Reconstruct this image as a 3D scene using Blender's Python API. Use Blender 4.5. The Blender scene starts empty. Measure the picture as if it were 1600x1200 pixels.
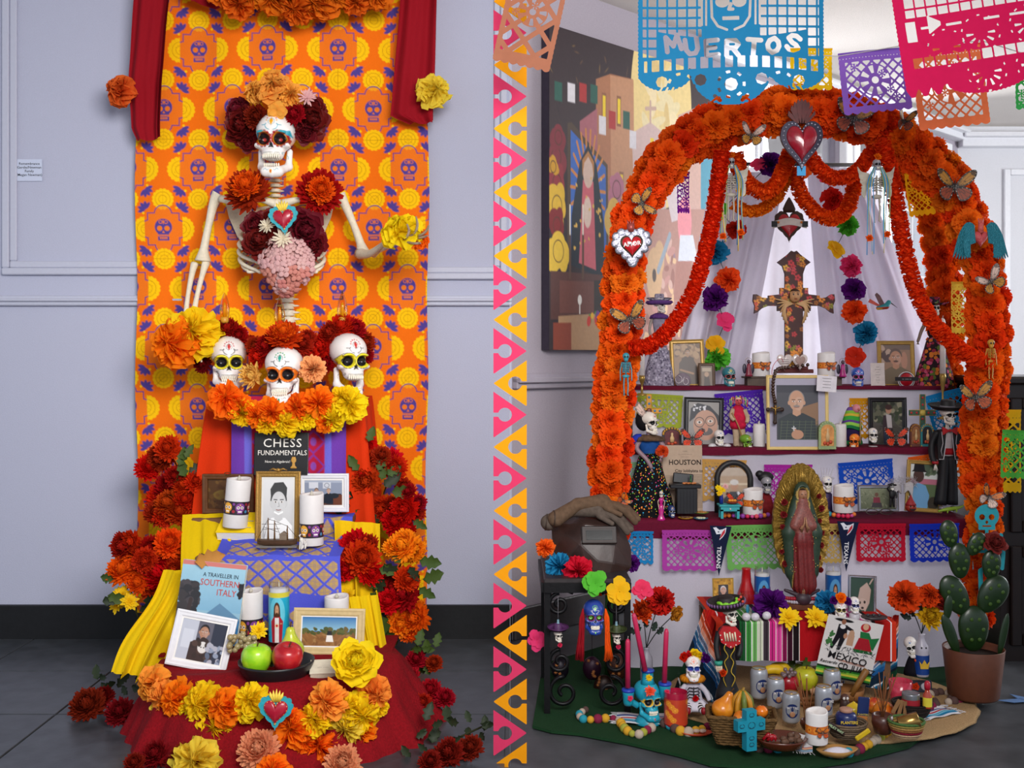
import bpy, bmesh, math, random
import numpy as np
from mathutils import Vector, Matrix
for _b in (bpy.data.objects, bpy.data.meshes, bpy.data.materials):
    for _o in list(_b): _b.remove(_o)
SC=bpy.context.scene; COL=SC.collection
# ---------------------------------------------------------------- camera, world, lights, exposure
FPX=1700.; HC=1.1; HZ=560.; PI=math.pi
cam=bpy.data.objects.new('camera',bpy.data.cameras.new('camera')); COL.objects.link(cam)
cam.data.sensor_width=36; cam.data.lens=FPX/1600*36; cam.data.shift_y=-(600-HZ)/1600
cam.location=(0,0,HC); cam.rotation_euler=(PI/2,0,0); SC.camera=cam
SC.view_settings.view_transform='Standard'; SC.view_settings.look='None'
SC.view_settings.gamma=1; SC.view_settings.use_curve_mapping=False; SC.view_settings.exposure=0.5
W=bpy.data.worlds.new('sky'); SC.world=W; W.use_nodes=True
_bg=W.node_tree.nodes['Background']; _bg.inputs[0].default_value=(.80,.87,1,1); _bg.inputs[1].default_value=.62
def area(name,loc,tgt,sx,sy,power,col=(1,1,1)):
    l=bpy.data.lights.new(name,'AREA'); l.shape='RECTANGLE'; l.size=sx; l.size_y=sy; l.energy=power; l.color=col
    o=bpy.data.objects.new(name,l); COL.objects.link(o); o.location=loc
    o.rotation_euler=(Vector(tgt)-Vector(loc)).to_track_quat('-Z','Y').to_euler(); return o
_w=area('window_daylight',(.5,.4,2.25),(-1.05,4.2,1.2),1.5,1.3,50,(1,.97,.95)); _w.data.spread=1.9
area('bay_window_daylight',(1.36,5.76,1.42),(1.0,4.4,1.2),1.1,1.9,27,(.95,.97,1))
area('bay_window_daylight',(2.29,6.68,1.42),(1.6,4.8,1.2),1.1,1.9,34,(.95,.97,1))
area('side_fill_light',(4.6,4.6,1.7),(2.0,5.6,1.5),1.4,1.6,50,(.97,.98,1))  # fill light added to brighten back wall and curtains; no side window is built
# ---------------------------------------------------------------- helpers
def P(px,py,Y): return Vector(((px-800)/FPX*Y, Y, HC-(py-HZ)/FPX*Y))
def lin(h):
    if not isinstance(h,str): return tuple(h[:3])
    h=h.lstrip('#'); h=h if len(h)==6 else ''.join(q*2 for q in h); c=[int(h[i:i+2],16)/255 for i in (0,2,4)]
    return tuple(x/12.92 if x<=.04045 else ((x+.055)/1.055)**2.4 for x in c)
R=random.Random(5)
_mats={}
def M(hexc,r=.6,m=0.,t=0.,b=0.,s=60.,v=.08,coat=0.,name=None,sheen=0.):
    """procedural material: noise-varied colour, optional translucency and bump"""
    k=(hexc,r,m,t,b,s,v,coat,sheen)
    if k in _mats: return _mats[k]
    mt=bpy.data.materials.new(name or 'mat_'+hexc.strip('#')); mt.use_nodes=True; nt=mt.node_tree; N=nt.nodes; Lk=nt.links.new
    bs=N['Principled BSDF']; out=N['Material Output']; c=lin(hexc) if hexc!='VC' else None
    tc=N.new('ShaderNodeTexCoord'); no=N.new('ShaderNodeTexNoise'); no.inputs['Scale'].default_value=s; no.inputs['Detail'].default_value=4
    Lk(tc.outputs['Object'],no.inputs['Vector'])
    hs=N.new('ShaderNodeHueSaturation'); mr=N.new('ShaderNodeMapRange')
    mr.inputs[1].default_value=.3; mr.inputs[2].default_value=.7; mr.inputs[3].default_value=1-v; mr.inputs[4].default_value=1+v
    Lk(no.outputs['Fac'],mr.inputs[0]); Lk(mr.outputs[0],hs.inputs['Value'])
    if c is None:
        at=N.new('ShaderNodeAttribute'); at.attribute_name='Col'; Lk(at.outputs['Color'],hs.inputs['Color'])
    else: hs.inputs['Color'].default_value=(*c,1)
    if t>0 and c is not None:   # each flower or sheet a touch different
        oi=N.new('ShaderNodeObjectInfo'); m2=N.new('ShaderNodeMapRange'); m2.inputs[3].default_value=.494; m2.inputs[4].default_value=.51
        Lk(oi.outputs['Random'],m2.inputs[0]); Lk(m2.outputs[0],hs.inputs['Hue'])
    Lk(hs.outputs[0],bs.inputs['Base Color'])
    bs.inputs['Roughness'].default_value=r; bs.inputs['Metallic'].default_value=m
    bs.inputs['Specular IOR Level'].default_value=.15 if r>.64 else .4; bs.inputs['Coat Weight'].default_value=coat; bs.inputs['Coat Roughness'].default_value=.12
    if sheen: bs.inputs['Sheen Weight'].default_value=sheen
    if b:
        bp=N.new('ShaderNodeBump'); bp.inputs['Strength'].default_value=min(1,b); bp.inputs['Distance'].default_value=.004
        Lk(no.outputs['Fac'],bp.inputs['Height']); Lk(bp.outputs[0],bs.inputs['Normal'])
    if t>0:
        tr=N.new('ShaderNodeBsdfTranslucent'); mx=N.new('ShaderNodeMixShader'); mx.inputs[0].default_value=t
        Lk(hs.outputs[0],tr.inputs[0]); Lk(bs.outputs[0],mx.inputs[1]); Lk(tr.outputs[0],mx.inputs[2]); Lk(mx.outputs[0],out.inputs[0])
    _mats[k]=mt; return mt
def VC(r=.6,m=0.,t=0.,b=0.,coat=0.,s=60.,v=.05): return M('VC',r,m,t,b,s,v,coat)
def GLASS(hexc='#ffffff',r=.03):
    k='g'+hexc
    if k in _mats: return _mats[k]
    mt=bpy.data.materials.new('glass'); mt.use_nodes=True; N=mt.node_tree.nodes; L=mt.node_tree.links.new
    gl=N.new('ShaderNodeBsdfGlossy'); gl.inputs['Roughness'].default_value=r; tp=N.new('ShaderNodeBsdfTransparent'); tp.inputs[0].default_value=(*lin(hexc),1)
    lw=N.new('ShaderNodeLayerWeight'); lw.inputs[0].default_value=.25; mx=N.new('ShaderNodeMixShader')
    L(lw.outputs['Facing'],mx.inputs[0]); L(tp.outputs[0],mx.inputs[1]); L(gl.outputs[0],mx.inputs[2]); L(mx.outputs[0],N['Material Output'].inputs[0])
    _mats[k]=mt; return mt
def T(x=0,y=0,z=0,rx=0,ry=0,rz=0,s=1):
    S=Matrix.Diagonal((*(s if hasattr(s,'__len__') else (s,s,s)),1))
    return Matrix.Translation((x,y,z))@Matrix.Rotation(rz,4,'Z')@Matrix.Rotation(ry,4,'Y')@Matrix.Rotation(rx,4,'X')@S
def mkmesh(name,V,L,Tt,C=None,sm=None):
    me=bpy.data.meshes.new(name); V=np.asarray(V,'f'); me.vertices.add(len(V)); me.vertices.foreach_set('co',V.ravel())
    me.loops.add(len(L)); me.loops.foreach_set('vertex_index',np.asarray(L,'i'))
    Tt=np.asarray(Tt,'i'); me.polygons.add(len(Tt)); st=np.concatenate([[0],np.cumsum(Tt)[:-1]]).astype('i')
    me.polygons.foreach_set('loop_start',st)
    if sm is not None: me.polygons.foreach_set('use_smooth',np.asarray(sm,bool))
    if C is not None:
        a=me.color_attributes.new('Col','FLOAT_COLOR','POINT'); a.data.foreach_set('color',np.hstack([C,np.ones((len(C),1))]).astype('f').ravel())
    me.update(calc_edges=True); return me
class G:
    """collects shapes; .o() links them as one mesh object. u scales (photo pixels to metres at some depth)"""
    def __init__(s,u=1.): s.u=u; s.v=[]; s.L=[]; s.T=[]; s.S=[]; s.C=[]; s.n=0; s.c='#ffffff'; s.hc=False
    def add(s,V,F,Mx=None,c=None,sm=True,C=None):
        V=np.asarray(V,float).reshape(-1,3)
        if Mx is not None: A=np.array(Mx); V=V@A[:3,:3].T+A[:3,3]
        s.v.append(V)
        if isinstance(F,np.ndarray): s.L.append((F+s.n).ravel()); s.T.append(np.full(len(F),F.shape[1])); nf=len(F)
        else:
            s.L.append(np.array([i for f in F for i in f],int)+s.n); s.T.append(np.array([len(f) for f in F],int)); nf=len(F)
        s.S.append(np.full(nf,sm)); s.n+=len(V)
        if c is not None or C is not None: s.hc=True
        s.C.append(C if C is not None else np.tile(lin(c or s.c),(len(V),1))); return s
    def box(s,cx,cy,cz,sx,sy,sz,Mx=None,c=None,bev=0.):
        x,y,z=sx/2,sy/2,sz/2
        if bev<=0:
            V=[(a*x+cx,b*y+cy,d*z+cz) for a in(-1,1) for b in(-1,1) for d in(-1,1)]
            F=[(0,1,3,2),(4,6,7,5),(0,4,5,1),(2,3,7,6),(0,2,6,4),(1,5,7,3)]
            return s.add(V,F,Mx,c,False)
        e=min(bev,x*.9,y*.9,z*.9); V=[];idx={}
        for a in(-1,1):
            for b in(-1,1):
                for d in(-1,1):
                    for k in range(3):
                        q=[a*(x-e),b*(y-e),d*(z-e)]; q[k]=[a*x,b*y,d*z][k]; idx[(a,b,d,k)]=len(V); V.append((q[0]+cx,q[1]+cy,q[2]+cz))
        F=[]
        for k in range(3):
            o=[i for i in range(3) if i!=k]
            for sg in(-1,1):
                f=[]
                for (p,q) in((-1,-1),(1,-1),(1,1),(-1,1)):
                    t=[0,0,0]; t[k]=sg; t[o[0]]=p; t[o[1]]=q; f.append(idx[(*t,k)])
                F.append(f if (sg>0)==(k!=1) else f[::-1])
        for k in range(3):
            o=[i for i in range(3) if i!=k]
            for p in(-1,1):
                for q in(-1,1):
                    f=[]
                    for (sg,kk) in((-1,o[0]),(1,o[0]),(1,o[1]),(-1,o[1])):
                        t=[0,0,0]; t[k]=sg; t[o[0]]=p; t[o[1]]=q; f.append(idx[(*t,kk)])
                    F.append(f)
        for a in(-1,1):
            for b in(-1,1):
                for d in(-1,1): F.append([idx[(a,b,d,k)] for k in range(3)])
        return s.add(V,F,Mx,c,False)
    def lathe(s,prof,n=24,Mx=None,c=None,sx=1,sy=1,rip=None,cap=True,cf=None):
        """prof: list of (r,z[,colour])"""
        V=[];C=[]
        for i,p in enumerate(prof):
            for j in range(n):
                a=2*PI*j/n; r=p[0]*(1+(rip(a,i/(len(prof)-1)) if rip else 0)); V.append((r*math.cos(a)*sx,r*math.sin(a)*sy,p[1]))
            if len(p)>2: C+= [lin(p[2])]*n
        m=len(prof); F=[(i*n+j,i*n+(j+1)%n,(i+1)*n+(j+1)%n,(i+1)*n+j) for i in range(m-1) for j in range(n)]
        if cap: F+=[tuple(range(n))[::-1],tuple((m-1)*n+j for j in range(n))]
        Cc=np.array(C) if C else None
        if cf: Cc=np.array([lin(cf(v)) for v in V])
        return s.add(V,F,Mx,c,True,C=Cc)
    def ball(s,c0,r,n=14,Mx=None,c=None):
        r=r if hasattr(r,'__len__') else (r,r,r); m=max(6,n//2)
        pr=[(math.sin(PI*(i+.02)/(m+.04)),-math.cos(PI*(i+.02)/(m+.04))) for i in range(m+1)]
        A=Matrix.Translation(c0)@Matrix.Diagonal((*r,1)); return s.lathe(pr,n,(Mx@A if Mx is not None else A),c)
    def tube(s,pts,r,n=8,Mx=None,c=None,closed=False,flat=1.):
        p=np.asarray(pts,float); m=len(p); r=np.full(m,r) if not hasattr(r,'__len__') else np.interp(np.linspace(0,1,m),np.linspace(0,1,len(r)),r)
        tg=np.gradient(p,axis=0)
        if closed: tg=np.roll(p,-1,0)-np.roll(p,1,0)
        tg/=np.linalg.norm(tg,axis=1)[:,None]+1e-12
        u=np.cross(tg[0],[0,0,1]); 
        if np.linalg.norm(u)<1e-3: u=np.cross(tg[0],[1,0,0])
        u/=np.linalg.norm(u); V=[]; a=np.arange(n)*2*PI/n
        for i in range(m):
            u=u-tg[i]*np.dot(u,tg[i]); u/=np.linalg.norm(u)+1e-12; w=np.cross(tg[i],u)
            V.append(p[i]+r[i]*(np.cos(a)[:,None]*u+flat*np.sin(a)[:,None]*w))
        V=np.concatenate(V); F=[(i*n+j,i*n+(j+1)%n,(i+1)*n+(j+1)%n,(i+1)*n+j) for i in range(m-1) for j in range(n)]
        if closed: F+=[((m-1)*n+j,(m-1)*n+(j+1)%n,(j+1)%n,j) for j in range(n)]
        else: F+=[tuple(range(n))[::-1],tuple((m-1)*n+j for j in range(n))]
        return s.add(V,F,Mx,c)
    def prism(s,poly,y0,y1,Mx=None,c=None):
        n=len(poly); V=[(x,y0,z) for x,z in poly]+[(x,y1,z) for x,z in poly]
        F=[tuple(range(n)),tuple(range(n,2*n))[::-1]]+[(i,i+n,(i+1)%n+n,(i+1)%n) for i in range(n)]
        return s.add(V,F,Mx,c,False)
    def grid(s,fn,nu,nv,Mx=None,c=None,C=None,mask=None):
        """fn(U,V)->x,y,z arrays over u,v in 0..1"""
        U,Vv=np.meshgrid(np.linspace(0,1,nu),np.linspace(0,1,nv)); X=fn(U,Vv); V=np.stack([np.broadcast_to(a,U.shape) for a in X],-1).reshape(-1,3)
        i=np.arange((nv-1)*nu).reshape(nv-1,nu)[:,:-1].ravel(); Fq=np.stack([i,i+1,i+nu+1,i+nu],1)
        if mask is not None: Fq=Fq[mask[:-1,:-1].ravel()]
        return s.add(V,Fq,Mx,c,True,C)
    def o(s,name,mat=None,parent=None,**kw):
        me=mkmesh(name,np.concatenate(s.v)*s.u,np.concatenate(s.L),np.concatenate(s.T),np.concatenate(s.C) if s.hc else None,np.concatenate(s.S))
        return link(name,me,mat or VC(),parent,**kw)
def link(name,me,mat,parent=None,loc=None,Mx=None,**kw):
    o=bpy.data.objects.new(name,me); COL.objects.link(o)
    if mat is not None:
        if not me.materials: me.materials.append(mat)
        elif me.materials[0]!=mat: o.material_slots[0].link='OBJECT'; o.material_slots[0].material=mat
    if Mx is not None: o.matrix_basis=Mx
    if loc is not None: o.location=loc
    if parent is not None: o.parent=parent
    for k,v in kw.items(): o[k]=v
    return o
def thing(name,label,cat,loc=(0,0,0),rz=0,group=None,rx=0,ry=0,s=1):
    o=bpy.data.objects.new(name,None); COL.objects.link(o); o.empty_display_size=.02
    o.matrix_basis=T(*loc,rx=rx,ry=ry,rz=rz,s=s); o['label']=label; o['category']=cat
    if group: o['group']=group
    return o
def tag(o,label,cat,group=None):
    o['label']=label; o['category']=cat
    if group: o['group']=group
    return o
# ---- painting on a canvas (goes to vertex colours of flat prints)
class Pic:
    def __init__(s,w,h,bg,res=1.): # units: photo pixels; res samples per unit
        s.w,s.h=w,h; s.nx=max(2,int(w*res)+1); s.ny=max(2,int(h*res)+1); s.X,s.Y=np.meshgrid(np.linspace(0,w,s.nx),np.linspace(0,h,s.ny))
        s.a=np.tile(np.array(lin(bg)),(s.ny,s.nx,1)); s.px=1/res
    def put(s,d,c,al=1.):  # d: signed distance (negative inside)
        k=(np.clip(.5-d/s.px,0,1)*al)[...,None]; s.a=s.a*(1-k)+k*np.array(lin(c)); return s
    def e(s,cx,cy,rx,ry,c,rot=0,al=1.):
        x,y=s.X-cx,s.Y-cy; ca,sa=math.cos(rot),math.sin(rot); x,y=(x*ca+y*sa),(-x*sa+y*ca)
        q=np.sqrt((x/rx)**2+(y/ry)**2); return s.put((q-1)*min(rx,ry),c,al)
    def ring(s,cx,cy,r,w,c,ry=None):
        ry=ry or r; q=np.sqrt(((s.X-cx)/r)**2+((s.Y-cy)/ry)**2); return s.put(abs(q-1)*r-w/2,c)
    def r(s,x0,y0,x1,y1,c,al=1.):
        return s.put(np.maximum(np.maximum(x0-s.X,s.X-x1),np.maximum(y0-s.Y,s.Y-y1)),c,al)
    def p(s,pts,c,al=1.):
        return s.put(polyd(s.X,s.Y,pts),c,al)
    def l(s,pts,w,c,al=1.):
        return s.put(lined(s.X,s.Y,pts)-w/2,c,al)
    def vg(s,y0,y1,c0,c1):
        k=np.clip((s.Y-y0)/(y1-y0),0,1)[...,None]; m=((s.Y>=y0)&(s.Y<=y1))[...,None]
        s.a=np.where(m,np.array(lin(c0))*(1-k)+k*np.array(lin(c1)),s.a); return s
    def sp(s,n,x0,y0,x1,y1,r,cs,seed=1,asp=1):
        g=random.Random(seed)
        for i in range(n): s.e(g.uniform(x0,x1),g.uniform(y0,y1),r*g.uniform(.6,1.3),r*asp*g.uniform(.6,1.3),g.choice(cs),g.uniform(0,3))
        return s
    def at(s,u,v):
        i=np.clip((v*(s.ny-1)),0,s.ny-1.001); j=np.clip(u*(s.nx-1),0,s.nx-1.001); i0=i.astype(int); j0=j.astype(int); fi=(i-i0)[...,None]; fj=(j-j0)[...,None]
        a=s.a; return (a[i0,j0]*(1-fi)+a[i0+1,j0]*fi)*(1-fj)+(a[i0,j0+1]*(1-fi)+a[i0+1,j0+1]*fi)*fj
def lined(X,Y,pts):
    d=np.full(X.shape,1e9)
    for (x0,y0),(x1,y1) in zip(pts[:-1],pts[1:]):
        dx,dy=x1-x0,y1-y0; t=np.clip(((X-x0)*dx+(Y-y0)*dy)/(dx*dx+dy*dy+1e-9),0,1); d=np.minimum(d,np.hypot(X-x0-t*dx,Y-y0-t*dy))
    return d
def polyd(X,Y,pts):
    d=lined(X,Y,list(pts)+[pts[0]]); ins=np.zeros(X.shape,bool); n=len(pts)
    for i in range(n):
        x0,y0=pts[i]; x1,y1=pts[(i+1)%n]
        if y0!=y1: ins^=((y0>Y)!=(y1>Y))&(X<(x1-x0)*(Y-y0)/(y1-y0)+x0)
    return np.where(ins,-d,d)
def picgrid(g,pic,w,h,x0=None,z1=None,y=0,fn=None,Mx=None):
    """flat upright print w x h, top-left of canvas at (x0,z1)"""
    x0=-w/2 if x0 is None else x0; z1=h if z1 is None else z1
    f=fn or (lambda U,V:(x0+U*w,y+0*U,z1-V*h))
    return g.grid(f,pic.nx,pic.ny,C=pic.a.reshape(-1,3),Mx=Mx)
def cut(g,fld,w,h,nx,ny,pos,c=None,Mx=None,thick=0,colf=None):
    """paper sheet: keep where fld(X,Y)>0, smooth cut edges. pos(X,Y)->(x,y,z)"""
    X,Y=np.meshgrid(np.linspace(0,w,nx),np.linspace(0,h,ny)); D=fld(X,Y); D=np.where(abs(D)<1e-6,1e-6,D)
    n=nx; base=np.arange(ny*nx).reshape(ny,nx); a,b,cc,d=base[:-1,:-1].ravel(),base[:-1,1:].ravel(),base[1:,1:].ravel(),base[1:,:-1].ravel()
    tr=np.concatenate([np.stack([a,b,cc],1),np.stack([a,cc,d],1)]); q=D.ravel(); XY=np.stack([X.ravel(),Y.ravel()],1)
    ins=q[tr]>0; k=ins.sum(1); keepq=[tuple(t) for t in tr[k==3]]; extra=[]; ecache={}; nv=len(XY)
    def cr(i,j):
        key=(i,j) if i<j else (j,i)
        if key not in ecache:
            t=q[i]/(q[i]-q[j]); ecache[key]=nv+len(extra); extra.append(XY[i]*(1-t)+XY[j]*t)
        return ecache[key]
    for t,m in zip(tr[(k>0)&(k<3)],ins[(k>0)&(k<3)]):
        f=[]
        for i in range(3):
            j=(i+1)%3
            if m[i]: f.append(int(t[i]))
            if m[i]!=m[j]: f.append(cr(int(t[i]),int(t[j])))
        keepq.append(tuple(f))
    if extra: XY=np.concatenate([XY,np.array(extra)])
    used=np.unique(np.array([i for f in keepq for i in f])); mp=-np.ones(len(XY),int); mp[used]=np.arange(len(used)); XY=XY[used]
    Fs=[tuple(mp[i] for i in f) for f in keepq]; x,y,z=pos(XY[:,0],XY[:,1]); V=np.stack([x,y,z],1)
    C=colf(XY[:,0],XY[:,1]) if colf else None
    g.add(V,Fs,Mx,c,True,C)
    if thick: g.add(V+np.array([0,thick,0]),[f[::-1] for f in Fs],Mx,c,True,C)
    return g
# ---- implicit surfaces
def ell(Q,c,r):
    q=(Q-np.array(c))/np.array(r); k0=np.linalg.norm(q,axis=-1); k1=np.linalg.norm(q/np.array(r),axis=-1)+1e-9; return k0*(k0-1)/k1
def cap(Q,a,b,ra,rb=None):
    rb=ra if rb is None else rb; a=np.array(a,float); b=np.array(b,float); ab=b-a; t=np.clip(((Q-a)@ab)/(ab@ab),0,1); return np.linalg.norm(Q-a-t[...,None]*ab,axis=-1)-(ra+(rb-ra)*t)
def smin(ds,k):
    d=ds[0]
    for e in ds[1:]:
        h=np.clip(.5+.5*(e-d)/k,0,1); d=e*(1-h)+d*h-k*h*(1-h)
    return d
def smax(a,b,k): return -smin([-a,-b],k)
def sdf(f,lo,hi,n):
    lo=np.array(lo,float); hi=np.array(hi,float); h=(hi-lo).max()/n; dims=np.ceil((hi-lo)/h).astype(int)+1
    ax=[lo[i]+h*np.arange(dims[i]) for i in range(3)]; Q=np.stack(np.meshgrid(*ax,indexing='ij'),-1); D=f(Q)
    s=D<0; cs=np.zeros(np.array(dims)-1,int); sm=np.zeros((*(np.array(dims)-1),3)); cnt=np.zeros(np.array(dims)-1)
    off=[(i,j,k) for i in(0,1) for j in(0,1) for k in(0,1)]
    def sl(A,o): return A[tuple(slice(o[i],A.shape[i]-1+o[i]) for i in range(3))]
    for o1 in off:
        for a in range(3):
            if o1[a]==0:
                o2=list(o1); o2[a]=1; d1,d2=sl(D,o1),sl(D,tuple(o2)); m=(d1<0)!=(d2<0); t=np.where(m,d1/(d1-d2+1e-12),0)
                pos=np.array(o1,float)*np.ones((*d1.shape,3)); pos[...,a]+=t; sm+=pos*m[...,None]; cnt+=m
    act=cnt>0; idx=-np.ones(act.shape,int); idx[act]=np.arange(act.sum()); ijk=np.argwhere(act); V=lo+h*(ijk+sm[act]/cnt[act][:,None]); F=[]
    for a in range(3):
        b,c=(a+1)%3,(a+2)%3; sh=[slice(None)]*3; s1=[slice(None)]*3; s2=[slice(None)]*3; s1[a]=slice(0,-1); s2[a]=slice(1,None)
        ch=np.argwhere(s[tuple(s1)]!=s[tuple(s2)]); ch=ch[(ch[:,b]>0)&(ch[:,c]>0)&(ch[:,b]<act.shape[b])&(ch[:,c]<act.shape[c])]
        inside=s[ch[:,0],ch[:,1],ch[:,2]]; eb=np.eye(3,dtype=int)[b]; ec=np.eye(3,dtype=int)[c]; g=lambda q:idx[q[:,0],q[:,1],q[:,2]]
        fq=np.stack([g(ch),g(ch-eb),g(ch-eb-ec),g(ch-ec)],1); fq[~inside]=fq[~inside][:,::-1]; F.append(fq)
    F=np.concatenate(F); F=F[(F>=0).all(1)]
    for _ in range(2):
        e=h*.3; d=f(V); gr=np.stack([f(V+np.eye(3)[i]*e)-d for i in range(3)],-1)/e; V=V-gr*(np.clip(d,-h,h)/(np.sum(gr**2,-1)+1e-6)).clip(-h,h)[:,None]*.8
    return V,F
# ---- flowers: unit radius prototypes facing +Z, shared by all copies
def petals(N,W,Lo,Li,e0,e1,seed,pt=.8,cup=.15,nr=4,base=.12,curl=0.,jit=.12,jag=0):
    g=G(); r=random.Random(seed); VV=[];FF=[]
    for i in range(N):
        k=(i+.5)/N; az=i*2.39996+r.uniform(-jit,jit); el=math.radians(e1+(e0-e1)*k**.8+r.uniform(-8,8)); Ln=(Li+(Lo-Li)*k)*r.uniform(.88,1.1)
        tw=r.uniform(-.25,.25); b0=len(VV)
        for a in range(nr+1):
            t=a/nr; w=W*(.25+.75*math.sin(PI*min(1,t**pt*.5+.0)) if a<nr else (.4 if not jag else .7))*(1 if t<.75 or jag else 1-(t-.75)*1.6)*(.55+.45*k)
            if jag: w=W*(.3+.7*t**.7)*(.5+.5*k)
            rr=base*.6+Ln*t; ee=el+curl*t*t*(1-.4*k); x=base*.3*math.cos(el)+Ln*t*math.cos(ee); z=Ln*t*math.sin(ee)
            for c_ in(-1,0,1):
                cz=cup*W*abs(c_)*(1 if not jag else math.sin(3*i+a*2)); xx=x-cz*math.sin(ee)*(1); zz=z+cz*math.cos(ee)*.9; yy=c_*w+tw*t*.1
                if jag and a==nr: xx+=r.uniform(-.05,.05); zz+=r.uniform(-.04,.04)
                VV.append((xx*math.cos(az)-yy*math.sin(az),xx*math.sin(az)+yy*math.cos(az),zz))
        for a in range(nr):
            for c_ in range(2): q=b0+a*3+c_; FF.append((q,q+1,q+4,q+3))
    g.add(VV,FF); return mkmesh('flower',np.concatenate(g.v),np.concatenate(g.L),np.concatenate(g.T),None,np.concatenate(g.S))
def ruffles(Ly,seed,waves=9,amp=.16,na=44,nr=5,top=12,bot=95,crumple=.05,R0=1.):
    g=G(); r=np.random.RandomState(seed)
    for l in range(Ly):
        k=l/(Ly-1) if Ly>1 else 1.; a0=math.radians(top+(bot-top)*k**.85); wv=waves+r.randint(-2,3); ph=r.rand()*6; rad=R0*(.82+.18*k)*(1+.05*r.randn())
        U=np.linspace(0,2*PI,na,endpoint=False); V=[]; wob=.16*np.sin(2*U+r.rand()*6)+.13*np.sin(3*U+r.rand()*6)
        for a in range(nr+1):
            t=a/nr; t_=t**.8; ang=a0+ (amp*1.2*t*np.sin(wv*U+ph)+.7*amp*t*np.sin((wv*2+1)*U+ph*2))*(1.1) + wob - .25*t*(1-k)+.28*t*t*k
            rr=rad*t_*(1+(.06*np.sin((wv+3)*U+ph) if a==nr else 0))+crumple*t*r.randn(na)*.6
            x=rr*np.sin(ang)*np.cos(U); y=rr*np.sin(ang)*np.sin(U); z=rr*np.cos(ang)*.82
            V.append(np.stack([x,y,z],1))
        V=np.concatenate(V); i=np.arange(nr*na).reshape(nr,na); j=np.roll(i,-1,1); Fq=np.stack([i.ravel(),j.ravel(),(j+na).ravel(),(i+na).ravel()],1)
        g.add(V,Fq)
    return mkmesh('flower',np.concatenate(g.v),np.concatenate(g.L),np.concatenate(g.T),None,np.concatenate(g.S))
def vars_(fn,n): return [fn(10+i) for i in range(n)]
FL={'mum':vars_(lambda s:petals(220,.14,1.0,.45,-40,86,s,curl=.7,cup=.3),3),
 'marigold':vars_(lambda s:petals(190,.17,.98,.5,-40,86,s,cup=.5,nr=3,jag=1,jit=.5),4),
 'tissue':vars_(lambda s:ruffles(7,s,5,.34,crumple=.07,top=10,bot=100,R0=1.18),6),
 'peony':vars_(lambda s:petals(46,.42,1,.4,-25,82,s,pt=.7,cup=.35,nr=4,curl=.45,jit=.4),3),
 'daisy':vars_(lambda s:petals(34,.11,1,.5,-5,50,s,nr=4,curl=.1),1),
 'carnation':vars_(lambda s:ruffles(8,s,9,.22,crumple=.07,top=8,bot=88),3),
 'zinnia':vars_(lambda s:petals(46,.17,1,.4,-8,70,s,pt=.5,nr=4,curl=-.1),2),
 'open':vars_(lambda s:petals(11,.48,1,.7,5,45,s,pt=.55,cup=.2,nr=5,curl=-.35,jit=.3),4),
 'rosette':vars_(lambda s:petals(90,.16,.95,.3,-30,88,s,pt=.5,cup=.5,nr=3,curl=.9),1)}
def flower(kind,p,r,mat,n=(0,-1,.35),parent=None,name=None,roll=None,sc=1.,**kw):
    me=R.choice(FL[kind]); q=Vector(n).normalized().to_track_quat('Z','Y').to_matrix().to_4x4()
    Mx=Matrix.Translation(p)@q@Matrix.Rotation(R.uniform(0,6.28) if roll is None else roll,4,'Z')@Matrix.Diagonal((r,r,r*sc,1))
    return link(name or ('paper_flower' if kind in('tissue','open','marigold') else 'flower'),me,mat,parent,Mx=Mx,**kw)
def leafmesh(seed):
    r=random.Random(seed); V=[];F=[];n=7
    ol=[.12,.5,.34,.62,.4,.45,.22,.02]
    for i in range(n+1):
        t=i/n; w=ol[i]*(.8+.3*r.random()) if i<n else .02
        for c_ in(-1,0,1): V.append((c_*w*.55,t*1.0+(.06 if c_ else 0),-.25*t*t+.10*abs(c_)+r.uniform(-.02,.02)))
    for i in range(n):
        for c_ in range(2): q=i*3+c_; F.append((q,q+1,q+4,q+3))
    g=G(); g.add(V,F); return mkmesh('leaf',np.concatenate(g.v),np.concatenate(g.L),np.concatenate(g.T),None,np.concatenate(g.S))
LEAF=[leafmesh(i) for i in range(4)]
def leaf(p,r,mat,rz=0,tilt=.5,parent=None,rx=None):
    Mx=Matrix.Translation(p)@Matrix.Rotation(rz,4,'Y')@Matrix.Rotation(PI/2-tilt,4,'X')@Matrix.Diagonal((r,r,r,1))
    return link('leaf',R.choice(LEAF),mat,parent,Mx=Mx)
def text(s,size,mat,parent,loc,rx=PI/2,ry=0,rz=0,name='lettering',ex=.0003,sx=1.,al='CENTER',sp=1.,bold=0,shear=0):
    c=bpy.data.curves.new('t','FONT'); c.body=s; c.size=size; c.align_x=al; c.align_y='CENTER'; c.extrude=ex; c.space_character=sp; c.offset=bold; c.resolution_u=2; c.shear=shear
    o=bpy.data.objects.new('t',c); me=bpy.data.meshes.new_from_object(o); bpy.data.objects.remove(o); bpy.data.curves.remove(c); me.name=name
    me.materials.clear(); return link(name,me,mat,parent,Mx=T(*loc)@Matrix.Rotation(rz,4,'Z')@Matrix.Rotation(ry,4,'Y')@Matrix.Rotation(rx,4,'X')@Matrix.Diagonal((sx,1,1,1)))
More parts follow.
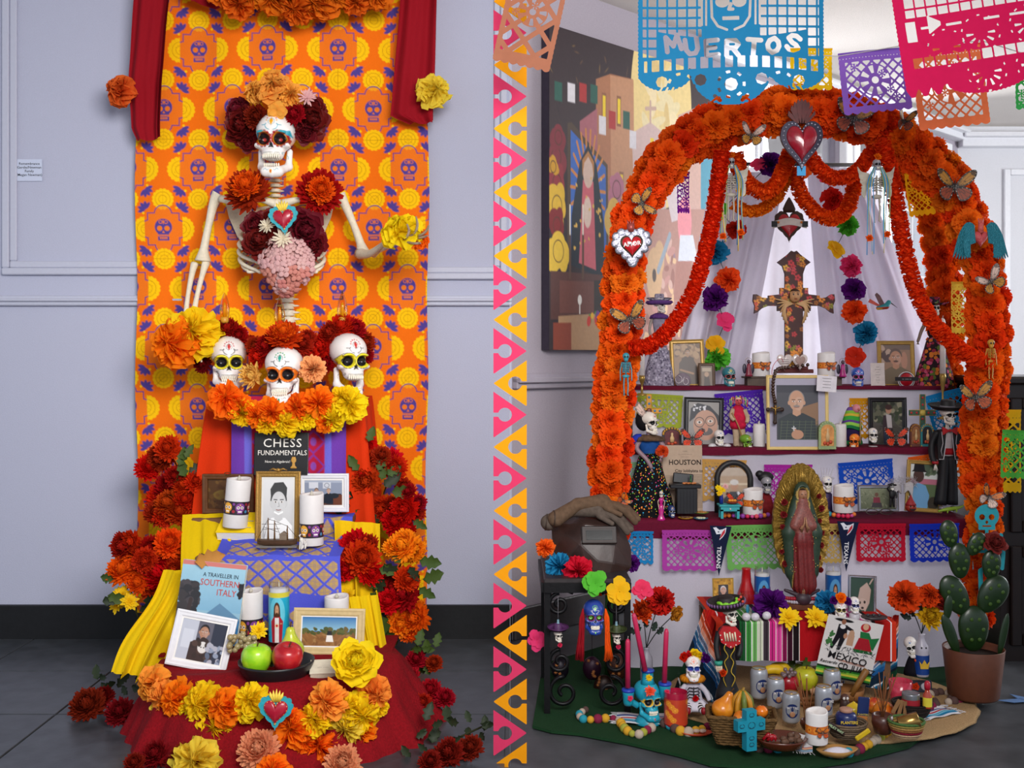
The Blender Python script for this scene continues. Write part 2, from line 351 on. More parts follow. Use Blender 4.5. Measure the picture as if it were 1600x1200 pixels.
def bez(pts,n=12):
    """smooth curve through points (Catmull-Rom)"""
    p=[np.array(q,float) for q in pts]; p=[2*p[0]-p[1]]+p+[2*p[-1]-p[-2]]; out=[]
    for i in range(1,len(p)-2):
        for k in range(n):
            t=k/n; out.append(.5*((2*p[i])+(-p[i-1]+p[i+1])*t+(2*p[i-1]-5*p[i]+4*p[i+1]-p[i+2])*t*t+(-p[i-1]+3*p[i]-3*p[i+1]+p[i+2])*t**3))
    out.append(p[-2]); return out
def rope(name,pts,r,mat,label,cat='garland',step=.0042,parent=None,group=None):
    """crepe-paper fringe garland along a curve"""
    p=np.array(bez(pts,24)); d=np.r_[0,np.cumsum(np.linalg.norm(np.diff(p,axis=0),axis=1))]; n=int(d[-1]/step); q=np.stack([np.interp(np.linspace(0,d[-1],n),d,p[:,i]) for i in range(3)],1)
    rs=np.random.RandomState(3); g=G(); na=22; tg=np.gradient(q,axis=0); tg/=np.linalg.norm(tg,axis=1)[:,None]; u=np.array([0,1.,0])
    a=np.arange(na)*2*PI/na; VV=[];FF=[]
    for i in range(n):
        u=u-tg[i]*np.dot(u,tg[i]); u/=np.linalg.norm(u); w=np.cross(tg[i],u); b0=i*na*2; ph=rs.rand()*6
        for k,(rr,j) in enumerate(((.45,0),(1.08,1))):
            rad=r*rr*(1+j*(.10*rs.randn(na)*.7+.06*np.sin(3*a+ph))); ax=j*(.9*step*np.sin(a*5+ph)+rs.randn(na)*step*.8+ .1*r*rs.randn())
            VV.append(q[i]+rad[:,None]*(np.cos(a)[:,None]*u+np.sin(a)[:,None]*w)+ax[:,None]*tg[i])
        ii=np.arange(na); FF.append(np.stack([b0+ii,b0+(ii+1)%na,b0+na+(ii+1)%na,b0+na+ii],1))
    g.add(np.concatenate(VV),np.concatenate(FF)); g.tube(q[::4],r*.62,10)
    o=g.o(name,mat,parent)
    if label: tag(o,label,cat,group)
    return o
# ---------------------------------------------------------------- setting
YW=4.25; HCEIL=2.62
def struct(o): o['kind']='structure'; return o
wallm=M('#b3b6ca',.75,b=.25,s=220,v=.03,name='painted_wall'); trimm=M('#b9bccd',.5,b=.1,s=80,v=.02,name='trim_paint')
wallr=M('#aba3ad',.8,b=.2,s=160,v=.04,name='bay_wall')
g=G(); g.box(-1.9,YW+.06,1.35,3.8,.12,2.9); struct(g.o('wall_left',wallm))
def quadwall(a,b,z0,z1,th,holes=()):
    """vertical wall between plan points a,b with rectangular holes (s0,s1,z0,z1)"""
    g=G(); a=Vector(a); b=Vector(b); L=(b-a).length; ang=math.atan2(b.y-a.y,b.x-a.x); Mx=T(a.x,a.y,0,rz=ang)
    xs=sorted({0,L,*[h[0] for h in holes],*[h[1] for h in holes]}); zs=sorted({z0,z1,*[h[2] for h in holes],*[h[3] for h in holes]})
    for x0,x1 in zip(xs,xs[1:]):
        for q0,q1 in zip(zs,zs[1:]):
            if any(h[0]<=x0 and x1<=h[1] and h[2]<=q0 and q1<=h[3] for h in holes): continue
            g.box((x0+x1)/2,th/2,(q0+q1)/2,x1-x0,th,q1-q0,Mx)
    return g,Mx,L
CX=2.95; CY=7.2
WH=[(1.45,2.62,.4,2.42),(2.74,3.95,.4,2.42)]
g,MW,LW=quadwall((0.0,YW),(CX,CY),0,2.8,.12,WH); struct(g.o('wall_mural_side',wallr))
g,MB_,LB=quadwall((CX,CY),(CX+3,CY),0,2.8,.12,[(.62,1.5,.75,2.0)]); struct(g.o('wall_back',M('#d8d8dc',.7,v=.02,b=.1,s=100)))
def window(name,Mx,h,nx=3,nz=5):
    x0,x1,z0,z1=h; f=M('#e8e8ea',.4,v=.02); g=G()
    for (a,b,c,d) in((x0-.05,x1+.05,z0-.05,z0+.02),(x0-.05,x1+.05,z1-.02,z1+.07),(x0-.05,x0+.02,z0,z1),(x1-.02,x1+.05,z0,z1)): g.box((a+b)/2,-.015,(c+d)/2,b-a,.05,d-c,Mx,bev=.006)
    o=struct(g.o(name,f)); g=G()
    for i in range(1,nx): g.box(x0+(x1-x0)*i/nx,.03,(z0+z1)/2,.014,.02,z1-z0,Mx)
    for i in range(1,nz): g.box((x0+x1)/2,.03,z0+(z1-z0)*i/nz,x1-x0,.02,.014,Mx)
    g.o('mullion',f,o); g=G(); g.box((x0+x1)/2,.045,(z0+z1)/2,x1-x0,.003,z1-z0,Mx); g.o('pane',GLASS('#fdfdff'),o)
window('window_1',MW,WH[0]); window('window_2',MW,WH[1]); window('window_3',MB_,(.62,1.5,.75,2.0),2,3)
# trim: crown, rails, mouldings
def bar(nm,Mx,x0,x1,z0,z1,d,mat,step=0):
    g=G(); g.box((x0+x1)/2,-d/2,(z0+z1)/2,x1-x0,d,z1-z0,Mx,bev=.004)
    if step: g.box((x0+x1)/2,-d*.8,(z0+z1)/2+step*.2,x1-x0,d*1.6,step,Mx,bev=.003)
    return struct(g.o(nm,mat))
ML=T(0,YW,0); k=YW/FPX
def zz(py,Y=YW): return HC-(py-HZ)/FPX*Y
def xx(px,Y=YW): return (px-800)/FPX*Y
bar('baseboard_left',ML,-3.8,0.0,0,zz(944),.025,M('#101114',.45,v=.2,b=.1),.0)
bar('trim_1',ML,-3.8,0.0,zz(478),zz(462),.022,trimm,.012)
def moulding(nm,px0,py0,px1,py1,wd,Mx=ML,mat=trimm,Y=YW):
    g=G(); x0,x1,z0,z1=xx(px0,Y),xx(px1,Y),zz(py1,Y),zz(py0,Y)
    for e,(o_,w_,d_) in enumerate(((0,.5,.022),(wd*.5,wd*.5,.014))):
        a0,a1,b0,b1=x0+o_,x1-o_,z0+o_,z1-o_; ww=wd*.5
        g.box((a0+a1)/2,-d_/2,b0+ww/2,a1-a0,d_,ww,Mx,bev=.004); g.box((a0+a1)/2,-d_/2,b1-ww/2,a1-a0,d_,ww,Mx,bev=.004)
        g.box(a0+ww/2,-d_/2,(b0+b1)/2,ww,d_,b1-b0-2*ww,Mx,bev=.004); g.box(a1-ww/2,-d_/2,(b0+b1)/2,ww,d_,b1-b0-2*ww,Mx,bev=.004)
    return struct(g.o(nm,mat))
moulding('trim_2',6,-160,470,430,.055); moulding('trim_3',500,-160,792,437,.05); moulding('trim_4',-420,-160,-60,430,.055)
wtrim=M('#e2e2e6',.45,v=.02)
bar('trim_5',MW,1.3,LW,HCEIL-.09,HCEIL,.07,wtrim,.02); bar('trim_6',MB_,0,3,HCEIL-.13,HCEIL,.08,wtrim,.03)
bar('trim_7',MW,0,1.38,.98,1.04,.03,M('#a29ba6',.6,v=.03),.02)
bar('baseboard_mural_side',MW,0,LW,0,.12,.02,M('#4a4648',.5))
g=G(); 
for (a,b,c,d) in((.30,.34,.3,2.35),(1.8,1.84,.3,2.35),(.341,1.799,2.31,2.35),(.341,1.799,.3,.34)): g.box((a+b)/2,-.012,(c+d)/2,b-a,.024,d-c,MB_,bev=.004)
struct(g.o('trim_8',wtrim))
# ceiling and floor
cm=M('#d9d2cb',.9,b=.6,s=260,v=.05,name='textured_ceiling')
g=G(); g.box(1.0,3.0,HCEIL+.05,9.6,10.4,.1); struct(g.o('ceiling',cm))
def floormat():
    mt=M('#46484c',.38,b=.35,s=9,v=.3,name='worn_concrete'); return mt
g=G(); g.box(1.1,3.0,-.05,9.8,10.4,.1); fl=struct(g.o('floor',floormat()))
# dark square floor tiles of the left bay, with joints
g=G(); tm=M('#3d4146',.32,b=.3,s=14,v=.28,name='dark_slate_tile'); tl=[]
for i in range(-8,1):
    for j in range(4):
        x1_=i*.46-.02; x0_=x1_-.455; 
        y1_=YW-j*.46; y0_=y1_-.455
        if x1_<=.01 and y0_>2.3: tl.append((x0_,x1_,y0_,y1_))
me=None
for (a,b,c,d) in tl:
    if me is None: gg=G(); gg.box(0,0,0,.455,.455,.012,bev=.002); o=gg.o('tile',tm,fl); me=o.data
    else: o=link('tile',me,tm,fl)
    o.location=((a+b)/2,(c+d)/2,.004)
# wall card
t=thing('wall_card','small pale blue name card stuck on the left wall panel','card',P(46,283,YW-.004)); u=YW/FPX
g=G(u); g.box(0,-.3,17,40,.6,34); g.o('card',M('#c3cbe0',.7,v=.02),t)
for i,s_ in enumerate(('Remembrance','Gerdie/Newman','Family','(Megan Newman)')): text(s_,5.6*u,M('#15171f',.6),t,(0,-.0016,(27-i*5.8)*u),bold=.00006)
# ------------- printed cloth banner
def fillbanner():
    w,h=456,1000; p=Pic(w,h,'#f0700c',.78); YL='#f9c40a'; PU='#51418f'; OD='#e0670d'
    def loc(cx,cy,rad):
        i0=max(0,int((cy-rad)*(p.ny-1)/h)); i1=min(p.ny,int((cy+rad)*(p.ny-1)/h)+2); j0=max(0,int((cx-rad)*(p.nx-1)/w)); j1=min(p.nx,int((cx+rad)*(p.nx-1)/w)+2)
        return i0,i1,j0,j1
    def sub(cx,cy,rad,fn):
        i0,i1,j0,j1=loc(cx,cy,rad)
        if i1-i0<2 or j1-j0<2: return
        q=object.__new__(Pic); q.w,q.h,q.px=w,h,p.px; q.X=p.X[i0:i1,j0:j1]; q.Y=p.Y[i0:i1,j0:j1]; q.a=p.a[i0:i1,j0:j1]; fn(q,cx,cy); p.a[i0:i1,j0:j1]=q.a
    def rosette(q,cx,cy):
        x,y=q.X-cx,q.Y-cy; r=np.hypot(x,y); th=np.arctan2(y,x); q.put(r-(15.2+1.5*abs(np.sin(th*8))),YL)
        for rr in(6,11.2): q.put(abs(r-rr)-.42,'#c98a08')
        sp=abs(np.sin(th*4))*r; m=np.where((r<14.5),sp-.42,1e3); q.put(m,'#c98a08')
    def halfros(sg):
        def f(q,cx,cy):
            x,y=q.X-cx,q.Y-cy; r=np.hypot(x,y); th=np.arctan2(y,x); q.put(np.maximum(r-(18.5+1.7*abs(np.sin(th*9))),-sg*x+1),YL)
            for rr in(7,13): q.put(np.maximum(abs(r-rr)-.42,-sg*x+1),'#c98a08')
            q.put(np.where(r<17,np.maximum(abs(np.sin(th*6))*r-.42,-sg*x+1),1e3),'#c98a08')
        return f
    def medal(q,cx,cy):
        x,y=q.X-cx,q.Y-cy; ax,ay=abs(x),abs(y)
        d=np.minimum(np.minimum(np.hypot(x,np.maximum(0,ay-19))-0-18,np.hypot(np.maximum(0,ax-16),y)-15),np.maximum(ax-25,ay-22))
        d=np.minimum(np.hypot(x/1.0,y)-30,1e3); d2=np.maximum(ax-24,ay-24); lob=np.minimum(np.hypot(ax-22,ay*0+y)-14,np.hypot(x,ay-24)-13); dd=np.minimum(np.maximum(ax-24,ay-25),lob)
        q.put(dd,'#e97a22',.55); q.put(abs(dd)-.8,PU)
        s=np.minimum(np.hypot(x,(y+3))-13.,np.maximum(ax-8.5,abs(y-9)-9)); q.put(s,PU)
        for sx in(-1,1): q.e(cx+sx*5.6,cy-1,4.,4.,'#ea7a20'); 
        q.p([(cx,cy+2.5),(cx-2,cy+6),(cx+2,cy+6)],'#ea7a20')
        for a in range(-3,4): q.r(cx+a*2.5-.9,cy+8.5,cx+a*2.5+.9,cy+11.5,'#ea7a20'); q.r(cx+a*2.4-.9,cy+12.6,cx+a*2.4+.9,cy+15.5,'#ea7a20') if abs(a)<3 else 0
        q.ring(cx-4,cy-11,2.4,.9,'#ea7a20'); q.ring(cx+4,cy-11,2.4,.9,'#ea7a20'); q.e(cx,cy-11,1,3,'#ea7a20')
    def fan(dx,dy):
        def f(q,cx,cy):
            b=math.atan2(dy,dx)
            for k_ in range(-2,3):
                a=b+k_*.62; q.e(cx+6.5*math.cos(a),cy+6.5*math.sin(a),6,2.7,PU,a)
            q.e(cx-5*math.cos(b+1.2)*1.4,cy-5*math.sin(b+1.2)*1.4,1.9,1.9,YL)
        return f
    for r_ in range(-1,12):
        cy=77+45+r_*93.
        for c_ in range(-1,6):
            cx=c_*109.+(98 if r_%2==0 else 43.5)
            sub(cx,cy,40,medal); sub(cx+28,cy,26,halfros(1)); sub(cx-28,cy,26,halfros(-1))
            for sx in(-1,1):
                for sy in(-1,1): sub(cx+sx*27,cy+sy*31,18,fan(sx*.8,sy))
            for dx in(0,54.5): sub(cx+dx,cy+46.5,24,rosette)
    return p
bp=fillbanner(); YB=YW-.05; u=YB/FPX
g=G(u)
def bf(U,V):
    x=212-440+U*456+1.5*np.sin(V*22)*(U-.5)*2+3*np.sin(V*5)*(U-.5); z=-V*1003; y=5*np.sin(U*9+V*2)+2.4*np.sin(U*31+V*6)+2.0*np.sin(V*17+U*4); return x,y,z
picgrid(g,bp,456,1000,fn=bf); 
b_=tag(g.o('cloth_banner',VC(.85,b=.2,s=400)),'orange wall cloth printed with yellow rosettes and purple skull medallions behind the skeleton','banner'); b_.location=P(440,-45,YB)
# ---------------------------------------------------------------- shared builders: skulls, frames, candles, cloth, butterflies
def drape(name,tl,tr,bl,br,mat,nf=5,amp=.012,nu=60,nv=40,pic=None,sag=0,hem=0,parent=None,ph=0,top=0,side=0):
    """hanging cloth between four world points; folds deepen towards the hem"""
    tl,tr,bl,br=[np.array(q) for q in(tl,tr,bl,br)]; g=G()
    if pic is not None: nu,nv=pic.nx,pic.ny
    rs=np.random.RandomState(int(ph*10)+nf); p1,p2=rs.rand(2)*6
    def fn(U,V):
        A=(tl+(tr-tl)*U[...,None])*(1-V[...,None])+(bl+(br-bl)*U[...,None])*V[...,None]
        f=amp*(top+(1-top)*V**.8)*(np.sin(U*nf*2*PI+ph+V*.8)+.45*np.sin(U*nf*4.3*PI+p1+V*2)+.3*np.sin(U*nf*1.3*PI+p2))
        y=A[...,1]-f; z=A[...,2]-sag*4*U*(1-U)*(.2+V*.8)+hem*V*np.sin(U*nf*2*PI+p2); x=A[...,0]+side*np.sin(V*7+p1)*(U-.5)+amp*.3*V*np.cos(U*nf*2*PI+ph)
        return x,y,z
    g.grid(fn,nu,nv,C=pic.a.reshape(-1,3) if pic is not None else None)
    return g.o(name,mat,parent)
def skullf(Q):
    ax=np.abs(Q[...,0]); q=np.stack([ax,Q[...,1],Q[...,2]],-1)
    d=smin([ell(q,(0,.12,.36),(.60,.80,.56)),ell(q,(0,-.28,-.02),(.45,.42,.44))],.12)
    d=smin([d,ell(q,(.40,-.42,-.16),(.15,.22,.10)),ell(q,(0,-.40,-.40),(.33,.35,.23))],.10)
    d=smin([d,ell(q,(.22,-.62,.20),(.22,.12,.07))],.06)
    d=smax(d,-ell(q,(.245,-.76,.00),(.215,.36,.195)),.05); d=smax(d,-ell(q,(0,-.84,-.21),(.075,.2,.115)),.03)
    d=smax(d,-ell(q,(.60,-.40,.02),(.13,.22,.20)),.08); d=smax(d,-ell(q,(.50,-.30,-.48),(.16,.3,.17)),.06)
    return d
def jawf(Q):
    ax=np.abs(Q[...,0]); q=np.stack([ax,Q[...,1],Q[...,2]],-1)
    d=smin([cap(q,(.43,-.04,-.24),(.40,-.14,-.70),.085,.10),cap(q,(.40,-.14,-.70),(.18,-.58,-.86),.11,.14),cap(q,(.18,-.58,-.86),(0,-.62,-.88),.15,.17)],.09)
    return d
def teethg(g,z,h,w,yf,n,sg,c='#efe9d8'):
    for i in range(n):
        a=(i+.5)/n-.5; x=a*w*2; y=yf+abs(a)**2*w*1.5; g.ball((x,y,z),(w/n*.93,.055,h/2),6,c=c)
SKP={}
def skullpic(k):
    base,eye,sock,style,cols=k; p=Pic(140,210,base,1.)
    c1,c2,c3=cols
    for s in(-1,1):
        x=70+s*24
        if style=='petal':
            for a in range(14): p.e(x+22*math.cos(a*.4488),99+21*math.sin(a*.4488),4.8,4.8,eye)
            p.e(x,99,20.5,19.5,eye); p.ring(x,99,18.5,1.4,c2)
            p.p([(x-s*8,78),(x+s*26,70),(x+s*30,88),(x+s*16,84),(x,80)],c1)
        elif style=='goggle': p.e(x,98,27.5,25.5,'#1c1a1c'); p.e(x,98,26,24,eye)
        elif style=='flower':
            for a in range(10): p.e(x+17*math.cos(a*.628),99+16*math.sin(a*.628),6.5,6.5,eye)
            p.ring(x,99,17,1.6,c1)
        else: p.e(x,98,21,19,eye)
        p.e(x,99,18,16.5,sock)
        if style in('petal',): p.e(x,99,5,5,'#a8211c')
        if style=='gem':
            for a in range(8): p.e(x+7*math.cos(a*.785),99+7*math.sin(a*.785),3.4,3.4,c3)
            p.e(x,99,3,3,c2)
        for a in range(9):
            an=(-.4+.35*a)*1; p.e(x+s*26*math.cos(an),98+24*math.sin(an),1.3,1.3,c1)
        # forehead swirls, cheek dots
        pts=[(70+s*(6+t*3.2+6*math.sin(t*.9)),68-t*2.2+5*math.cos(t*.9)) for t in np.linspace(0,7,22)]; p.l(pts,2.4,c1)
        p.l([(70+s*(34+7*math.cos(t)*t/6),142+7*math.sin(t)*t/6) for t in np.linspace(0,7,16)],1.4,c1)
    p.p([(70,106),(61,127),(70,124),(79,127)],'#121014')
    p.p([(70,34),(76,46),(70,62),(64,46)],c2); p.ring(70,48,9.5,1.3,c1)
    for a in range(7): p.e(70+15*math.cos(PI*a/6),44-14*math.sin(PI*a/6),2.2,2.2,c3 if a%2 else c2)
    p.r(46,140,94,165,'#2a2420' if base!='#151515' else '#eee')
    for i in range(9):
        x=46.5+i*5.3; p.r(x,141,x+4.4,151.5,'#f2eee2'); p.r(x,154,x+4.4,164,'#f2eee2')
    p.e(70,186,4,6,c2); p.e(70,186,2,3,c3)
    for s in(-1,1): p.l([(70+s*(8+t*2),180+3*math.sin(t)) for t in np.linspace(0,7,14)],1.2,c1)
    return p
_sk={}
def skullmesh(key,res=44,jaw='closed'):
    kk=(key,res,jaw)
    if kk in _sk: return _sk[kk]
    if ('v',res) not in _sk:
        _sk[('v',res)]=sdf(skullf,(-.75,-.95,-.72),(.75,1.0,1.05),res); _sk[('j',res)]=sdf(jawf,(-.6,-.85,-1.12),(.6,.2,-.1),int(res*.8))
    if ('p',key) not in _sk: _sk[('p',key)]=skullpic(key)
    pic=_sk[('p',key)]
    def col(V):
        C=pic.at(np.clip((V[:,0]+.7)/1.4,0,1),np.clip((1.0-V[:,2])/2.1,0,1)); b=np.array(lin(key[0])); k=np.clip((V[:,1]+.05)/.12,0,1)[:,None]; k=np.where((V[:,2]>-.2)[:,None],k,np.maximum(k,0)); return C*(1-k)+b*k
    V,F=_sk[('v',res)]; g=G(); g.add(V,F,C=col(V)); a=mkmesh('skull',V,F.ravel(),np.full(len(F),4),col(V),np.full(len(F),True))
    V,F=_sk[('j',res)]; b=mkmesh('jaw',V,F.ravel(),np.full(len(F),4),col(V),np.full(len(F),True))
    _sk[kk]=(a,b); return _sk[kk]
def skull(label,px,py,Y,hpx,key,rz=0,res=40,rx=0,open_=0,group=None,parent=None,nm='sugar_skull',teeth=True,mat=None,cat='skull',ry=0):
    """painted skull; (px,py) = bottom of the chin; hpx = height in photo pixels"""
    s=hpx/2.0*Y/FPX; mt=mat or VC(.35,coat=.2)
    a,b=skullmesh(key,res)
    if parent is None:
        t=thing(nm,label,cat,P(px,py,Y)); Mb=T(0,0,1.03*s,rx=rx,ry=ry,rz=rz,s=s)
        k=link('cranium',a,mt,t,Mx=Mb)
    else: t=parent; Mb=T(*P(px,py,Y),s=1)@T(0,0,1.03*s,rx=rx,rz=rz,ry=ry,s=s); k=link('skull',a,mt,t,Mx=Mb)
    if group: t['group']=group
    pj=t if parent is None else k; Mj=Mb if parent is None else Matrix.Identity(4)
    link('jaw',b,mt,pj,Mx=Mj@T(0,-.02,.07 if not open_ else -.03,rx=0)@Matrix.Rotation(open_,4,'X'))
    if teeth:
        g=G(); teethg(g,-.52,.14,.26,-.735,9,1); 
        g2=G(); teethg(g2,-.67,.12,.24,-.71,8,-1)
        o=g.o('upper_teeth',VC(.3),pj); o.matrix_basis=Mj
        o=g2.o('lower_teeth',VC(.3),pj); o.matrix_basis=Mj@T(0,-.02,.07 if not open_ else -.03)@Matrix.Rotation(open_,4,'X')
    return t
WHT='#ece8e4'
SK_TOP=(WHT,'#a8221c','#16090a','petal',('#2aa0b4','#e3a61c','#c32a20'))
SK_YEL=(WHT,'#e9dc2a','#121014','goggle',('#17151a','#c4302c','#c4302c'))
SK_ORG=(WHT,'#ef7a1c','#121014','goggle',('#17151a','#1f9a86','#2f9a3c'))
def frame(label,px,py,Y,w,h,bw,mat,pic=None,tilt=-.12,rz=0,ry=0,mb=0,mbc='#e8e6e2',glass=True,nm='photo_frame',prof=None,group=None,d=3.5,cat='picture frame',inset=0):
    """standing picture frame. (px,py) = bottom centre in the photo, w,h outer size in photo pixels"""
    u=Y/FPX; t=thing(nm,label,cat,P(px,py,Y),rz=rz,rx=tilt,ry=ry,group=group); g=G(u)
    prof=prof or [(0,d),(0,0),(bw*.25,-.9),(bw*.45,-.2),(bw*.8,-.2),(bw,.9),(bw,d)]
    V=[];n=len(prof)
    for (sx,sz) in((-1,0),(1,0),(1,1),(-1,1)):
        for (o_,y) in prof: V.append((sx*(w/2-o_),y,(o_ if sz==0 else h-o_)))
    F=[(i*n+j,((i+1)%4)*n+j,((i+1)%4)*n+j+1,i*n+j+1) for i in range(4) for j in range(n-1)]
    g.add(V,F,sm=False); g.o('frame',mat,t)
    b=bw*.95; 
    g=G(u); g.box(0,d,h/2,w-2*bw*.6,.8,h-2*bw*.6); g.o('backing',M('#5a4636',.8),t)
    if mb:
        g=G(u); 
        for (a,b1,c,e) in((-w/2+b,w/2-b,b,b+mb),(-w/2+b,w/2-b,h-b-mb,h-b),(-w/2+b,-w/2+b+mb,b+mb,h-b-mb),(w/2-b-mb,w/2-b,b+mb,h-b-mb)): g.box((a+b1)/2,d*.5,(c+e)/2,b1-a,.6,e-c)
        g.o('mat_board',M(mbc,.8,v=.02),t)
    if pic is not None:
        g=G(u); bb=b+mb*.9; picgrid(g,pic,w-2*bb,h-2*bb,x0=-w/2+bb,z1=h-bb,y=d*.62); g.o('photograph',VC(.35,v=.01),t)
    g=G(u); g.box(0,0,-h*.29,w*.12,.6,h*.56,T(0,d+1.5,h*.6,rx=.22)); g.o('easel_back',M('#33291f',.8),t)
    return t
def face(p,cx,cy,s,skin='#c89a7c',hair='#8a8684',shirt='#4a4a52',mus=None,bald=False,glasses=False,w=1.,shw=1.,dark='#3a2a24',beard=None):
    """simple painted head and shoulders; s = face height"""
    p.p([(cx-s*1.05*shw,cy+s*3),(cx-s*1.0*shw,cy+s*.95),(cx-s*.35,cy+s*.62),(cx+s*.35,cy+s*.62),(cx+s*1.0*shw,cy+s*.95),(cx+s*1.05*shw,cy+s*3)],shirt)
    p.p([(cx-s*.2,cy+s*.3),(cx-s*.22,cy+s*.68),(cx,cy+s*.8),(cx+s*.22,cy+s*.68),(cx+s*.2,cy+s*.3)],skin)
    p.e(cx,cy-s*.1,s*.43*w,s*.55,hair); p.e(cx-s*.4*w,cy+s*.05,s*.07,s*.12,skin); p.e(cx+s*.4*w,cy+s*.05,s*.07,s*.12,skin)
    p.e(cx,cy+(s*.03 if not bald else -s*.06),s*.385*w,s*(.49 if not bald else .56),skin); p.e(cx+s*.12,cy+s*.1,s*.25,s*.38,'#ffffff',al=.07)
    for q in(-1,1):
        p.e(cx+q*s*.16,cy-s*.03,s*.075,s*.035,'#e8e0d8'); p.e(cx+q*s*.16,cy-s*.03,s*.035,s*.035,dark); p.l([(cx+q*s*.08,cy-s*.12),(cx+q*s*.25,cy-s*.13)],s*.035,dark)
        if glasses: p.ring(cx+q*s*.16,cy-s*.02,s*.12,s*.025,'#6a5a4a')
    p.l([(cx,cy),(cx+s*.04,cy+s*.15),(cx-s*.04,cy+s*.16)],s*.03,dark,.5); p.l([(cx-s*.12,cy+s*.29),(cx,cy+s*.31),(cx+s*.12,cy+s*.29)],s*.035,'#8a4a42')
    if mus: p.e(cx,cy+s*.235,s*.18,s*.055,mus)
    if beard: p.e(cx,cy+s*.42,s*.2,s*.12,beard)
    return p
WAX=M('#e6e2e0',.45,t=.12,v=.02,name='white_wax')
def candle(label,px,py,Y,w,h,band=None,bz=.3,bh=.3,tilt=0,group=None,flame=True,butter=False,sq=.97,name='candle'):
    u=Y/FPX; r=w/2; t=thing(name,label,'candle',P(px,py,Y),ry=tilt,group=group); g=G(u)
    rip=lambda a,k:0
    n=28; V=[];F=[]; prof=[(r*.97,0),(r,1),(r,h*.5),(r,h-2),(r*.97,h),(r*.84,h-.6),(r*.78,h-3),(r*.2,h-4)]
    for i,(rr,z) in enumerate(prof):
        for j in range(n):
            a=2*PI*j/n; wz=(1.2*math.sin(a+.6)+.8*math.sin(2*a)) if i>2 else 0; V.append((rr*math.cos(a),rr*math.sin(a),z+wz))
    F=[(i*n+j,i*n+(j+1)%n,(i+1)*n+(j+1)%n,(i+1)*n+j) for i in range(len(prof)-1) for j in range(n)]+[tuple(range(n))[::-1],tuple(range((len(prof)-1)*n,len(prof)*n))]
    g.add(V,F); g.o('wax',WAX,t)
    if flame: g=G(u); g.lathe([(.3,h-4),(r*.16,h-2.5),(r*.17,h-.5),(r*.08,h+3),(.1,h+5)],10,T(0,0,0)); g.o('flame_tip',M('#d8d2c4',.4,t=.4),t)
    if band is not None:
        g=G(u); z0=h*bz; z1=z0+h*bh; rr=r+.35
        g.grid(lambda U,V:(rr*np.sin(U*2*PI-PI),-rr*np.cos(U*2*PI-PI),z1-(z1-z0)*V),band.nx,band.ny,C=band.a.reshape(-1,3)); g.o('paper_band',VC(.5),t)
    return t
def skband(n=6,bg='#241a26',cols=('#9c2030','#4a7fa8','#e0a030','#7a3a8a')):
    p=Pic(n*20,20,bg,1.6)
    for i in range(n):
        x=10+i*20; c=cols[i%len(cols)]; p.e(x,9,7.2,7,c); p.r(x-4,12,x+4,18,c); p.e(x-3,9,2.3,2.2,'#f0e8e0'); p.e(x+3,9,2.3,2.2,'#f0e8e0'); p.e(x-3,9,1.2,1.2,'#201820'); p.e(x+3,9,1.2,1.2,'#201820')
        p.r(x-3,14,x+3,16,'#f0e8e0'); p.e(x+10,4,2,2,cols[(i+1)%4]); p.e(x+10,15,2.3,2.3,cols[(i+2)%4]); p.e(x,5,1,1,'#f4c040')
    return p
def candleflowerband():
    p=Pic(130,14,'#c8691c',1.4)
    for i in range(10):
        x=6+i*13
        for a in range(6): p.e(x+3.2*math.cos(a*1.05),7+3.2*math.sin(a*1.05),1.7,1.7,'#e08a2a')
        p.e(x,7,1.4,1.4,'#7a2a10')
    return p
# ---- butterflies: cut wings with veins and white dots
def wingpts(k):
    up=[(0,2),(6,12),(16,25),(28,33),(37,34),(40,29),(38,20),(31,10),(20,2),(6,-1)]; lo=[(0,0),(8,0),(20,0),(30,-4),(33,-12),(29,-21),(20,-27),(11,-27),(6,-20),(2,-8)]
    return up if k else lo
def wingmesh(k,cols):
    o,ed,ve,dots=cols; pts=[(x,40-y) for x,y in bez([(*q,0) for q in wingpts(k)+[wingpts(k)[0]]],4) for _ in(0,)] if 0 else [(q[0],40-q[1]) for q in bez([(*q,0) for q in wingpts(k)+[wingpts(k)[0]]],4)]
    pic=Pic(46,72,o,1.6); pic.put(-(polyd(pic.X,pic.Y,pts))-(3.0 if k else 3.0),ed); 
    if k: pic.put(np.hypot(pic.X-36,pic.Y-9)-9,ed,.8)
    for a in np.linspace(.15 if k else -1.35,1.15 if k else .15,6): pic.l([(3,40),(3+44*math.cos(a),40-44*math.sin(a))],.8,ve)
    pic.l([(3,40),(14,34 if k else 44),(20,28 if k else 52),(10,30 if k else 50),(3,40)],.8,ve)
    n=len(pts)
    for i in range(0,n,3):
        x,y=pts[i]; cx,cy=(20,22) if k else (18,52); d=math.hypot(x-cx,y-cy)+1e-6; pic.e(x+(cx-x)/d*1.5,y+(cy-y)/d*1.5,.62,.62,dots)
    g=G(); cut(g,lambda X,Y:-polyd(X,Y,pts),46,72,30,44,lambda X,Y:(X,0*X,40-Y),colf=lambda X,Y:pic.at(X/46,Y/72),thick=.35)
    return mkmesh('wing',np.concatenate(g.v),np.concatenate(g.L),np.concatenate(g.T),np.concatenate(g.C),np.concatenate(g.S))
BF={}
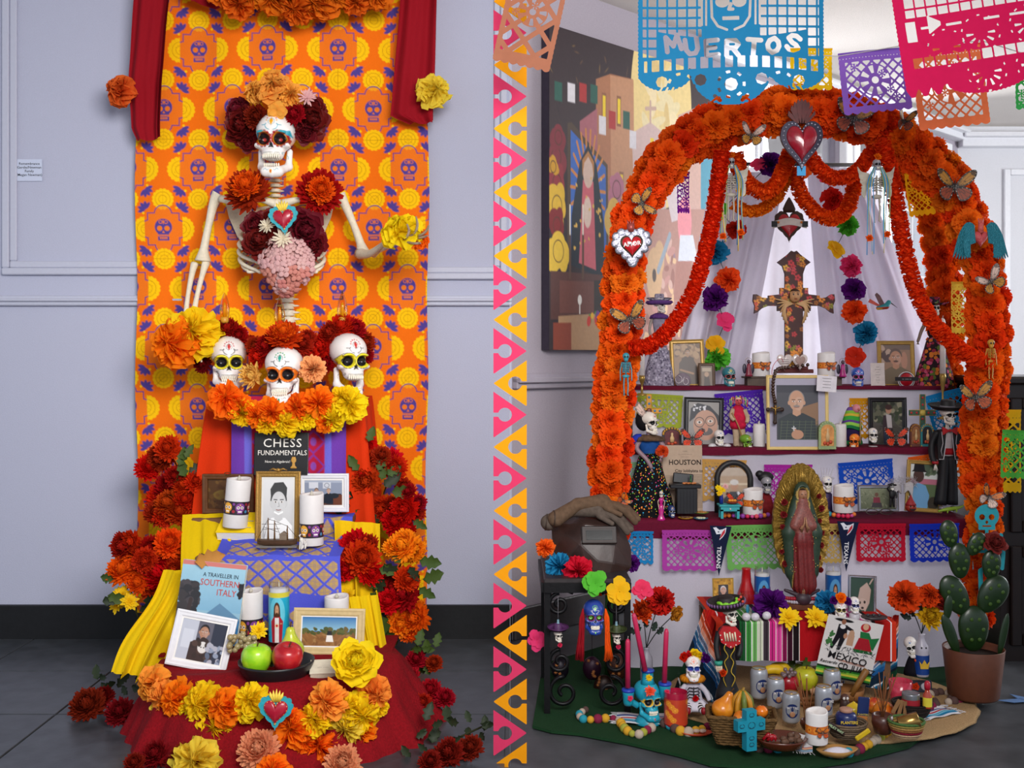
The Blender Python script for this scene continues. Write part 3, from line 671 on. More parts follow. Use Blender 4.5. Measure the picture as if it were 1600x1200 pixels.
def butterfly(label,px,py,Y,w,rot=0,fold=.35,cols=('#b8863a','#1d1512','#241a14','#e8e4dc'),cols2=('#9c4a28','#1d1512','#241a14','#e8e4dc'),yaw=0,pitch=0,group=None,foldR=None):
    kk=(cols,cols2)
    if kk not in BF: BF[kk]=(wingmesh(1,cols),wingmesh(0,cols2))
    a,b=BF[kk]; u=w/78*Y/FPX; t=thing('butterfly',label,'butterfly',P(px,py,Y)); base=T(0,0,0,rz=yaw,rx=pitch)@Matrix.Rotation(rot,4,'Y'); mt=VC(.5,v=.04)
    for s in(-1,1):
        f=fold if s<0 or foldR is None else foldR
        for me in(a,b): link('wing',me,mt,t,Mx=base@Matrix.Diagonal((s*u,u,u,1))@Matrix.Rotation(-f,4,'Z'))
    g=G(u); g.lathe([(.2,-15),(1.3,-12),(1.5,-5),(1.1,-2),(1.9,1),(1.9,6),(1.2,8),(1.3,10),(.4,12)],8,base); 
    for s in(-1,1): g.tube([(s*.5,0,11),(s*3,0,17),(s*6,0,21)],.25,4,base)
    g.o('body',M('#1c1410',.6),t)
    if group: t['group']=group
    return t
def heart(n=40,w=1.,h=1.):
    return [(w*math.sin(t)**3,h*(13*math.cos(t)-5*math.cos(2*t)-2*math.cos(3*t)-math.cos(4*t))/15.) for t in np.linspace(0,2*PI,n,endpoint=False)]
def puffheart(g,w,h,d,Mx=None,c=None,n=44,rings=6):
    ol=heart(n,w,h); V=[];F=[]
    for k in range(rings+1):
        t=k/rings; s=math.cos(t*PI/2); y=-d*math.sin(t*PI/2)
        V+=[(x*s,y,z*s+(.0)*t) for x,z in ol]
    for k in range(rings):
        for j in range(n): F.append((k*n+j,k*n+(j+1)%n,(k+1)*n+(j+1)%n,(k+1)*n+j))
    g.add(V,F,Mx,c); return g
# ================================================================ LEFT BAY
BONE=M('#ddd3bc',.5,b=.15,s=90,v=.08,name='ivory_bone'); BONE2=M('#cfc4ab',.55,b=.2,s=90,v=.1)
REDC=M('#8f0d1c',.85,b=.15,s=300,v=.06,name='red_cloth_fabric')
TO=M('#ff7f12',.75,t=.45,b=.2,s=90,v=.06,name='orange_tissue'); TY=M('#ffe01c',.75,t=.45,b=.2,s=90,v=.05,name='yellow_tissue'); TLY=M('#f6da4a',.75,t=.45,v=.05)
TPO=M('#fba33c',.75,t=.4,v=.05); PEACH=M('#f8b04a',.7,t=.35,v=.08); BURG=M('#6e0c1a',.6,t=.2,v=.15,name='burgundy_petals'); DRED=M('#a8120e',.65,t=.25,v=.15,name='deep_red_petals'); RED=M('#d41f0c',.65,t=.3,v=.12,name='red_petals')
ORG=M('#ef5a0c',.65,t=.3,v=.12,name='orange_petals'); AMB=M('#fb9216',.65,t=.3,v=.1); PINKP=M('#e3b6b4',.7,t=.3,v=.06); CREAM=M('#ece0c8',.7,t=.3,v=.05); LEAFM=M('#43591f',.6,t=.2,v=.2,b=.2,name='leaf_green'); LEAFD=M('#26331c',.6,t=.15,v=.2); YEL=M('#f5cf1a',.65,t=.3,v=.08); RUST=M('#c9380f',.65,t=.3,v=.12); DARKM=M('#7d0f0d',.65,t=.2,v=.2)
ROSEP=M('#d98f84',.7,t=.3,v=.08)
# red curtains
def curtain(label,pts,Y,folds):
    """pts rows: (y, xl, xr)"""
    u=Y/FPX; g=G(u); x0=pts[0][1]; ys=[p[0] for p in pts]
    def fn(U,V):
        yy=ys[0]+(ys[-1]-ys[0])*V; xl=np.interp(yy,ys,[p[1] for p in pts]); xr=np.interp(yy,ys,[p[2] for p in pts])
        return (xl+(xr-xl)*U)-440, 4*np.sin(U*folds*2*PI+V*1.2)+3*np.sin(U*folds*9.7+V*1.5)+1.2*np.sin(V*14+U*5), -(yy)+1.2*np.sin(U*9)*V**6
    g.grid(fn,70,60); g.grid(lambda U,V:(fn(U,V)[0]*1,fn(U,V)[1]+14,fn(U,V)[2]+6),30,30)
    o=tag(g.o('curtain',REDC),label,'curtain'); o.location=P(440,0,Y); return o
curtain('dark red curtain hanging left of the printed wall cloth',[(-90,214,262),(0,208,261),(60,203,256),(130,198,250),(170,202,249),(200,203,248),(219,212,248)],4.12,1.6)
curtain('dark red curtain hanging right of the printed wall cloth',[(-90,622,680),(0,625,682),(80,618,680),(150,612,678),(180,609,676),(193,640,676)],4.12,1.7)
o=drape('red_swag',P(262,-30,4.1),P(622,-30,4.1),P(300,5,4.1),P(590,5,4.1),REDC,6,.02,60,14,sag=.03); tag(o,'strip of dark red cloth behind the orange paper flowers at the very top','cloth')
o=flower('tissue',P(190,143,4.07),.056,M('#e8742a',.75,t=.4,v=.1),(-.6,-1,.1)); tag(o,'orange paper flower on the left red curtain','flower')
o=flower('tissue',P(677,143,4.07),.056,TLY,(.5,-1,.1)); tag(o,'yellow paper flower on the right red curtain','flower')
t=thing('flower_garland','orange paper flower garland across the top edge above the skeleton','garland',P(440,0,4.05))
gl=lambda t,p:Vector(p)-t.location
for (x,y,r) in((372,2,26),(395,-14,26),(430,-6,28),(466,10,26),(452,-16,26),(500,0,30),(530,-12,26),(556,0,22),(590,-10,24),(345,-16,22)): flower('tissue',gl(t,P(x,y,4.03)),r*.0024,M('#e87818',.75,t=.4,v=.1),(R.uniform(-.3,.3),-1,-.5),t)
# ---- skeleton
YS=4.08; u=YS/FPX
sk=thing('skeleton','life-size ivory plastic skeleton with painted skull, burgundy flowers and open arms','skeleton',P(447,520,YS))
def L(px,py,Y=YS): return P(px,py,Y)-sk.location
def bone(nm,pts,rs,mat=BONE,n=12,par=None):
    g=G(); g.tube([L(*q) for q in bez([(p[0],p[1],p[2] if len(p)>2 else YS) for p in pts],6)],[r*u for r in rs],n); return g.o(nm,mat,par or sk)
a=skull('',431,277,3.99,104,SK_TOP,rz=.0,res=90,open_=.10,parent=sk,teeth=True); [setattr(c,'location',c.location-sk.location) for c in sk.children if c.name.startswith('skull')]
# spine
g=G()
for i in range(9):
    y=282+i*8; g2=G(); g2.lathe([(6,-2.6),(8,-2),(7,0),(8,2),(6,2.6)],14,T(*(L(430+i*.4,y,4.06)/u))); g2.ball(tuple(L(430+i*.4,y,4.075)/u+Vector((0,4,0))),(13,3,2),8); g2.u=u; g2.o('neck_vertebra',BONE2,sk)
for i in range(17):
    y=354+i*10.4; x=440+ (i-4)*1.2 if i>4 else 437+i*.5; g2=G(u); c_=L(x,y,4.13)/u; g2.lathe([(8,-4.6),(10.5,-3.8),(8.5,0),(10.5,3.8),(8,4.6)],14,T(*c_)); g2.ball((c_.x,c_.y,c_.z+1),(19,4,2.4),8); g2.ball((c_.x,c_.y,c_.z-1),(5,7,6),8); g2.o('vertebra',BONE2 if i<9 else BONE,sk)
# sternum, clavicles, shoulder blades, ribs
g=G(u); c_=L(436,330,3.99)/u; g.prism([(c_.x-9,c_.z+16),(c_.x+9,c_.z+16),(c_.x+6,c_.z),(c_.x+7,c_.z-50),(c_.x,c_.z-62),(c_.x-7,c_.z-50),(c_.x-6,c_.z)],c_.y-2,c_.y+3); g.o('sternum',BONE,sk)
bone('clavicle',[(430,318,3.99),(405,312,3.98),(375,318,4.02),(345,310,4.06)],[7,4,4,6]); bone('clavicle',[(442,318,3.99),(470,312,3.98),(500,318,4.02),(530,310,4.06)],[7,4,4,6])
for s in(-1,1):
    g=G(u); q=[(350,305),(395,318),(388,345),(372,372),(358,340)] if s<0 else [(525,305),(480,318),(487,345),(503,372),(517,340)]
    pts=[(L(x,y,4.15)/u) for x,y in q]; g.prism([(p.x,p.z) for p in pts],pts[0].y-1,pts[0].y+2); g.o('shoulder_blade',BONE2,sk)
    for i in range(10):
        k=i/9; yb=322+i*9.5; wd=[38,50,58,63,66,67,66,62,55,46][i]; drop=[14,20,26,31,35,38,42,40,30,20][i]; cx=437+i*.6
        pts=[]
        end=2.75 if i<7 else (2.3 if i<8 else 1.9)
        for a in np.linspace(.1,end,16): pts.append(L(cx+s*wd*math.sin(a)**.8,yb+drop*(a/PI)*1.25,4.13-.155*(1-math.cos(a))/2*1.15))
        if i<8: pts.append(L(cx+s*8,yb+drop*.62 if i<4 else yb+drop*.55+6,3.985))
        g=G(); g.tube(bez(pts,3),[2.6*u,3.4*u,3.2*u,2.4*u],7,flat=1.0); g.o('rib',BONE,sk)
# arms
bone('upper_arm_bone',[(342,303),(334,318),(326,352),(319,388),(317,408)],[11,7.5,5.5,6.5,13])
bone('forearm_bone',[(304,412,YS),(300,428,4.06),(294,460,4.03),(290,494,4.0)],[6,4.5,3.4,4]); bone('forearm_bone',[(322,410,YS),(316,430,4.06),(308,462,4.03),(301,500,4.0)],[6.5,4.2,3.6,5])
bone('upper_arm_bone',[(530,306),(538,318),(552,350),(563,380),(568,398)],[11,7,5.5,6.5,12])
bone('forearm_bone',[(562,396,YS),(578,396,4.0),(602,380,3.9),(616,374,3.85)],[9,5.5,4,4]); bone('forearm_bone',[(584,398,YS),(592,392,3.98),(610,384,3.88),(620,379,3.85)],[5,3.4,3,3.5])
g=G(); 
h1=G(u)
for i,(dx,dz) in enumerate([(0,0),(6,1),(3,-4),(9,-3),(12,1)]): h1.ball(tuple(L(292+dx-6,500-dz,3.99)/u),(4.5,4,4),8)
h1.o('wrist_bones',BONE,sk)
for i in range(5):
    x=284+i*6.5; bone('finger_bone',[(290+i*2.6,508,3.98),(x+1,530,3.95),(x+2,552,3.93),(x+5,566,3.925)],[2.4,1.8,2,1.5],n=7)
h1=G(u)
for i,(dx,dz) in enumerate([(0,0),(5,2),(4,-3),(9,1)]): h1.ball(tuple(L(616+dx,376-dz,3.84)/u),(4.2,4,3.6),8)
h1.o('wrist_bones',BONE2,sk)
TW=M('#96806a',.6,v=.15)
for i,(ex,ey,mx,my) in enumerate([(668,368,650,372),(670,352,655,368),(650,338,646,366),(636,350,634,372),(657,380,644,380)]): bone('finger_bone',[(622,375,3.83),(mx,my,3.78-.01*i),((mx+ex)/2+4,(my+ey)/2,3.77-.01*i),(ex,ey,3.76-.01*i)],[2.3,1.8,2,1.2],mat=TW,n=7)
o=flower('tissue',P(628,362,3.80),.068,TY,(-.1,-.7,1)); tag(o,'yellow paper flower lying in the skeleton open hand at right','flower')
o=flower('tissue',P(655,372,3.82),.035,TO,(.6,-.7,.4)); tag(o,'small orange paper flower behind the fingers of the open hand','flower')
o=flower('tissue',P(304,521,3.9),.088,TY,(.1,-1,.2)); tag(o,'big yellow paper flower held in the skeleton lowered hand','flower')
o=flower('tissue',P(275,538,3.86),.082,TO,(-.2,-1,.1)); tag(o,'big orange paper flower held in the skeleton lowered hand','flower')
# crown and chest flowers
def cluster(name,label,items,Y=None,cat='flowers'):
    t=thing(name,label,cat,P(items[0][1],items[0][2],items[0][3])); 
    for it in items:
        k,x,y,yy,r,m=it[:6]; n=it[6] if len(it)>6 else (R.uniform(-.35,.35),-1,R.uniform(-.1,.5)); flower(k,gl(t,P(x,y,yy)),r*yy/FPX,m,n,t)
    return t
cluster('flower_wreath','crown of burgundy peonies and peach blooms on the skeleton head',[('peony',380,196,4.02,34,BURG,(-.5,-1,.1)),('peony',372,172,4.04,24,BURG,(-.6,-1,.5)),('peony',388,222,4.02,18,BURG,(-.2,-1,-.3)),('peony',484,188,4.02,34,BURG,(.5,-1,.1)),('peony',490,168,4.04,22,BURG,(.6,-1,.4)),('peony',478,208,4.0,20,BURG,(.2,-1,-.3)),('mum',400,182,3.95,21,DARKM),('mum',460,178,3.95,19,DRED),('carnation',430,140,3.97,30,PEACH,(0,-.9,.5)),('open',425,148,3.93,26,PEACH,(-.1,-.8,.6)),('carnation',455,150,3.96,22,PEACH,(.3,-1,.2)),('carnation',401,144,3.97,20,PEACH,(-.3,-1,.3)),('open',426,117,4.0,17,PEACH,(0,-.6,.8)),('open',432,173,3.92,17,PEACH,(0,-1,-.6)),('daisy',480,152,3.93,16,PINKP,(.2,-1,.2))],cat='flower crown')
o=flower('mum',P(386,297,3.95),.088,DRED,(-.25,-1,.45)); tag(o,'red and orange chrysanthemum on the skeleton left shoulder in the photo','flower'); o2=flower('mum',P(384,289,3.91),.058,ORG,(-.25,-1,.5),parent=None); tag(o2,'orange centre bloom set in the chrysanthemum on the left shoulder','flower')
o=flower('mum',P(500,298,3.95),.088,DRED,(.2,-1,.1)); tag(o,'red chrysanthemum with orange heart on the skeleton right shoulder in the photo','flower'); o2=flower('mum',P(501,296,3.915),.055,ORG,(.2,-1,.1)); tag(o2,'orange centre bloom set in the chrysanthemum on the right shoulder','flower')
cluster('chest_bouquet','bouquet of burgundy peonies with cream daisies on the skeleton ribcage',[('peony',408,378,3.93,32,BURG),('peony',400,352,3.95,24,BURG),('peony',425,340,3.95,18,BURG),('peony',476,360,3.93,36,BURG),('peony',490,385,3.94,24,BURG),('peony',465,345,3.93,24,BURG),('peony',420,395,3.94,22,BURG),('daisy',417,353,3.9,15,CREAM,(-.2,-1,.4)),('daisy',441,372,3.88,18,CREAM,(0,-1,.2))])
t=thing('hydrangea','pale pink hydrangea head at the skeleton waist','flower',P(445,415,3.93))
g=G(); rs=random.Random(4); cen=[]
for i in range(120):
    z=1-2*(i+.5)/120; a=i*2.4; rr=math.sqrt(1-z*z); n=Vector((rr*math.cos(a),-abs(rr*math.sin(a)),z)); cen.append(n)
me=None
for n in cen:
    rj=rs.uniform(.8,1.18)*(1 if n.z>-.2 else .9); p=P(447+n.x*38*rj*(1-.25*max(0,-n.z)),416-n.z*44*rj,3.93+n.y*.07*rj); q=(n+Vector((0,-.5,0))).to_track_quat('Z','Y').to_matrix().to_4x4()
    if me is None:
        g=G(); 
        for k_ in range(4): g.ball((.55*math.cos(k_*PI/2),.55*math.sin(k_*PI/2),.05),(.5,.42,.12),8)
        g.ball((0,0,.12),(.12,.12,.1),6); o=g.o('floret',PINKP,t); me=o.data
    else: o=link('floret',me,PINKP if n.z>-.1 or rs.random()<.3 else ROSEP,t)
    o.matrix_basis=Matrix.Translation(p-t.location)@q@T(0,0,0,rz=rs.random()*6,s=.021*rs.uniform(.85,1.2))
# sacred heart pins
def heartpin(label,px,py,Y,s,edge='#2a9aa8',fill='#a3122c',rot=0,flame='#e6c84a',dots='#e8b64a',nm='heart_ornament',d=.35,flh=1.,n=18):
    """s = half width in photo pixels"""
    u=Y/FPX*s; t=thing(nm,label,'ornament',P(px,py,Y),ry=rot); g=G(u); ol=heart(72,1.25,1.3)
    sc=[(x*(1+.10*abs(math.sin(i*n/72*PI))),z*(1+.10*abs(math.sin(i*n/72*PI)))) for i,(x,z) in enumerate(ol)]
    g.prism(sc,-.10,.06); g.o('scalloped_rim',M(edge,.5,b=.3,s=120),t)
    g=G(u); puffheart(g,.95,1.0,d,T(0,-.1,0)); g.o('heart',M(fill,.35,coat=.3,v=.08),t)
    g=G(u)
    for x,z in heart(22,.86,.9): g.ball((x,-.18,z),.065,6)
    g.o('studs',M(dots,.5),t)
    g=G(u)
    for k_ in(-2,-1,0,1,2): g.tube([(0+k_*.1,-.05,.7),(k_*.22,-.12,1.2*flh),(k_*.26,-.05,(1.7-.12*abs(k_))*flh)],[.1,.13,.02],7)
    g.o('flame',M(flame,.5),t); return t
heartpin('small turquoise and red heart pin on the skeleton breastbone',443,341,3.86,17,rot=-.1)
# ---- three painted skulls with flower crowns and candle bulbs
skull('painted skull with yellow eye rings at the left of the three',357,614,3.94,92,SK_YEL,rz=.28,res=72,group=None)
skull('painted skull with orange eye rings at the centre, lowest of the three',443,636,3.80,98,SK_ORG,rz=.02,res=78)
skull('painted skull with yellow eye rings and open mouth at the right of the three',545,614,3.92,96,SK_YEL,rz=.5,res=72,open_=.28)
def crown(label,items): return cluster('flower_wreath',label,items,cat='flower crown')
crown('red chrysanthemum crown on the left painted skull',[('mum',355,514,3.95,22,DRED,(0,-1,.8)),('mum',372,524,3.95,18,DRED,(.5,-1,.3)),('mum',388,538,3.97,18,DRED,(.7,-1,0)),('mum',336,528,3.97,15,DARKM,(-.6,-1,.3)),('mum',316,568,3.98,17,DARKM,(-.4,-1,0))])
crown('red chrysanthemum crown on the centre painted skull',[('mum',443,524,3.80,30,RED,(0,-.9,.9)),('mum',443,518,3.78,18,ORG,(0,-.9,.9)),('mum',416,540,3.83,20,DRED,(-.5,-1,.2)),('mum',404,556,3.86,20,RED,(-.7,-1,0)),('mum',472,538,3.83,20,DRED,(.5,-1,.2)),('mum',484,554,3.86,16,RED,(.7,-1,0)),('mum',398,540,3.88,16,DRED),('mum',480,528,3.86,16,DRED)])
crown('red chrysanthemum crown on the right painted skull',[('mum',533,510,3.94,24,RED,(0,-1,.7)),('mum',515,520,3.92,20,DRED,(-.4,-1,.4)),('mum',502,540,3.92,22,RED,(-.6,-1,.2)),('mum',554,514,3.96,20,DRED,(.5,-1,.4)),('mum',570,535,3.99,20,DRED,(.8,-1,.2)),('mum',508,566,3.93,18,DRED,(-.5,-1,-.2)),('mum',572,556,3.99,15,DRED,(.8,-1,0))])
o=flower('rosette',P(393,587,3.78),.052,M('#f2bd62',.7,t=.3),(-.3,-1,.1)); tag(o,'cream yellow pompom flower left of the centre skull','flower')
o=flower('carnation',P(488,577,3.80),.052,M('#f4b070',.7,t=.3),(.4,-1,.1)); tag(o,'peach silk flower right of the centre skull','flower')
for (x,y,h,lab) in((351,497,40,'left'),(437,505,44,'centre'),(535,497,44,'right')):
    Yc=3.94 if x!=437 else 3.84; u=Yc/FPX; t=thing('flame_bulb','amber flame-shaped electric candle bulb above the %s painted skull'%lab,'bulb',P(x,y,Yc)); k_=h/44
    g=G(u); g.lathe([(6*k_,0),(8*k_,5),(8.6*k_,14),(6.5*k_,26),(3*k_,36),(.6,44*k_)],16,cap=False); g.o('glass_shell',GLASS('#f6e4a8'),t)
    g=G(u); g.lathe([(5,-8),(6.4,-5),(6.4,1),(3,2)],14); g.o('base',M('#c79030',.4),t); g=G(u); g.lathe([(2.6,0),(3.2,10),(2.6,20),(.5,25)],10); g.o('inner_candle',M('#e8a818',.5,t=.2),t)
# ---- top table and its cloths
YT=3.86; zt=.955
g=G(); g.box(xx(447,YT),YT+.14,zt-.012,.52,.28,.024,bev=.004); tb=thing('display_table','raised cloth-covered stand carrying the three painted skulls','table',(xx(447,YT),YT+.14,0)); bb=g; bb.v[0]-=np.array([xx(447,YT),YT+.14,0]); bb.o('table_top',M('#6b4a2e',.6),tb)
g=G()
for a in(-1,1):
    for b in(-1,1): g=G(); g.box(a*.24,b*.12,zt/2-.01,.03,.03,zt-.03); g.o('leg',M('#5b3f28',.6),tb)
ORC=M('#d83a08',.85,b=.15,s=300,v=.05,t=.1,name='orange_red_cloth')
g=G(); x0,x1=xx(326,YT),xx(566,YT)
# cloth: top sheet + front skirt flaring to the floor steps
def skirt(name,mat,x0,x1,Yf,z,x0b,x1b,Yb,zb,depth,nf,amp,label,cat='cloth',pic=None):
    g=G(); s=np.linspace(0,1,90)
    def fn(U,V):
        # U along perimeter (left back, front, right back), V down
        a=depth/(2*depth+(x1-x0)); xs=np.interp(U,[0,a,1-a,1],[x0,x0,x1,x1]); ys=np.interp(U,[0,a,1-a,1],[Yf+depth,Yf,Yf,Yf+depth]); xb=np.interp(U,[0,a,1-a,1],[x0b,x0b,x1b,x1b]); yb=np.interp(U,[0,a,1-a,1],[Yf+depth,Yb,Yb,Yf+depth])
        w=np.sin(U*nf*2*PI)+.4*np.sin(U*nf*4.6*PI+1); k=V**.8; e=.5*(1-np.cos(np.minimum(V*12,PI)))
        X=xs+(xb-xs)*k+amp*k*w*np.where(U<a,-1,np.where(U>1-a,1,0.2)); Yy=ys+(yb-ys)*k-amp*k*w*((U>=a)&(U<=1-a)); return X,Yy-.004*e,z+.003-(z-zb)*V
    g.grid(fn,120,40); g.box((x0+x1)/2,Yf+depth/2,z+.002,x1-x0,depth,.004)
    o=g.o(name,mat); return tag(o,label,cat)
skirt('tablecloth',ORC,x0,x1,YT-.005,zt,xx(296,YT-.04),xx(580,YT-.04),YT-.06,.5,.28,7,.014,'orange-red cloth draped over the skull stand','tablecloth')
pc=Pic(235,180,'#6a3aa0',.6); pc.r(0,0,235,30,'#6b3f9c')
for i in range(9): pc.l([(0,20+i*7),(235,16+i*7)],1.2,'#4b52b8')
pc.r(30,60,205,180,'#b01e40'); pc.r(28,60,42,180,'#6a64c8'); pc.r(192,60,206,180,'#6a64c8'); pc.r(94,60,110,180,'#6a3aa0'); pc.r(130,60,146,180,'#6a3aa0')
for y in(90,130,165):
    for x in(68,168): pc.l([(x-24,y),(x,y-16),(x+24,y),(x,y+16),(x-24,y)],2.5,'#7a3aa0'); pc.e(x,y,6,6,'#8a4aa8')
g=G(); Yc=YT-.075
def fn(U,V):
    x=xx(330,YT)+(xx(562,YT)-xx(330,YT))*U; s=V*.44; z=np.where(s<.16,zt+.012,zt+.012-(s-.16)); y=np.where(s<.16,YT+.12-s,Yc+.035-.0*s)+.006*np.sin(U*25+V*3)*(s>.16); k=np.clip((s-.16)/.05,0,1); x=x*(1-k)+k*(xx(369,YT)+(xx(545,YT)-xx(369,YT))*U); return x,np.where(s<.16,y,YT-.04-.03*k+.006*np.sin(U*25+V*3)),z
g.grid(fn,pc.nx,pc.ny,C=pc.a.reshape(-1,3)); tag(g.o('woven_cloth',VC(.85,b=.2,s=300)),'purple and crimson woven cloth with blue bands hanging from the skull stand','cloth')
t=thing('flower_garland','garland of orange and yellow paper flowers under the painted skulls','garland',P(450,650,3.72))
for (x,y,r,m) in((354,633,24,TO),(380,652,19,TY),(402,656,18,TO),(425,650,20,TO),(416,668,15,TY),(449,668,18,TY),(468,643,20,TO),(498,636,23,TO),(487,655,15,TY),(478,662,14,TY),(520,660,17,TY),(548,640,24,TY),(535,628,16,TY),(509,668,14,TO),(376,640,16,TO)): flower('tissue',gl(t,P(x,y-7,3.70)),r*.00235,m,(R.uniform(-.3,.3),-1,R.uniform(-.2,.5)),t)
# ---- second step
z2=.556; z3=.462
def tbl(label,x0,x1,Y0,Y1,z,mat=M('#6b4a2e',.6)):
    cx,cy=(x0+x1)/2,(Y0+Y1)/2; t=thing('display_step',label,'stand',(cx,cy,0)); g=G(); g.box(0,0,z-.011,x1-x0,Y1-Y0,.022,bev=.003); g.o('step_top',mat,t)
    for a in(-1,1):
        g=G(); g.box(a*((x1-x0)/2-.02),0,(z-.022)/2,.02,Y1-Y0-.02,z-.022); g.o('side_panel',mat,t)
    return t
tbl('narrow wooden step behind the gold frame, hidden under cloth',xx(312,3.8),xx(556,3.8),3.7,3.82,z2)
tbl('cloth-covered step carrying the gold frame and the ship model',xx(318,3.6),xx(524,3.6),3.5,3.7,z3)
YC=M('#e8c20c',.85,b=.12,s=300,v=.05,t=.15,name='yellow_cloth')
# blue and gold net cloth over the step
pb=Pic(220,260,'#4d54c4',.75); X,Y_=pb.X,pb.Y
def net(x0,y0,x1,y1):
    m=(pb.X>x0)&(pb.X<x1)&(pb.Y>y0)&(pb.Y<y1); a=(pb.X+pb.Y*1.2)/32; b=(pb.X-pb.Y*1.2)/32; d=np.minimum(abs(a-np.round(a)),abs(b-np.round(b)))*32; pb.put(np.where(m,3.2-d,1e3),'#b3935a')
    f=(abs((pb.X%3.2)-1.6)<.5)|(abs((pb.Y%3.2)-1.6)<.5); pb.put(np.where(m&f&(d>3),-1.,1e3),'#7b6a8a',.5)
net(22,96,200,140); net(10,150,215,205); net(150,30,205,90); net(20,232,205,260)
pb.e(108,134,14,9,'#4d54c4'); 
for i in range(5): pb.e(78+i*14,118,4,5,'#8d8ac8')
g=G(); xa,xb=xx(345,3.6),xx(542,3.6)
def fn(U,V):
    s=V*.62; x=xa+(xb-xa)*U-.0; y=np.where(s<.12,3.70-.0-s*0,0); 
    z=np.interp(s,[0,.10,.13,.33,.36,.62],[z2+.004,z2+.004,z3+.05,z3+.005,z3-.01,.24]); y=np.interp(s,[0,.10,.13,.33,.36,.62],[3.79,3.695,3.68,3.495,3.485,3.45])
    return x+.01*np.sin(V*9)*(U-.5),y-.008*np.sin(U*14+1)*(s>.33)*np.clip((s-.33)*5,0,1),z+.003*np.sin(U*20+V*9)
g.grid(fn,pb.nx,pb.ny,C=pb.a.reshape(-1,3)); tag(g.o('net_cloth',VC(.8,b=.25,s=400)),'blue cloth with tan net pattern running down under the gold frame and ship','cloth')
o=drape('yellow_drape',(xx(283,3.7),3.72,z2+.01),(xx(352,3.7),3.74,z2+.012),(xx(286,3.5),3.48,.40),(xx(372,3.5),3.47,.395),YC,2,.02,40,30,ph=1,top=.2); tag(o,'yellow cloth draped left of the yellow book','cloth')
o=drape('yellow_drape',(xx(520,3.62),3.66,z2+.0),(xx(590,3.65),3.72,z2-.02),(xx(530,3.5),3.5,.33),(xx(592,3.5),3.56,.32),YC,2,.022,40,30,ph=2,top=.3); tag(o,'yellow cloth draped right of the candles on the middle step','cloth')
o=drape('yellow_drape',(xx(250,3.45),3.5,.42),(xx(372,3.5),3.46,.42),(xx(172,3.2),3.2,.17),(xx(300,3.2),3.25,.13),YC,5,.034,60,40,ph=3,top=.15,side=.02); tag(o,'yellow cloth flowing down left side beside the travel book','cloth')
o=drape('yellow_drape',(xx(540,3.5),3.46,.34),(xx(590,3.5),3.5,.34),(xx(560,3.3),3.3,.16),(xx(615,3.3),3.3,.10),YC,3,.02,40,30,ph=4,top=.2); tag(o,'yellow cloth flowing down right side behind the cream frame','cloth')
# ---- chess book
def book(label,px,py,Y,w,h,th,cov,tilt=-.1,rz=0,ry=0,pages='#e4dcc8',nm='book',pic=None):
    u=Y/FPX; t=thing(nm,label,'book',P(px,py,Y),rx=tilt,rz=rz,ry=ry); g=G(u); g.box(0,-th/2+.4,h/2,w,.8,h); g.box(0,th/2-.4,h/2,w,.8,h); g.box(-w/2+.4,0,h/2,.8,th,h); g.o('cover',cov,t)
    g=G(u); g.box(.4,0,h/2,w-2,th-1.6,h-2); g.o('pages',M(pages,.8,b=.3,s=500),t)
    if pic is not None: g=G(u); picgrid(g,pic,w,h,y=-th/2-.15); g.o('cover_print',VC(.4,v=.02),t)
    return t,u
W_=M('#e8e4dc',.6,v=.02); 
t,u=book('black paperback chess book standing under the flower garland',439,742,3.74,84,66,6,M('#131214',.4),pic=None)
text('CHESS',19*u,W_,t,(2*u,-3.3*u,49*u),sx=1.05,sp=1.1); text('FUNDAMENTALS',11*u,W_,t,(2*u,-3.3*u,34*u),sx=.92); text('Now in Algebraic!',5.4*u,W_,t,(-5*u,-3.3*u,20.5*u))
g=G(u); g.lathe([(5,10),(5,12),(2.5,14),(2,19),(4,21),(4,25),(3,26),(3,28)],10,T(20,-3.2,0,s=(1,.1,1))); g.o('chess_piece_print',M('#b98a3c',.6),t)
# ---- frames on the back step
WD=M('#5a3516',.5,b=.3,s=40,v=.25,name='dark_wood'); GD=M('#9c7637',.42,m=.5,b=.3,s=200,v=.15,name='antique_gold'); WH_=M('#dedee2',.5,v=.03,name='white_frame')
p=Pic(64,44,'#4f3216',1.5); p.e(28,24,20,8,'#6d5522'); p.l([(4,34),(60,32)],3,'#3a2410'); p.sp(40,0,0,64,44,3,['#5b3c18','#46290f','#66481f'],3)
t=frame('dark wooden shadow box frame behind the left candle',356,803,3.745,80,62,8,WD,p,tilt=0.02,d=8)
g=G(3.745/FPX); g.tube([(-5*math.cos(a),-1,63+2.2*math.sin(a)) for a in np.linspace(0,2*PI,16,endpoint=False)],.6,5,closed=True); g.o('hanging_ring',M('#5a4322',.4,m=.6),t)
p=Pic(66,48,'#8a94a8',1.6); p.r(0,0,66,5,'#a8b0c0'); p.r(8,4,24,16,'#d0d4dc'); p.r(32,4,46,16,'#c8ccd4'); p.ring(39,10,4,1,'#6a7080'); p.r(0,32,66,48,'#5a3a2c'); p.r(38,26,64,46,'#2a2c34'); face(p,21,20,8,'#b08a74','#2a2220','#2a2c36'); face(p,42,20,8,'#c09a84','#777','#1c2430'); p.r(50,28,66,48,'#6a3a28'); p.e(52,30,8,5,'#202830')
frame('white frame with a colour snapshot of two seated people, behind the right candle',505,800,3.745,80,60,8,WH_,p,tilt=.02,mb=3)
p=Pic(54,84,'#c9c9c9',1.8); p.vg(0,84,'#d6d6d6','#bdbdbd'); p.p([(6,84),(8,66),(22,56),(36,56),(50,68),(54,84)],'#efefef'); face(p,28,34,34,'#c4c4c4','#3c3c3c','#ededed',dark='#2a2a2a',shw=.72)
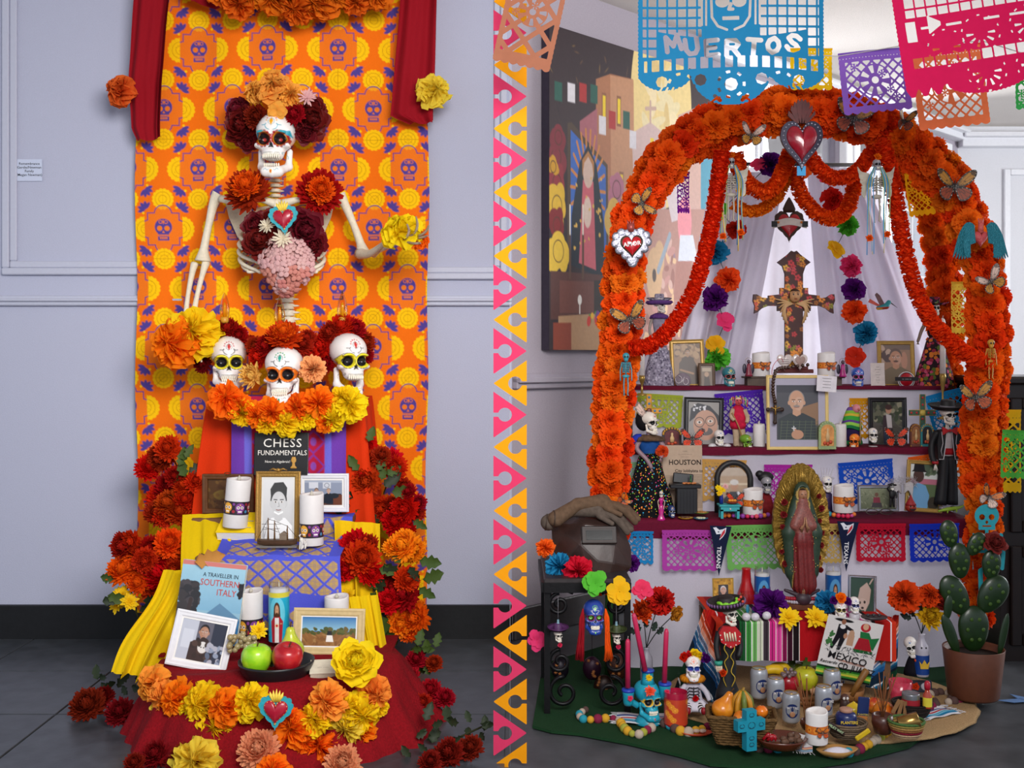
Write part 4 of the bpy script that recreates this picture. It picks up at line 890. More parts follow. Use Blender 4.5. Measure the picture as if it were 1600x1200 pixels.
p.p([(14,26),(13,15),(20,6),(36,5),(43,13),(42,25),(38,18),(28,15),(19,18)],'#3a3a3a'); p.l([(21,47),(28,50),(35,47)],2.2,'#f4f4f4')
t=frame('antique gold frame with a black and white portrait of a smiling boy',433,853,3.60,70,116,9,GD,p,tilt=-.07,mb=3,mbc='#d8d6d0')
g=G(3.6/FPX); 
for s in(-1,1): g.tube([(0,0,117),(s*8,-1,120),(s*14,0,117.5)],[2.4,1.6,.8],6)
g.ball((0,-1,118),(4,2,3),8); g.o('crest',GD,t)
# ---- books, candles, ship, dog
bd=skband()
t=thing('book','thick yellow book lying flat under the leaning left candle','book',P(369,846,3.62),rz=-.06,rx=.5); u=3.62/FPX
g=G(u); g.box(0,28,15.5,62,52,1.2); g.box(0,28,.6,62,52,1.2); g.box(0,53.8,8,62,1,15); g.o('cover',M('#f2cf12',.5,v=.03),t)
g=G(u); g.box(0,27.5,8,60,50,14.2); g.o('pages',M('#e9e6dc',.8,b=.4,s=700),t)
for i,s_ in enumerate(('------','--- --------','-------','--- ------')): text(s_,4.6*u,M('#3a3420',.6),t,(0,(18+(3-i)*8)*u,16.5*u),rx=0)
g=G(u); g.box(0,14.5,16.3,44,1,.2); g.box(0,31,16.3,44,1,.2); g.o('blue_lines',M('#3a78b0',.6),t)
candle('white flameless candle with sugar skull band leaning on the yellow book',367,823,3.63,38,76,bd,.28,.27,tilt=.09)
candle('white flameless candle with sugar skull band right of the gold frame',487,851,3.56,37,80,bd,.16,.27)
u=3.53/FPX; t=thing('ship_model','small brown model sailing ship in front of the gold frame','ship model',P(433,853,3.53)); g=G(u)
def hull(U,V):
    x=-31+62*U; w=8*np.sin(PI*np.clip(U,.02,.98))**.5; a=(V-.5)*PI; return x+0*V,w*np.sin(a),-(np.cos(a))*9+9+3*(2*U-1)**4
g.grid(hull,24,12); g.box(0,0,9.5,56,12,1.2); g.o('hull',M('#4d3524',.5,b=.2,v=.2),t); g=G(u); g.box(0,0,-.6,64,17,2.4,bev=.8); g.o('plinth',M('#8d8a86',.4,m=.4),t)
for x,h in((-14,44),(-4,40),(16,32)): g=G(u); g.tube([(x,0,9),(x,0,h)],[1.6,.7],6); g.o('mast',M('#6a4a2a',.6),t)
g=G(u)
for a,b in(((-30,0,12),(-14,0,42)),((-14,0,42),(-4,0,39)),((-4,0,39),(16,0,31)),((16,0,31),(31,0,13)),((-14,0,42),(-22,6,10)),((-4,0,38),(6,6,10)),((16,0,30),(10,6,10)),((-24,0,34),(6,0,34)),((-22,0,26),(4,0,27)),((-20,-2,30),(2,-2,22))): g.tube([a,b],.35,4)
g.o('rigging',M('#3a2c20',.7),t); g=G(u); g.box(10,0,14,11,8,8); g.prism([(3,18),(17,18),(10,23)],-5,5); g.o('cabin',M('#7a6a5a',.6),t)
u=3.5/FPX; t=thing('dog_figurine','tiny white and brown dog figurine right of the ship model','figurine',P(473,857,3.5),rz=-.5)
V,F=sdf(lambda Q:smin([cap(Q,(0,3,9),(0,-3,14),3.6,3.2),cap(Q,(0,-3,15),(0,-5,20),2.3,2),cap(Q,(0,-5,21),(0,-9,20),2.4,1.3),cap(Q,(1.8,-4,11),(1.8,-5,0),1.3,1),cap(Q,(-1.8,-4,11),(-1.8,-5,0),1.3,1),cap(Q,(2,5,7),(2.4,3,0),2,1.2),cap(Q,(-2,5,7),(-2.4,3,0),2,1.2),cap(Q,(0,6,7),(0,10,12),.8,.5),cap(Q,(1.8,-4,22),(2.6,-3,19),1,.7),cap(Q,(-1.8,-4,22),(-2.6,-3,19),1,.7)],.8),(-6,-12,-2),(6,12,26),44)
C=np.tile(lin('#dcd8d2'),(len(V),1)); C[(abs(V[:,0])>1.5)&(V[:,2]>18)]=lin('#4a2c1e'); C[(V[:,1]<-9.4)]=lin('#1a1414'); g=G(u); g.add(V,F,C=C); g.o('body',VC(.4),t)
# ---- lower tier red mound
RN=M('#7c0a14',.9,b=.7,s=160,v=.18,name='crimson_net')
z4=.2
tbl('low platform under the red cloth at the front of the left altar',xx(300,3.2),xx(565,3.2),3.08,3.5,z4-.012)
g=G()
def fn(U,V):
    a=(U-.5)*PI*1.35; s=V; top=s<.35; k=np.clip((s-.35)/.65,0,1); rx=.37+.0*a; ry=.30
    R_=np.minimum(1,s/.35); wave=(1+.09*np.sin(a*13)+.06*np.sin(a*23+2)+.04*np.sin(a*37))*1.
    ex=R_*(.33+(.11*k**.7)*wave+.02*k*np.sin(a)); ey=R_*(.28+(.15*k**.7)*wave); cx=xx(431,3.2); 
    z=z4+.006-np.where(k>0,(z4-.002)*k**.75,0)+.006*np.sin(a*9+V*20)*(1-k); return cx+ex*np.sin(a)*1.06,3.28-ey*np.cos(a)*1.05,np.maximum(z,.006)
g.grid(fn,200,60); g.box(xx(431,3.3),3.4,z4+.002,.70,.24,.006); tag(g.o('red_cloth',RN),'crimson gauze cloth over the low front platform spreading onto the floor','cloth')
# travel book
p=Pic(100,124,'#8fb8cc',1.5); p.vg(0,75,'#9cc4d4','#7fb0cc'); p.p([(40,86),(66,62),(100,84),(100,92),(40,92)],'#5f88a8'); p.r(0,86,100,124,'#2a6a9c'); p.sp(60,0,88,100,122,4,['#3478aa','#205a8a'],4,.15)
p.sp(120,2,36,30,86,6,['#2c2c30','#3a3638','#454044'],5); p.l([(20,60),(16,124)],6,'#3a3030'); p.sp(25,94,32,104,50,4,['#202024','#2c2a30'],8); p.l([(52,89),(74,89)],3,'#c8d0d0'); p.r(0,0,100,7,'#c8766e')
t,u=book('blue hardcover book of travels in Southern Italy leaning at the left',320,1004,3.34,100,124,10,M('#9ab8c8',.5),tilt=-.16,ry=.1,pic=p)
DK=M('#1d3040',.6); RD=M('#c04038',.6)
text('A TRAVELLER IN',9.0*u,DK,t,(12*u,-5.6*u,104*u),sx=.85); text('SOUTHERN',14*u,RD,t,(12*u,-5.6*u,92*u),sx=.85); text('ITALY',14*u,RD,t,(24*u,-5.6*u,78*u),sx=.85); text('H.V. MORTON',10*u,M('#d8b84a',.6),t,(12*u,-5.6*u,22*u))
o=leaf(P(304,878,3.36),.09,M('#b07a3a',.7),rz=1.4,tilt=.3); tag(o,'dry tan leaf lying on top of the travel book','leaf')
# white frame with dog photo
p=Pic(66,56,'#5c5a66',1.6); p.r(0,0,24,56,'#b8bcc8'); p.r(4,14,20,40,'#c8ccd6'); p.r(46,0,66,56,'#2c3040'); face(p,34,15,17,'#a87a60','#1c1618','#3a2824'); p.sp(30,22,26,46,52,4,['#33241f','#4b362e','#241c1c'],2); p.e(36,36,7,8,'#d8d4d0'); p.e(31,32,2.5,4,'#3a2a20'); p.e(41,32,2.5,4,'#3a2a20'); p.e(34,36,1,1,'#111'); p.e(38,36,1,1,'#111'); p.sp(20,44,30,66,56,4,['#8a94a8','#5a6478','#a8a8b4'],4)
frame('white frame leaning at front left with snapshot of person holding a dog',304,1046,3.14,96,86,10,WH_,p,tilt=-.2,ry=.19,mb=3)
candle('white flameless candle with sugar skull band standing behind the grapes',392,994,3.40,37,72,bd,.05,.36)
candle('white flameless candle half hidden behind the cream frame',526,985,3.42,38,54,bd,.05,.3)
def saintcandle(label,px,py,Y,w,h,bg,robe,glow,skin='#c09070',style=0,group=None):
    u=Y/FPX; t=thing('prayer_candle',label,'candle',P(px,py,Y),group=group); r=w/2; p=Pic(w*3.14,h*.8,bg,1.7); W3=w*3.14; c=W3/2; H=h*.8
    p.e(c,H*.42,w*.40,H*.34,glow,al=.6); p.p([(c-w*.24,H),(c-w*.30,H*.58),(c-w*.10,H*.44),(c+w*.10,H*.44),(c+w*.30,H*.58),(c+w*.24,H)],robe); p.p([(c-w*.10,H),(c-w*.10,H*.5),(c+w*.10,H*.5),(c+w*.10,H)],'#e0dcd8' if style==0 else '#b2401c')
    p.e(c,H*.34,w*.15,H*.15,'#4a2c1c'); p.p([(c-w*.15,H*.34),(c-w*.17,H*.48),(c+w*.17,H*.48),(c+w*.15,H*.34)],'#4a2c1c'); p.e(c,H*.35,w*.09,H*.105,skin); p.e(c,H*.43,w*.06,H*.035,'#4a2c1c'); p.e(c-w*.03,H*.34,.5,.4,'#201410'); p.e(c+w*.03,H*.34,.5,.4,'#201410')
    p.e(c,H*.66,w*.06,w*.06,'#c8201c'); p.ring(c,H*.66,w*.09,.6,'#e8c040'); p.e(c+w*.2,H*.62,w*.05,w*.035,skin)
    if style==0: p.r(0,0,W3,H*.10,'#cfc43a')
    g=G(u); g.lathe([(r*.95,0),(r,1.5),(r,h*.93),(r*.92,h*.97),(r*.95,h)],28,cap=False); g.o('glass_jar',GLASS('#f2f4f6'),t)
    g=G(u); g.lathe([(r*.9,1),(r*.9,h*.86),(r*.4,h*.87)],24); g.o('wax',WAX,t); g=G(u); g.lathe([(.4,h*.87),(1.3,h*.91),(.2,h*.98)],8); g.o('wick',M('#c8c0b0',.6),t)
    g=G(u); rr=r+.15; g.grid(lambda U,V:(rr*np.sin(U*2*PI-PI),-rr*np.cos(U*2*PI-PI),h*.82-V*(h*.8)),p.nx,p.ny,C=p.a.reshape(-1,3)); g.o('printed_label',VC(.3,coat=.3),t); return t
saintcandle('tall glass prayer candle with turquoise label showing a robed figure, behind the fruit bowl',436,1002,3.38,32,96,'#1fa4c4','#a82432','#7fd4e4')
p=Pic(78,54,'#2f6fa8',1.5); p.vg(0,26,'#2c6ca8','#8ab8cc'); p.r(0,28,78,54,'#8a5e34'); p.sp(60,0,22,78,32,4,['#4a5228','#5c6030','#6a5a30'],2,.7); p.sp(60,0,33,78,54,5,['#94683c','#7d5430','#a07a4a'],3,.3); p.e(40,24,1.8,2.2,'#6a4a3a'); p.p([(37,26),(43,26),(44,34),(36,34)],'#28282c'); p.p([(36,34),(44,34),(46,46),(35,46)],'#e8e4dc')
frame('cream wooden frame with snapshot of person in white skirt in a field',512,1024,3.29,112,72,12,M('#c6ae7c',.5,b=.2,s=60,v=.08,name='cream_wood'),p,tilt=-.15,mb=2.5,ry=.02)
# fruit bowl
u=3.08/FPX; t=thing('fruit_bowl','black ribbed bowl holding fruit at the front of left altar','bowl',P(432,1067,3.08))
g=G(u); g.lathe([(30,0),(38,2),(52,18),(58,32),(59,36),(56,36),(50,20),(36,5),(1,4)],72,rip=lambda a,k:.012*math.sin(a*36) if k<.5 else 0); g.o('bowl',M('#17161a',.4,v=.1),t)
def fruit(nm,label,px,py,Y,r,mat,kind,rot=(0,0),cat='fruit'):
    u=Y/FPX; t=thing(nm,label,cat,P(px,py,Y),rx=rot[0],ry=rot[1])
    if kind=='apple': pr=[(.03,-.80),(.3,-.92),(.62,-.80),(.92,-.30),(1.0,.15),(.88,.6),(.55,.86),(.22,.84),(.05,.66)]
    elif kind=='pear': pr=[(.03,-.95),(.4,-1.0),(.8,-.75),(1.,-.25),(.92,.2),(.62,.65),(.42,1.05),(.34,1.4),(.2,1.6),(.03,1.62)]
    elif kind=='lemon': pr=[(.05,-1.2),(.2,-1.05),(.6,-.8),(.95,-.3),(1,.1),(.85,.6),(.45,.95),(.2,1.1),(.06,1.25)]
    else: pr=[(.03,-.97),(.5,-.84),(.9,-.4),(1,0),(.9,.42),(.5,.84),(.05,.93)]
    pr=[(q[0],q[1]) for q in [(x[0],x[1]) for x in bez([(a,b,0) for a,b in pr],4)]]
    g=G(u*r); g.lathe([(max(.01,a),b) for a,b in pr],28); g.o('flesh',mat,t)
    top=pr[-1][1]; g=G(u*r); g.tube([(0,0,top-.15),(.04,0,top+.15),(.12,.02,top+.42)],[.05,.04,.06],6); g.o('stem',M('#4a3018',.7),t); return t
def skin(a,b,sc=6,r=.28): 
    k='skin'+a+b
    if k in _mats: return _mats[k]
    m=M(a,r,v=.05,s=sc,coat=.3).copy(); nt=m.node_tree; hs=[n for n in nt.nodes if n.type=='HUE_SAT'][0]; no=nt.nodes.new('ShaderNodeTexNoise'); no.inputs['Scale'].default_value=sc*5; tc=[n for n in nt.nodes if n.type=='TEX_COORD'][0]
    mx=nt.nodes.new('ShaderNodeMix'); mx.data_type='RGBA'; mx.inputs[6].default_value=(*lin(a),1); mx.inputs[7].default_value=(*lin(b),1); rp=nt.nodes.new('ShaderNodeMapRange'); rp.inputs[1].default_value=.42; rp.inputs[2].default_value=.62
    nt.links.new(tc.outputs['Object'],no.inputs['Vector']); nt.links.new(no.outputs['Fac'],rp.inputs[0]); nt.links.new(rp.outputs[0],mx.inputs[0]); nt.links.new(mx.outputs[2],hs.inputs['Color']); _mats[k]=m; return m
fruit('apple','green apple at the left in the black fruit bowl',401,1029,3.03,24,skin('#86c41c','#a8d42c'),'apple')
fruit('red_apple','dark red apple at the right in the black fruit bowl',449,1027,3.02,24,skin('#9c1420','#b8282a'),'apple',(.2,.15))
fruit('pear','yellow-green pear standing behind the red apple',455,1012,3.12,20,skin('#b6c030','#a8b428'),'pear',(0,-.05))
u=3.16/FPX; t=thing('grape_bunch','bunch of pale grapes spilling left of the fruit bowl','grapes',P(378,1000,3.14)); rs=random.Random(2)
for i in range(34):
    x=rs.uniform(-20,22); z=rs.uniform(-14,9)-abs(x)*.15; g=G(u); g.ball((x,rs.uniform(-6,6),z),rs.uniform(4.2,5.4),10); g.o('grape',M('#a5946a',.25,t=.15,coat=.4,v=.06),t)
g=G(u); g.tube([(8,-3,8),(10,-4,16),(6,-3,20)],.8,5); g.o('stem',M('#5a4a2a',.7),t)
o=leaf(P(412,1004,3.05),.075,LEAFM,rz=2.9,tilt=.1); tag(o,'green leaf between the grapes and the pear','leaf')
o=flower('zinnia',P(404,985,3.2),.028,YEL,(0,-1,.5)); tag(o,'small yellow bloom behind the green apple','flower')
# folded card / notebook at right
u=3.06/FPX; t=thing('booklet','small cream booklet with handwriting right of the fruit bowl','book',P(512,1062,3.06),rz=.12,rx=.0)
g=G(u); g.box(0,20,5,54,34,9,T(0,0,0,rx=.35),bev=.5); g.o('pages',M('#cfc6b0',.7,b=.2,s=300),t); g=G(u); g.box(0,20,10,56,36,1.4,T(0,0,0,rx=.35)); o=g.o('cover',M('#d8d0bc',.7),t)
for i,s_ in enumerate(('-- --------','----- ------')): text(s_,4.6*u,M('#3a3632',.7),t,(-8*u,(22-i*9)*u,(16.+i*-2.2)*u+.004),rx=.35)
o=flower('peony',P(556,1036,2.98),.072,M('#f7dc1c',.65,t=.35,v=.05),(.1,-.8,.7),name='yellow_rose'); tag(o,'large yellow silk rose right of the booklet','flower')
# front swag of tissue flowers + heart
t=thing('flower_garland','garland of orange and yellow paper flowers over front of the crimson cloth','garland',P(430,1110,2.95))
for (x,y,r,m) in((240,1068,26,TPO),(258,1088,24,TPO),(279,1092,26,TO),(250,1110,16,TLY),(318,1098,28,TY),(296,1106,16,TY),(357,1105,28,TO),(393,1095,24,TY),(338,1135,28,TY),(312,1140,18,TPO),(355,1128,16,TY),(385,1115,14,TY),(459,1140,28,TO),(451,1120,16,TO),(474,1158,20,TO),(500,1166,26,TO),(492,1125,24,TY),(512,1096,27,TPO),(540,1138,25,TLY),(560,1115,30,TY),(583,1082,26,TPO),(564,1142,22,TO),(545,1100,16,TY),(590,1105,16,TY)):
    Yk=2.90+ (abs(x-431)/170)**2*.14; flower('tissue',gl(t,P(x,y,Yk)),r*Yk/FPX,m,(R.uniform(-.35,.35)+(x-431)/500,-1,R.uniform(0,.5)),t)
heartpin('large turquoise-edged red heart ornament on the front paper garland',431,1110,2.84,20,rot=.05)
o=flower('tissue',P(307,1190,2.86),.060,TLY,(0,-1,.5)); tag(o,'yellow paper flower at the bottom edge of the crimson cloth, left of centre','flower')
for (x,y,r,lab) in((403,1170,34,'large peach chrysanthemum at the foot of the crimson cloth, below the heart ornament'),(535,1192,30,'large peach chrysanthemum on the floor, bottom right of the crimson cloth')): o=flower('mum',P(x,y,2.84),r*.00172,M('#e89a74',.7,t=.3),(0,-1,.6)); tag(o,lab,'flower')
o=flower('tissue',P(428,1204,2.80),.04,TO,(0,-1,.5)); tag(o,'orange paper flower peeking up at the bottom edge by the peach chrysanthemum','flower')
# ---- sprays of chrysanthemums down both sides
def spray(label,items,leaves,stems,Y):
    t=thing('chrysanthemum_spray',label,'flowers',P(items[0][0],items[0][1],Y))
    for i,it in enumerate(items):
        x,y,r,m=it[:4]; yy=Y+R.uniform(-.03,.05); k=it[4] if len(it)>4 else 'mum'; flower(k,gl(t,P(x,y,yy)),r*1.12*yy/FPX,m,(R.uniform(-.5,.5),-1,R.uniform(-.1,.8)),t)
    for (x,y,r,a) in leaves: leaf(gl(t,P(x,y,Y-.03)),r*1.25*Y/FPX,R.choice([LEAFM,LEAFM,LEAFD]),rz=a,tilt=R.uniform(.0,.5),parent=t)
    g=G(); 
    for pts in stems: g.tube([gl(t,P(x,y,Y+.06)) for x,y in pts],.003,5)
    g.o('stem',M('#3c3a1c',.7),t); return t
spray('red chrysanthemum spray with dark leaves, upper left beside the wooden frame',[(262,700,20,RED),(250,716,22,DRED),(232,730,20,RED),(264,762,24,DRED),(250,778,22,RED),(287,758,18,RED),(306,752,17,RED),(300,770,20,DRED),(322,735,17,RUST),(262,786,22,RUST),(280,800,22,RUST),(256,805,18,RED),(288,782,18,RED),(272,744,16,DRED),(245,800,20,DRED)],
 [(280,728,22,.3),(295,740,24,1.0),(290,745,24,-.4),(300,760,24,1.9),(288,720,20,-.2),(315,778,22,2.6),(306,790,20,2.9),(270,775,20,-2),(290,715,18,.5),(280,750,20,-1.2)],[[(255,715),(275,760),(285,800)],[(262,700),(280,735),(282,790)],[(320,735),(300,765),(285,800)]],3.86)
spray('orange and dark red chrysanthemums at far left beside the travel book',[(193,853,22,DRED),(205,845,16,RED),(205,880,30,ORG),(190,890,24,ORG),(226,876,20,RUST),(264,848,24,ORG),(276,858,18,RUST),(255,868,20,DRED),(249,895,28,RED),(264,905,22,RED),(238,915,22,RUST),(216,910,18,ORG),(270,925,18,RED),(272,890,18,RUST),(190,930,16,YEL,'zinnia'),(203,940,14,YEL,'zinnia'),(183,946,12,YEL,'zinnia'),(235,855,18,DRED),(210,858,18,RUST)],
 [(168,930,26,1.9),(160,940,24,1.4),(232,930,26,3),(222,945,24,2.6),(225,975,20,3.1),(286,880,24,2),(280,900,22,2.4),(245,932,20,-2.2),(178,905,20,-1.5)],[[(190,930),(215,900),(240,870)],[(225,985),(210,950),(200,900)]],3.62)
spray('red chrysanthemum spray, upper right beside the white picture frame',[(568,695,20,RED),(577,708,16,RED),(560,716,15,DRED),(608,720,22,RED),(616,732,20,RED),(596,712,16,DRED),(572,752,22,RUST),(566,742,14,RED),(630,760,14,DRED),(638,768,13,DRED),(595,795,20,RED),(610,790,14,DRED),(632,795,22,RED),(648,798,17,DRED),(617,815,22,RED),(628,828,20,RED),(654,785,13,DRED)],
 [(552,778,26,-1.2),(548,790,30,-1.7),(566,795,24,-2.6),(600,760,26,.9),(612,768,28,1.6),(596,750,20,.2),(560,735,22,-.6),(590,735,20,.5),(576,690,20,.3),(580,800,24,2.9),(605,742,20,1),(646,812,20,2.2)],[[(568,700),(570,760),(585,830)],[(615,725),(600,770),(590,830)],[(640,765),(615,740),(600,715)]],3.84)
spray('red and orange chrysanthemums at right of the blue net cloth',[(554,855,28,RED),(566,872,28,RED),(548,880,22,RUST),(538,890,18,RED),(574,852,18,DRED),(630,852,26,AMB),(646,860,20,AMB),(612,855,14,AMB),(614,920,28,DRED),(630,930,26,DRED),(606,940,20,RED),(636,905,20,RED),(648,965,24,ORG),(625,975,22,AMB),(640,985,18,ORG),(552,918,16,YEL,'zinnia'),(562,930,14,YEL,'zinnia'),(545,930,12,YEL,'zinnia'),(540,905,16,RUST),(580,895,20,RED)],
 [(600,880,28,2.4),(592,888,26,1.8),(655,875,28,1.8),(660,905,30,1.4),(655,918,24,2.2),(602,905,26,-2.4),(596,960,30,3),(606,985,28,2.8),(588,925,22,-2.6),(640,885,22,2.6),(575,905,20,2.4),(616,880,26,.6)],[[(554,860),(580,900),(600,950)],[(640,860),(615,900),(600,950)],[(665,945),(640,955),(610,950)]],3.55)
# floor flowers
for (x,y,r,m,lab,Yk) in((136,1101,30,DARKM,'dark red chrysanthemum lying on the floor at far left',3.3),(187,1112,25,DARKM,'dark red chrysanthemum on the floor, second from the far left',3.22),(162,1088,18,DARKM,'small dark red chrysanthemum behind the two far left floor blooms',3.36),(242,1178,24,DARKM,'dark red chrysanthemum in the bottom left corner of crimson cloth',2.9),(285,1180,22,DARKM,'dark red chrysanthemum beside the yellow paper flower at the bottom',2.88),(210,1192,18,DARKM,'dark red chrysanthemum cut by the bottom edge at left',2.86),(650,1030,18,DRED,'red chrysanthemum behind the right end of crimson cloth',3.5),(678,1036,15,DRED,'red chrysanthemum right of crimson cloth, beside the baseboard',3.48),(640,1056,17,DRED,'red chrysanthemum on the right edge of the crimson cloth',3.42),(672,1078,20,DRED,'red chrysanthemum at far right on the dark floor',3.3),(695,1090,18,DRED,'rightmost red chrysanthemum on the dark floor',3.28),(660,1098,17,DRED,'red chrysanthemum below the rightmost floor blooms',3.22),(700,1176,26,DARKM,'dark red chrysanthemum at the bottom near the triangle divider',2.92),(735,1168,22,DARKM,'dark red chrysanthemum nearest the triangle divider at the bottom',2.95),(672,1190,20,DARKM,'dark red chrysanthemum cut by the bottom edge at right',2.88)):
    zc=P(x,y,Yk).z; r_=r*Yk/FPX; o=flower('mum',P(x,y,Yk),r_,m,(R.uniform(-.3,.3),-1,.9)); tag(o,lab,'flower')
t=thing('leafy_stem','dark leafy stems on the floor at lower right of the left altar','foliage',P(700,1150,3.05))
for i in range(26): leaf(gl(t,P(R.uniform(640,760),R.uniform(1125,1198),R.uniform(2.95,3.1))),R.uniform(.035,.055),LEAFD,rz=R.uniform(-2,2),tilt=R.uniform(.2,1),parent=t)
g=G(); g.tube([gl(t,P(640,1190,3.0)),gl(t,P(700,1160,3.03)),gl(t,P(765,1130,3.08))],.003,5); g.o('stem',M('#2c2c18',.7),t)
t=thing('leafy_stem','green leaves behind the red floor chrysanthemums at right','foliage',P(660,1040,3.5))
for i in range(16): leaf(gl(t,P(R.uniform(632,690),R.uniform(1000,1085),R.uniform(3.48,3.54))),R.uniform(.04,.055),LEAFM,rz=R.uniform(-2,2),tilt=R.uniform(.1,.8),parent=t)
g=G(); g.tube([gl(t,P(640,1090,3.5)),gl(t,P(655,1040,3.52)),gl(t,P(650,1000,3.53))],.003,5); g.o('stem',M('#2c2c18',.7),t)
t=thing('leafy_stem','dark leaves around the far left floor chrysanthemums','foliage',P(185,1080,3.35))
for i in range(12): leaf(gl(t,P(R.uniform(150,225),R.uniform(1058,1100),R.uniform(3.33,3.4))),R.uniform(.035,.05),LEAFD,rz=R.uniform(-2,2),tilt=R.uniform(.1,.8),parent=t)
# ---- printed triangle divider, added as a hanging string at the corner of the bay
t=thing('triangle_divider','printed divider graphic of pink and amber triangles, added as a hanging string between both altars','banner',P(797,1195,2.93)); u=2.93/FPX
def tri(flip):
    g=G(u); W3,H=52,72
    f=lambda X,Y: np.minimum(-polyd(X,Y,[(0,0),(W3,H/2),(0,H)]),np.minimum(np.hypot(X-18,Y-H/2)-10.8,np.where((X<18),abs(Y-H/2)-3.2,1e3)))
    s=-1 if flip else 1; cut(g,f,W3,H,40,54,lambda X,Y:(s*(X-26),0*X,H/2-Y),thick=1.2); return g
gp=tri(False); ga=tri(True); mp=M('#c53259',.75,v=.02,name='pink_card'); ma=M('#d98c04',.75,v=.02,name='amber_card'); m1=m2=None
for i in range(13):
    y=51+i*99.5; 
    if m1 is None: o=gp.o('pink_triangle',mp,t); m1=o.data
    else: o=link('pink_triangle',m1,mp,t)
    o.location=gl(t,P(797,y,2.93)); y=2+i*99.5
    if i<13:
        if m2 is None: o=ga.o('amber_triangle',ma,t); m2=o.data
        else: o=link('amber_triangle',m2,ma,t)
        o.location=gl(t,P(797,y,2.928))
g=G(); g.tube([gl(t,P(797,1197,2.932)),gl(t,P(797,-320,2.932))],.0006,4); g.o('thread',M('#cfcfd4',.6),t)
# ================================================================ RIGHT BAY
T3,T2,T1,T0=.99,.766,.53,.26
WC=M('#ccc7d4',.85,t=.35,b=.15,s=250,v=.03,name='white_cotton'); SHEER=M('#dcd8e2',.8,t=.4,v=.02,name='sheer_white'); WINE=M('#5e0d28',.8,b=.2,s=120,v=.1,name='wine_cloth')
OM=M('#f45a0c',.75,t=.4,b=.2,s=90,v=.12,name='marigold_paper'); OM2=M('#e84808',.75,t=.4,b=.2,s=90,v=.12); OM3=M('#f06e14',.75,t=.4,b=.2,s=90,v=.12); OR_=M('#f04c0e',.75,t=.4,v=.1,name='crepe_orange')
FR_={'red':M('#d6182a',.7,t=.35),'pink':M('#ec3f74',.7,t=.35),'purple':M('#5c1478',.7,t=.35),'blue':M('#2489b8',.7,t=.35),'green':M('#5cc13a',.7,t=.35),'yellow':M('#f3b81a',.7,t=.35),'orange':M('#f4601c',.7,t=.35)}
# ---- painting on the angled wall
def onwall(px,py):
    """point of the mural wall seen at this pixel, as (distance along wall, z)"""
    dx,dy=(px-800)/FPX,1.; ex,ey=CX/LW,(CY-YW)/LW; # t*(dx,1)=(s*ex, YW+s*ey)
    s_=dx*YW/(ex-dx*ey); Yp=YW+s_*ey; return s_,HC-(py-HZ)/FPX*Yp
s0,zb=onwall(856,547); s1,zt_=onwall(1128,118); s0b,zt2=onwall(856,45); zt_=zt2; PW,PH=(s1-s0),(zt_-zb)
p=Pic(300,220,'#3a2a2c',1.5); kx=300.
def wx(px): return (onwall(px,500)[0]-s0)/PW*300
def wy(px,py): return (zt_-onwall(px,py)[1])/PH*220
def wp(*pts): return [(wx(a),wy(a,b)) for a,b in pts]
p.vg(0,220,'#32252a','#3c2a2c')
p.sp(40,0,5,170,90,3.4,['#5a4330','#2a2026','#6a5434'],4,.25)
q=wp((1030,170))[0]; p.e(q[0],q[1],54,78,'#e8cf8c'); p.sp(26,q[0]-30,q[1]-50,q[0]+30,q[1]+40,14,['#e8d8a8','#dcc080','#efdcae'],3,.4)
p.p(wp((855,330),(905,215),(905,548),(855,548)),'#2c2024')
p.p(wp((905,250),(928,195),(928,130),(950,122),(985,130),(988,400),(905,420)),'#a8704e'); p.p(wp((950,124),(986,131),(988,400),(952,400)),'#bd8a66'); p.p(wp((903,195),(930,175),(930,260),(903,250)),'#a4606a')
for a in((937,150),(960,155),(964,272)): x,y=wp(a)[0]; p.r(x,y,x+7,y+22,'#8a5a40'); p.r(x+1.5,y+2,x+6,y+20,'#e8c828')
p.p(wp((983,213),(1012,196),(1035,215),(1036,330),(988,330)),'#cfb4ae'); p.l(wp((1012,196),(1012,165)),3,'#c8a898'); p.l(wp((1005,175),(1020,175)),3,'#c8a898'); x,y=wp((1012,220))[0]; p.r(x,y,x+6,y+26,'#e8c828')
p.p(wp((1055,185),(1090,170),(1092,420),(1055,420)),'#d0a898'); p.p(wp((1090,240),(1125,240),(1125,330),(1090,330)),'#3d94ac')
p.p(wp((985,330),(1128,330),(1128,547),(985,547)),'#b98878'); p.sp(160,*wp((985,380))[0],*wp((1120,547))[0],3,['#d8b0a0','#a06a5c','#e8c090','#c89084','#9a7a88'],7,2)
p.p(wp((1035,300),(1060,290),(1075,340),(1045,350)),'#d8c8c8'); p.e(*wp((1065,350))[0],13,20,'#ec8f96'); p.p(wp((1058,370),(1078,370),(1085,410),(1055,410)),'#dfe4ea'); p.p(wp((1052,410),(1075,410),(1080,470),(1048,470)),'#b07868')
p.e(*wp((1018,430))[0],14,20,'#d8b080'); p.e(*wp((1026,405))[0],9,13,'#d8b080'); p.l(wp((1024,425),(1042,370)),5,'#9aa8b4'); p.e(*wp((1018,432))[0],3.5,5,'#4a3428')
for i,(x,y) in enumerate(((870,148),(890,150),(908,150),(925,152),(938,200),(953,192),(975,192),(985,222))):
    a=wp((x,y))[0]; p.r(a[0]-5.5,a[1]-6,a[0]+5.5,a[1]+7,['#24584c','#d8d4d8','#a82c2c'][i%3])
p.p(wp((884,198),(890,196),(946,262),(947,410),(884,400)),'#4a3a2c'); p.p(wp((889,208),(943,266),(944,402),(889,392)),'#3464b4')
c=wp((916,300))[0]
for a in range(22): p.l([(c[0],c[1]),(c[0]+26*math.cos(a*.2856),c[1]+42*math.sin(a*.2856))],2.4,'#c8823c')
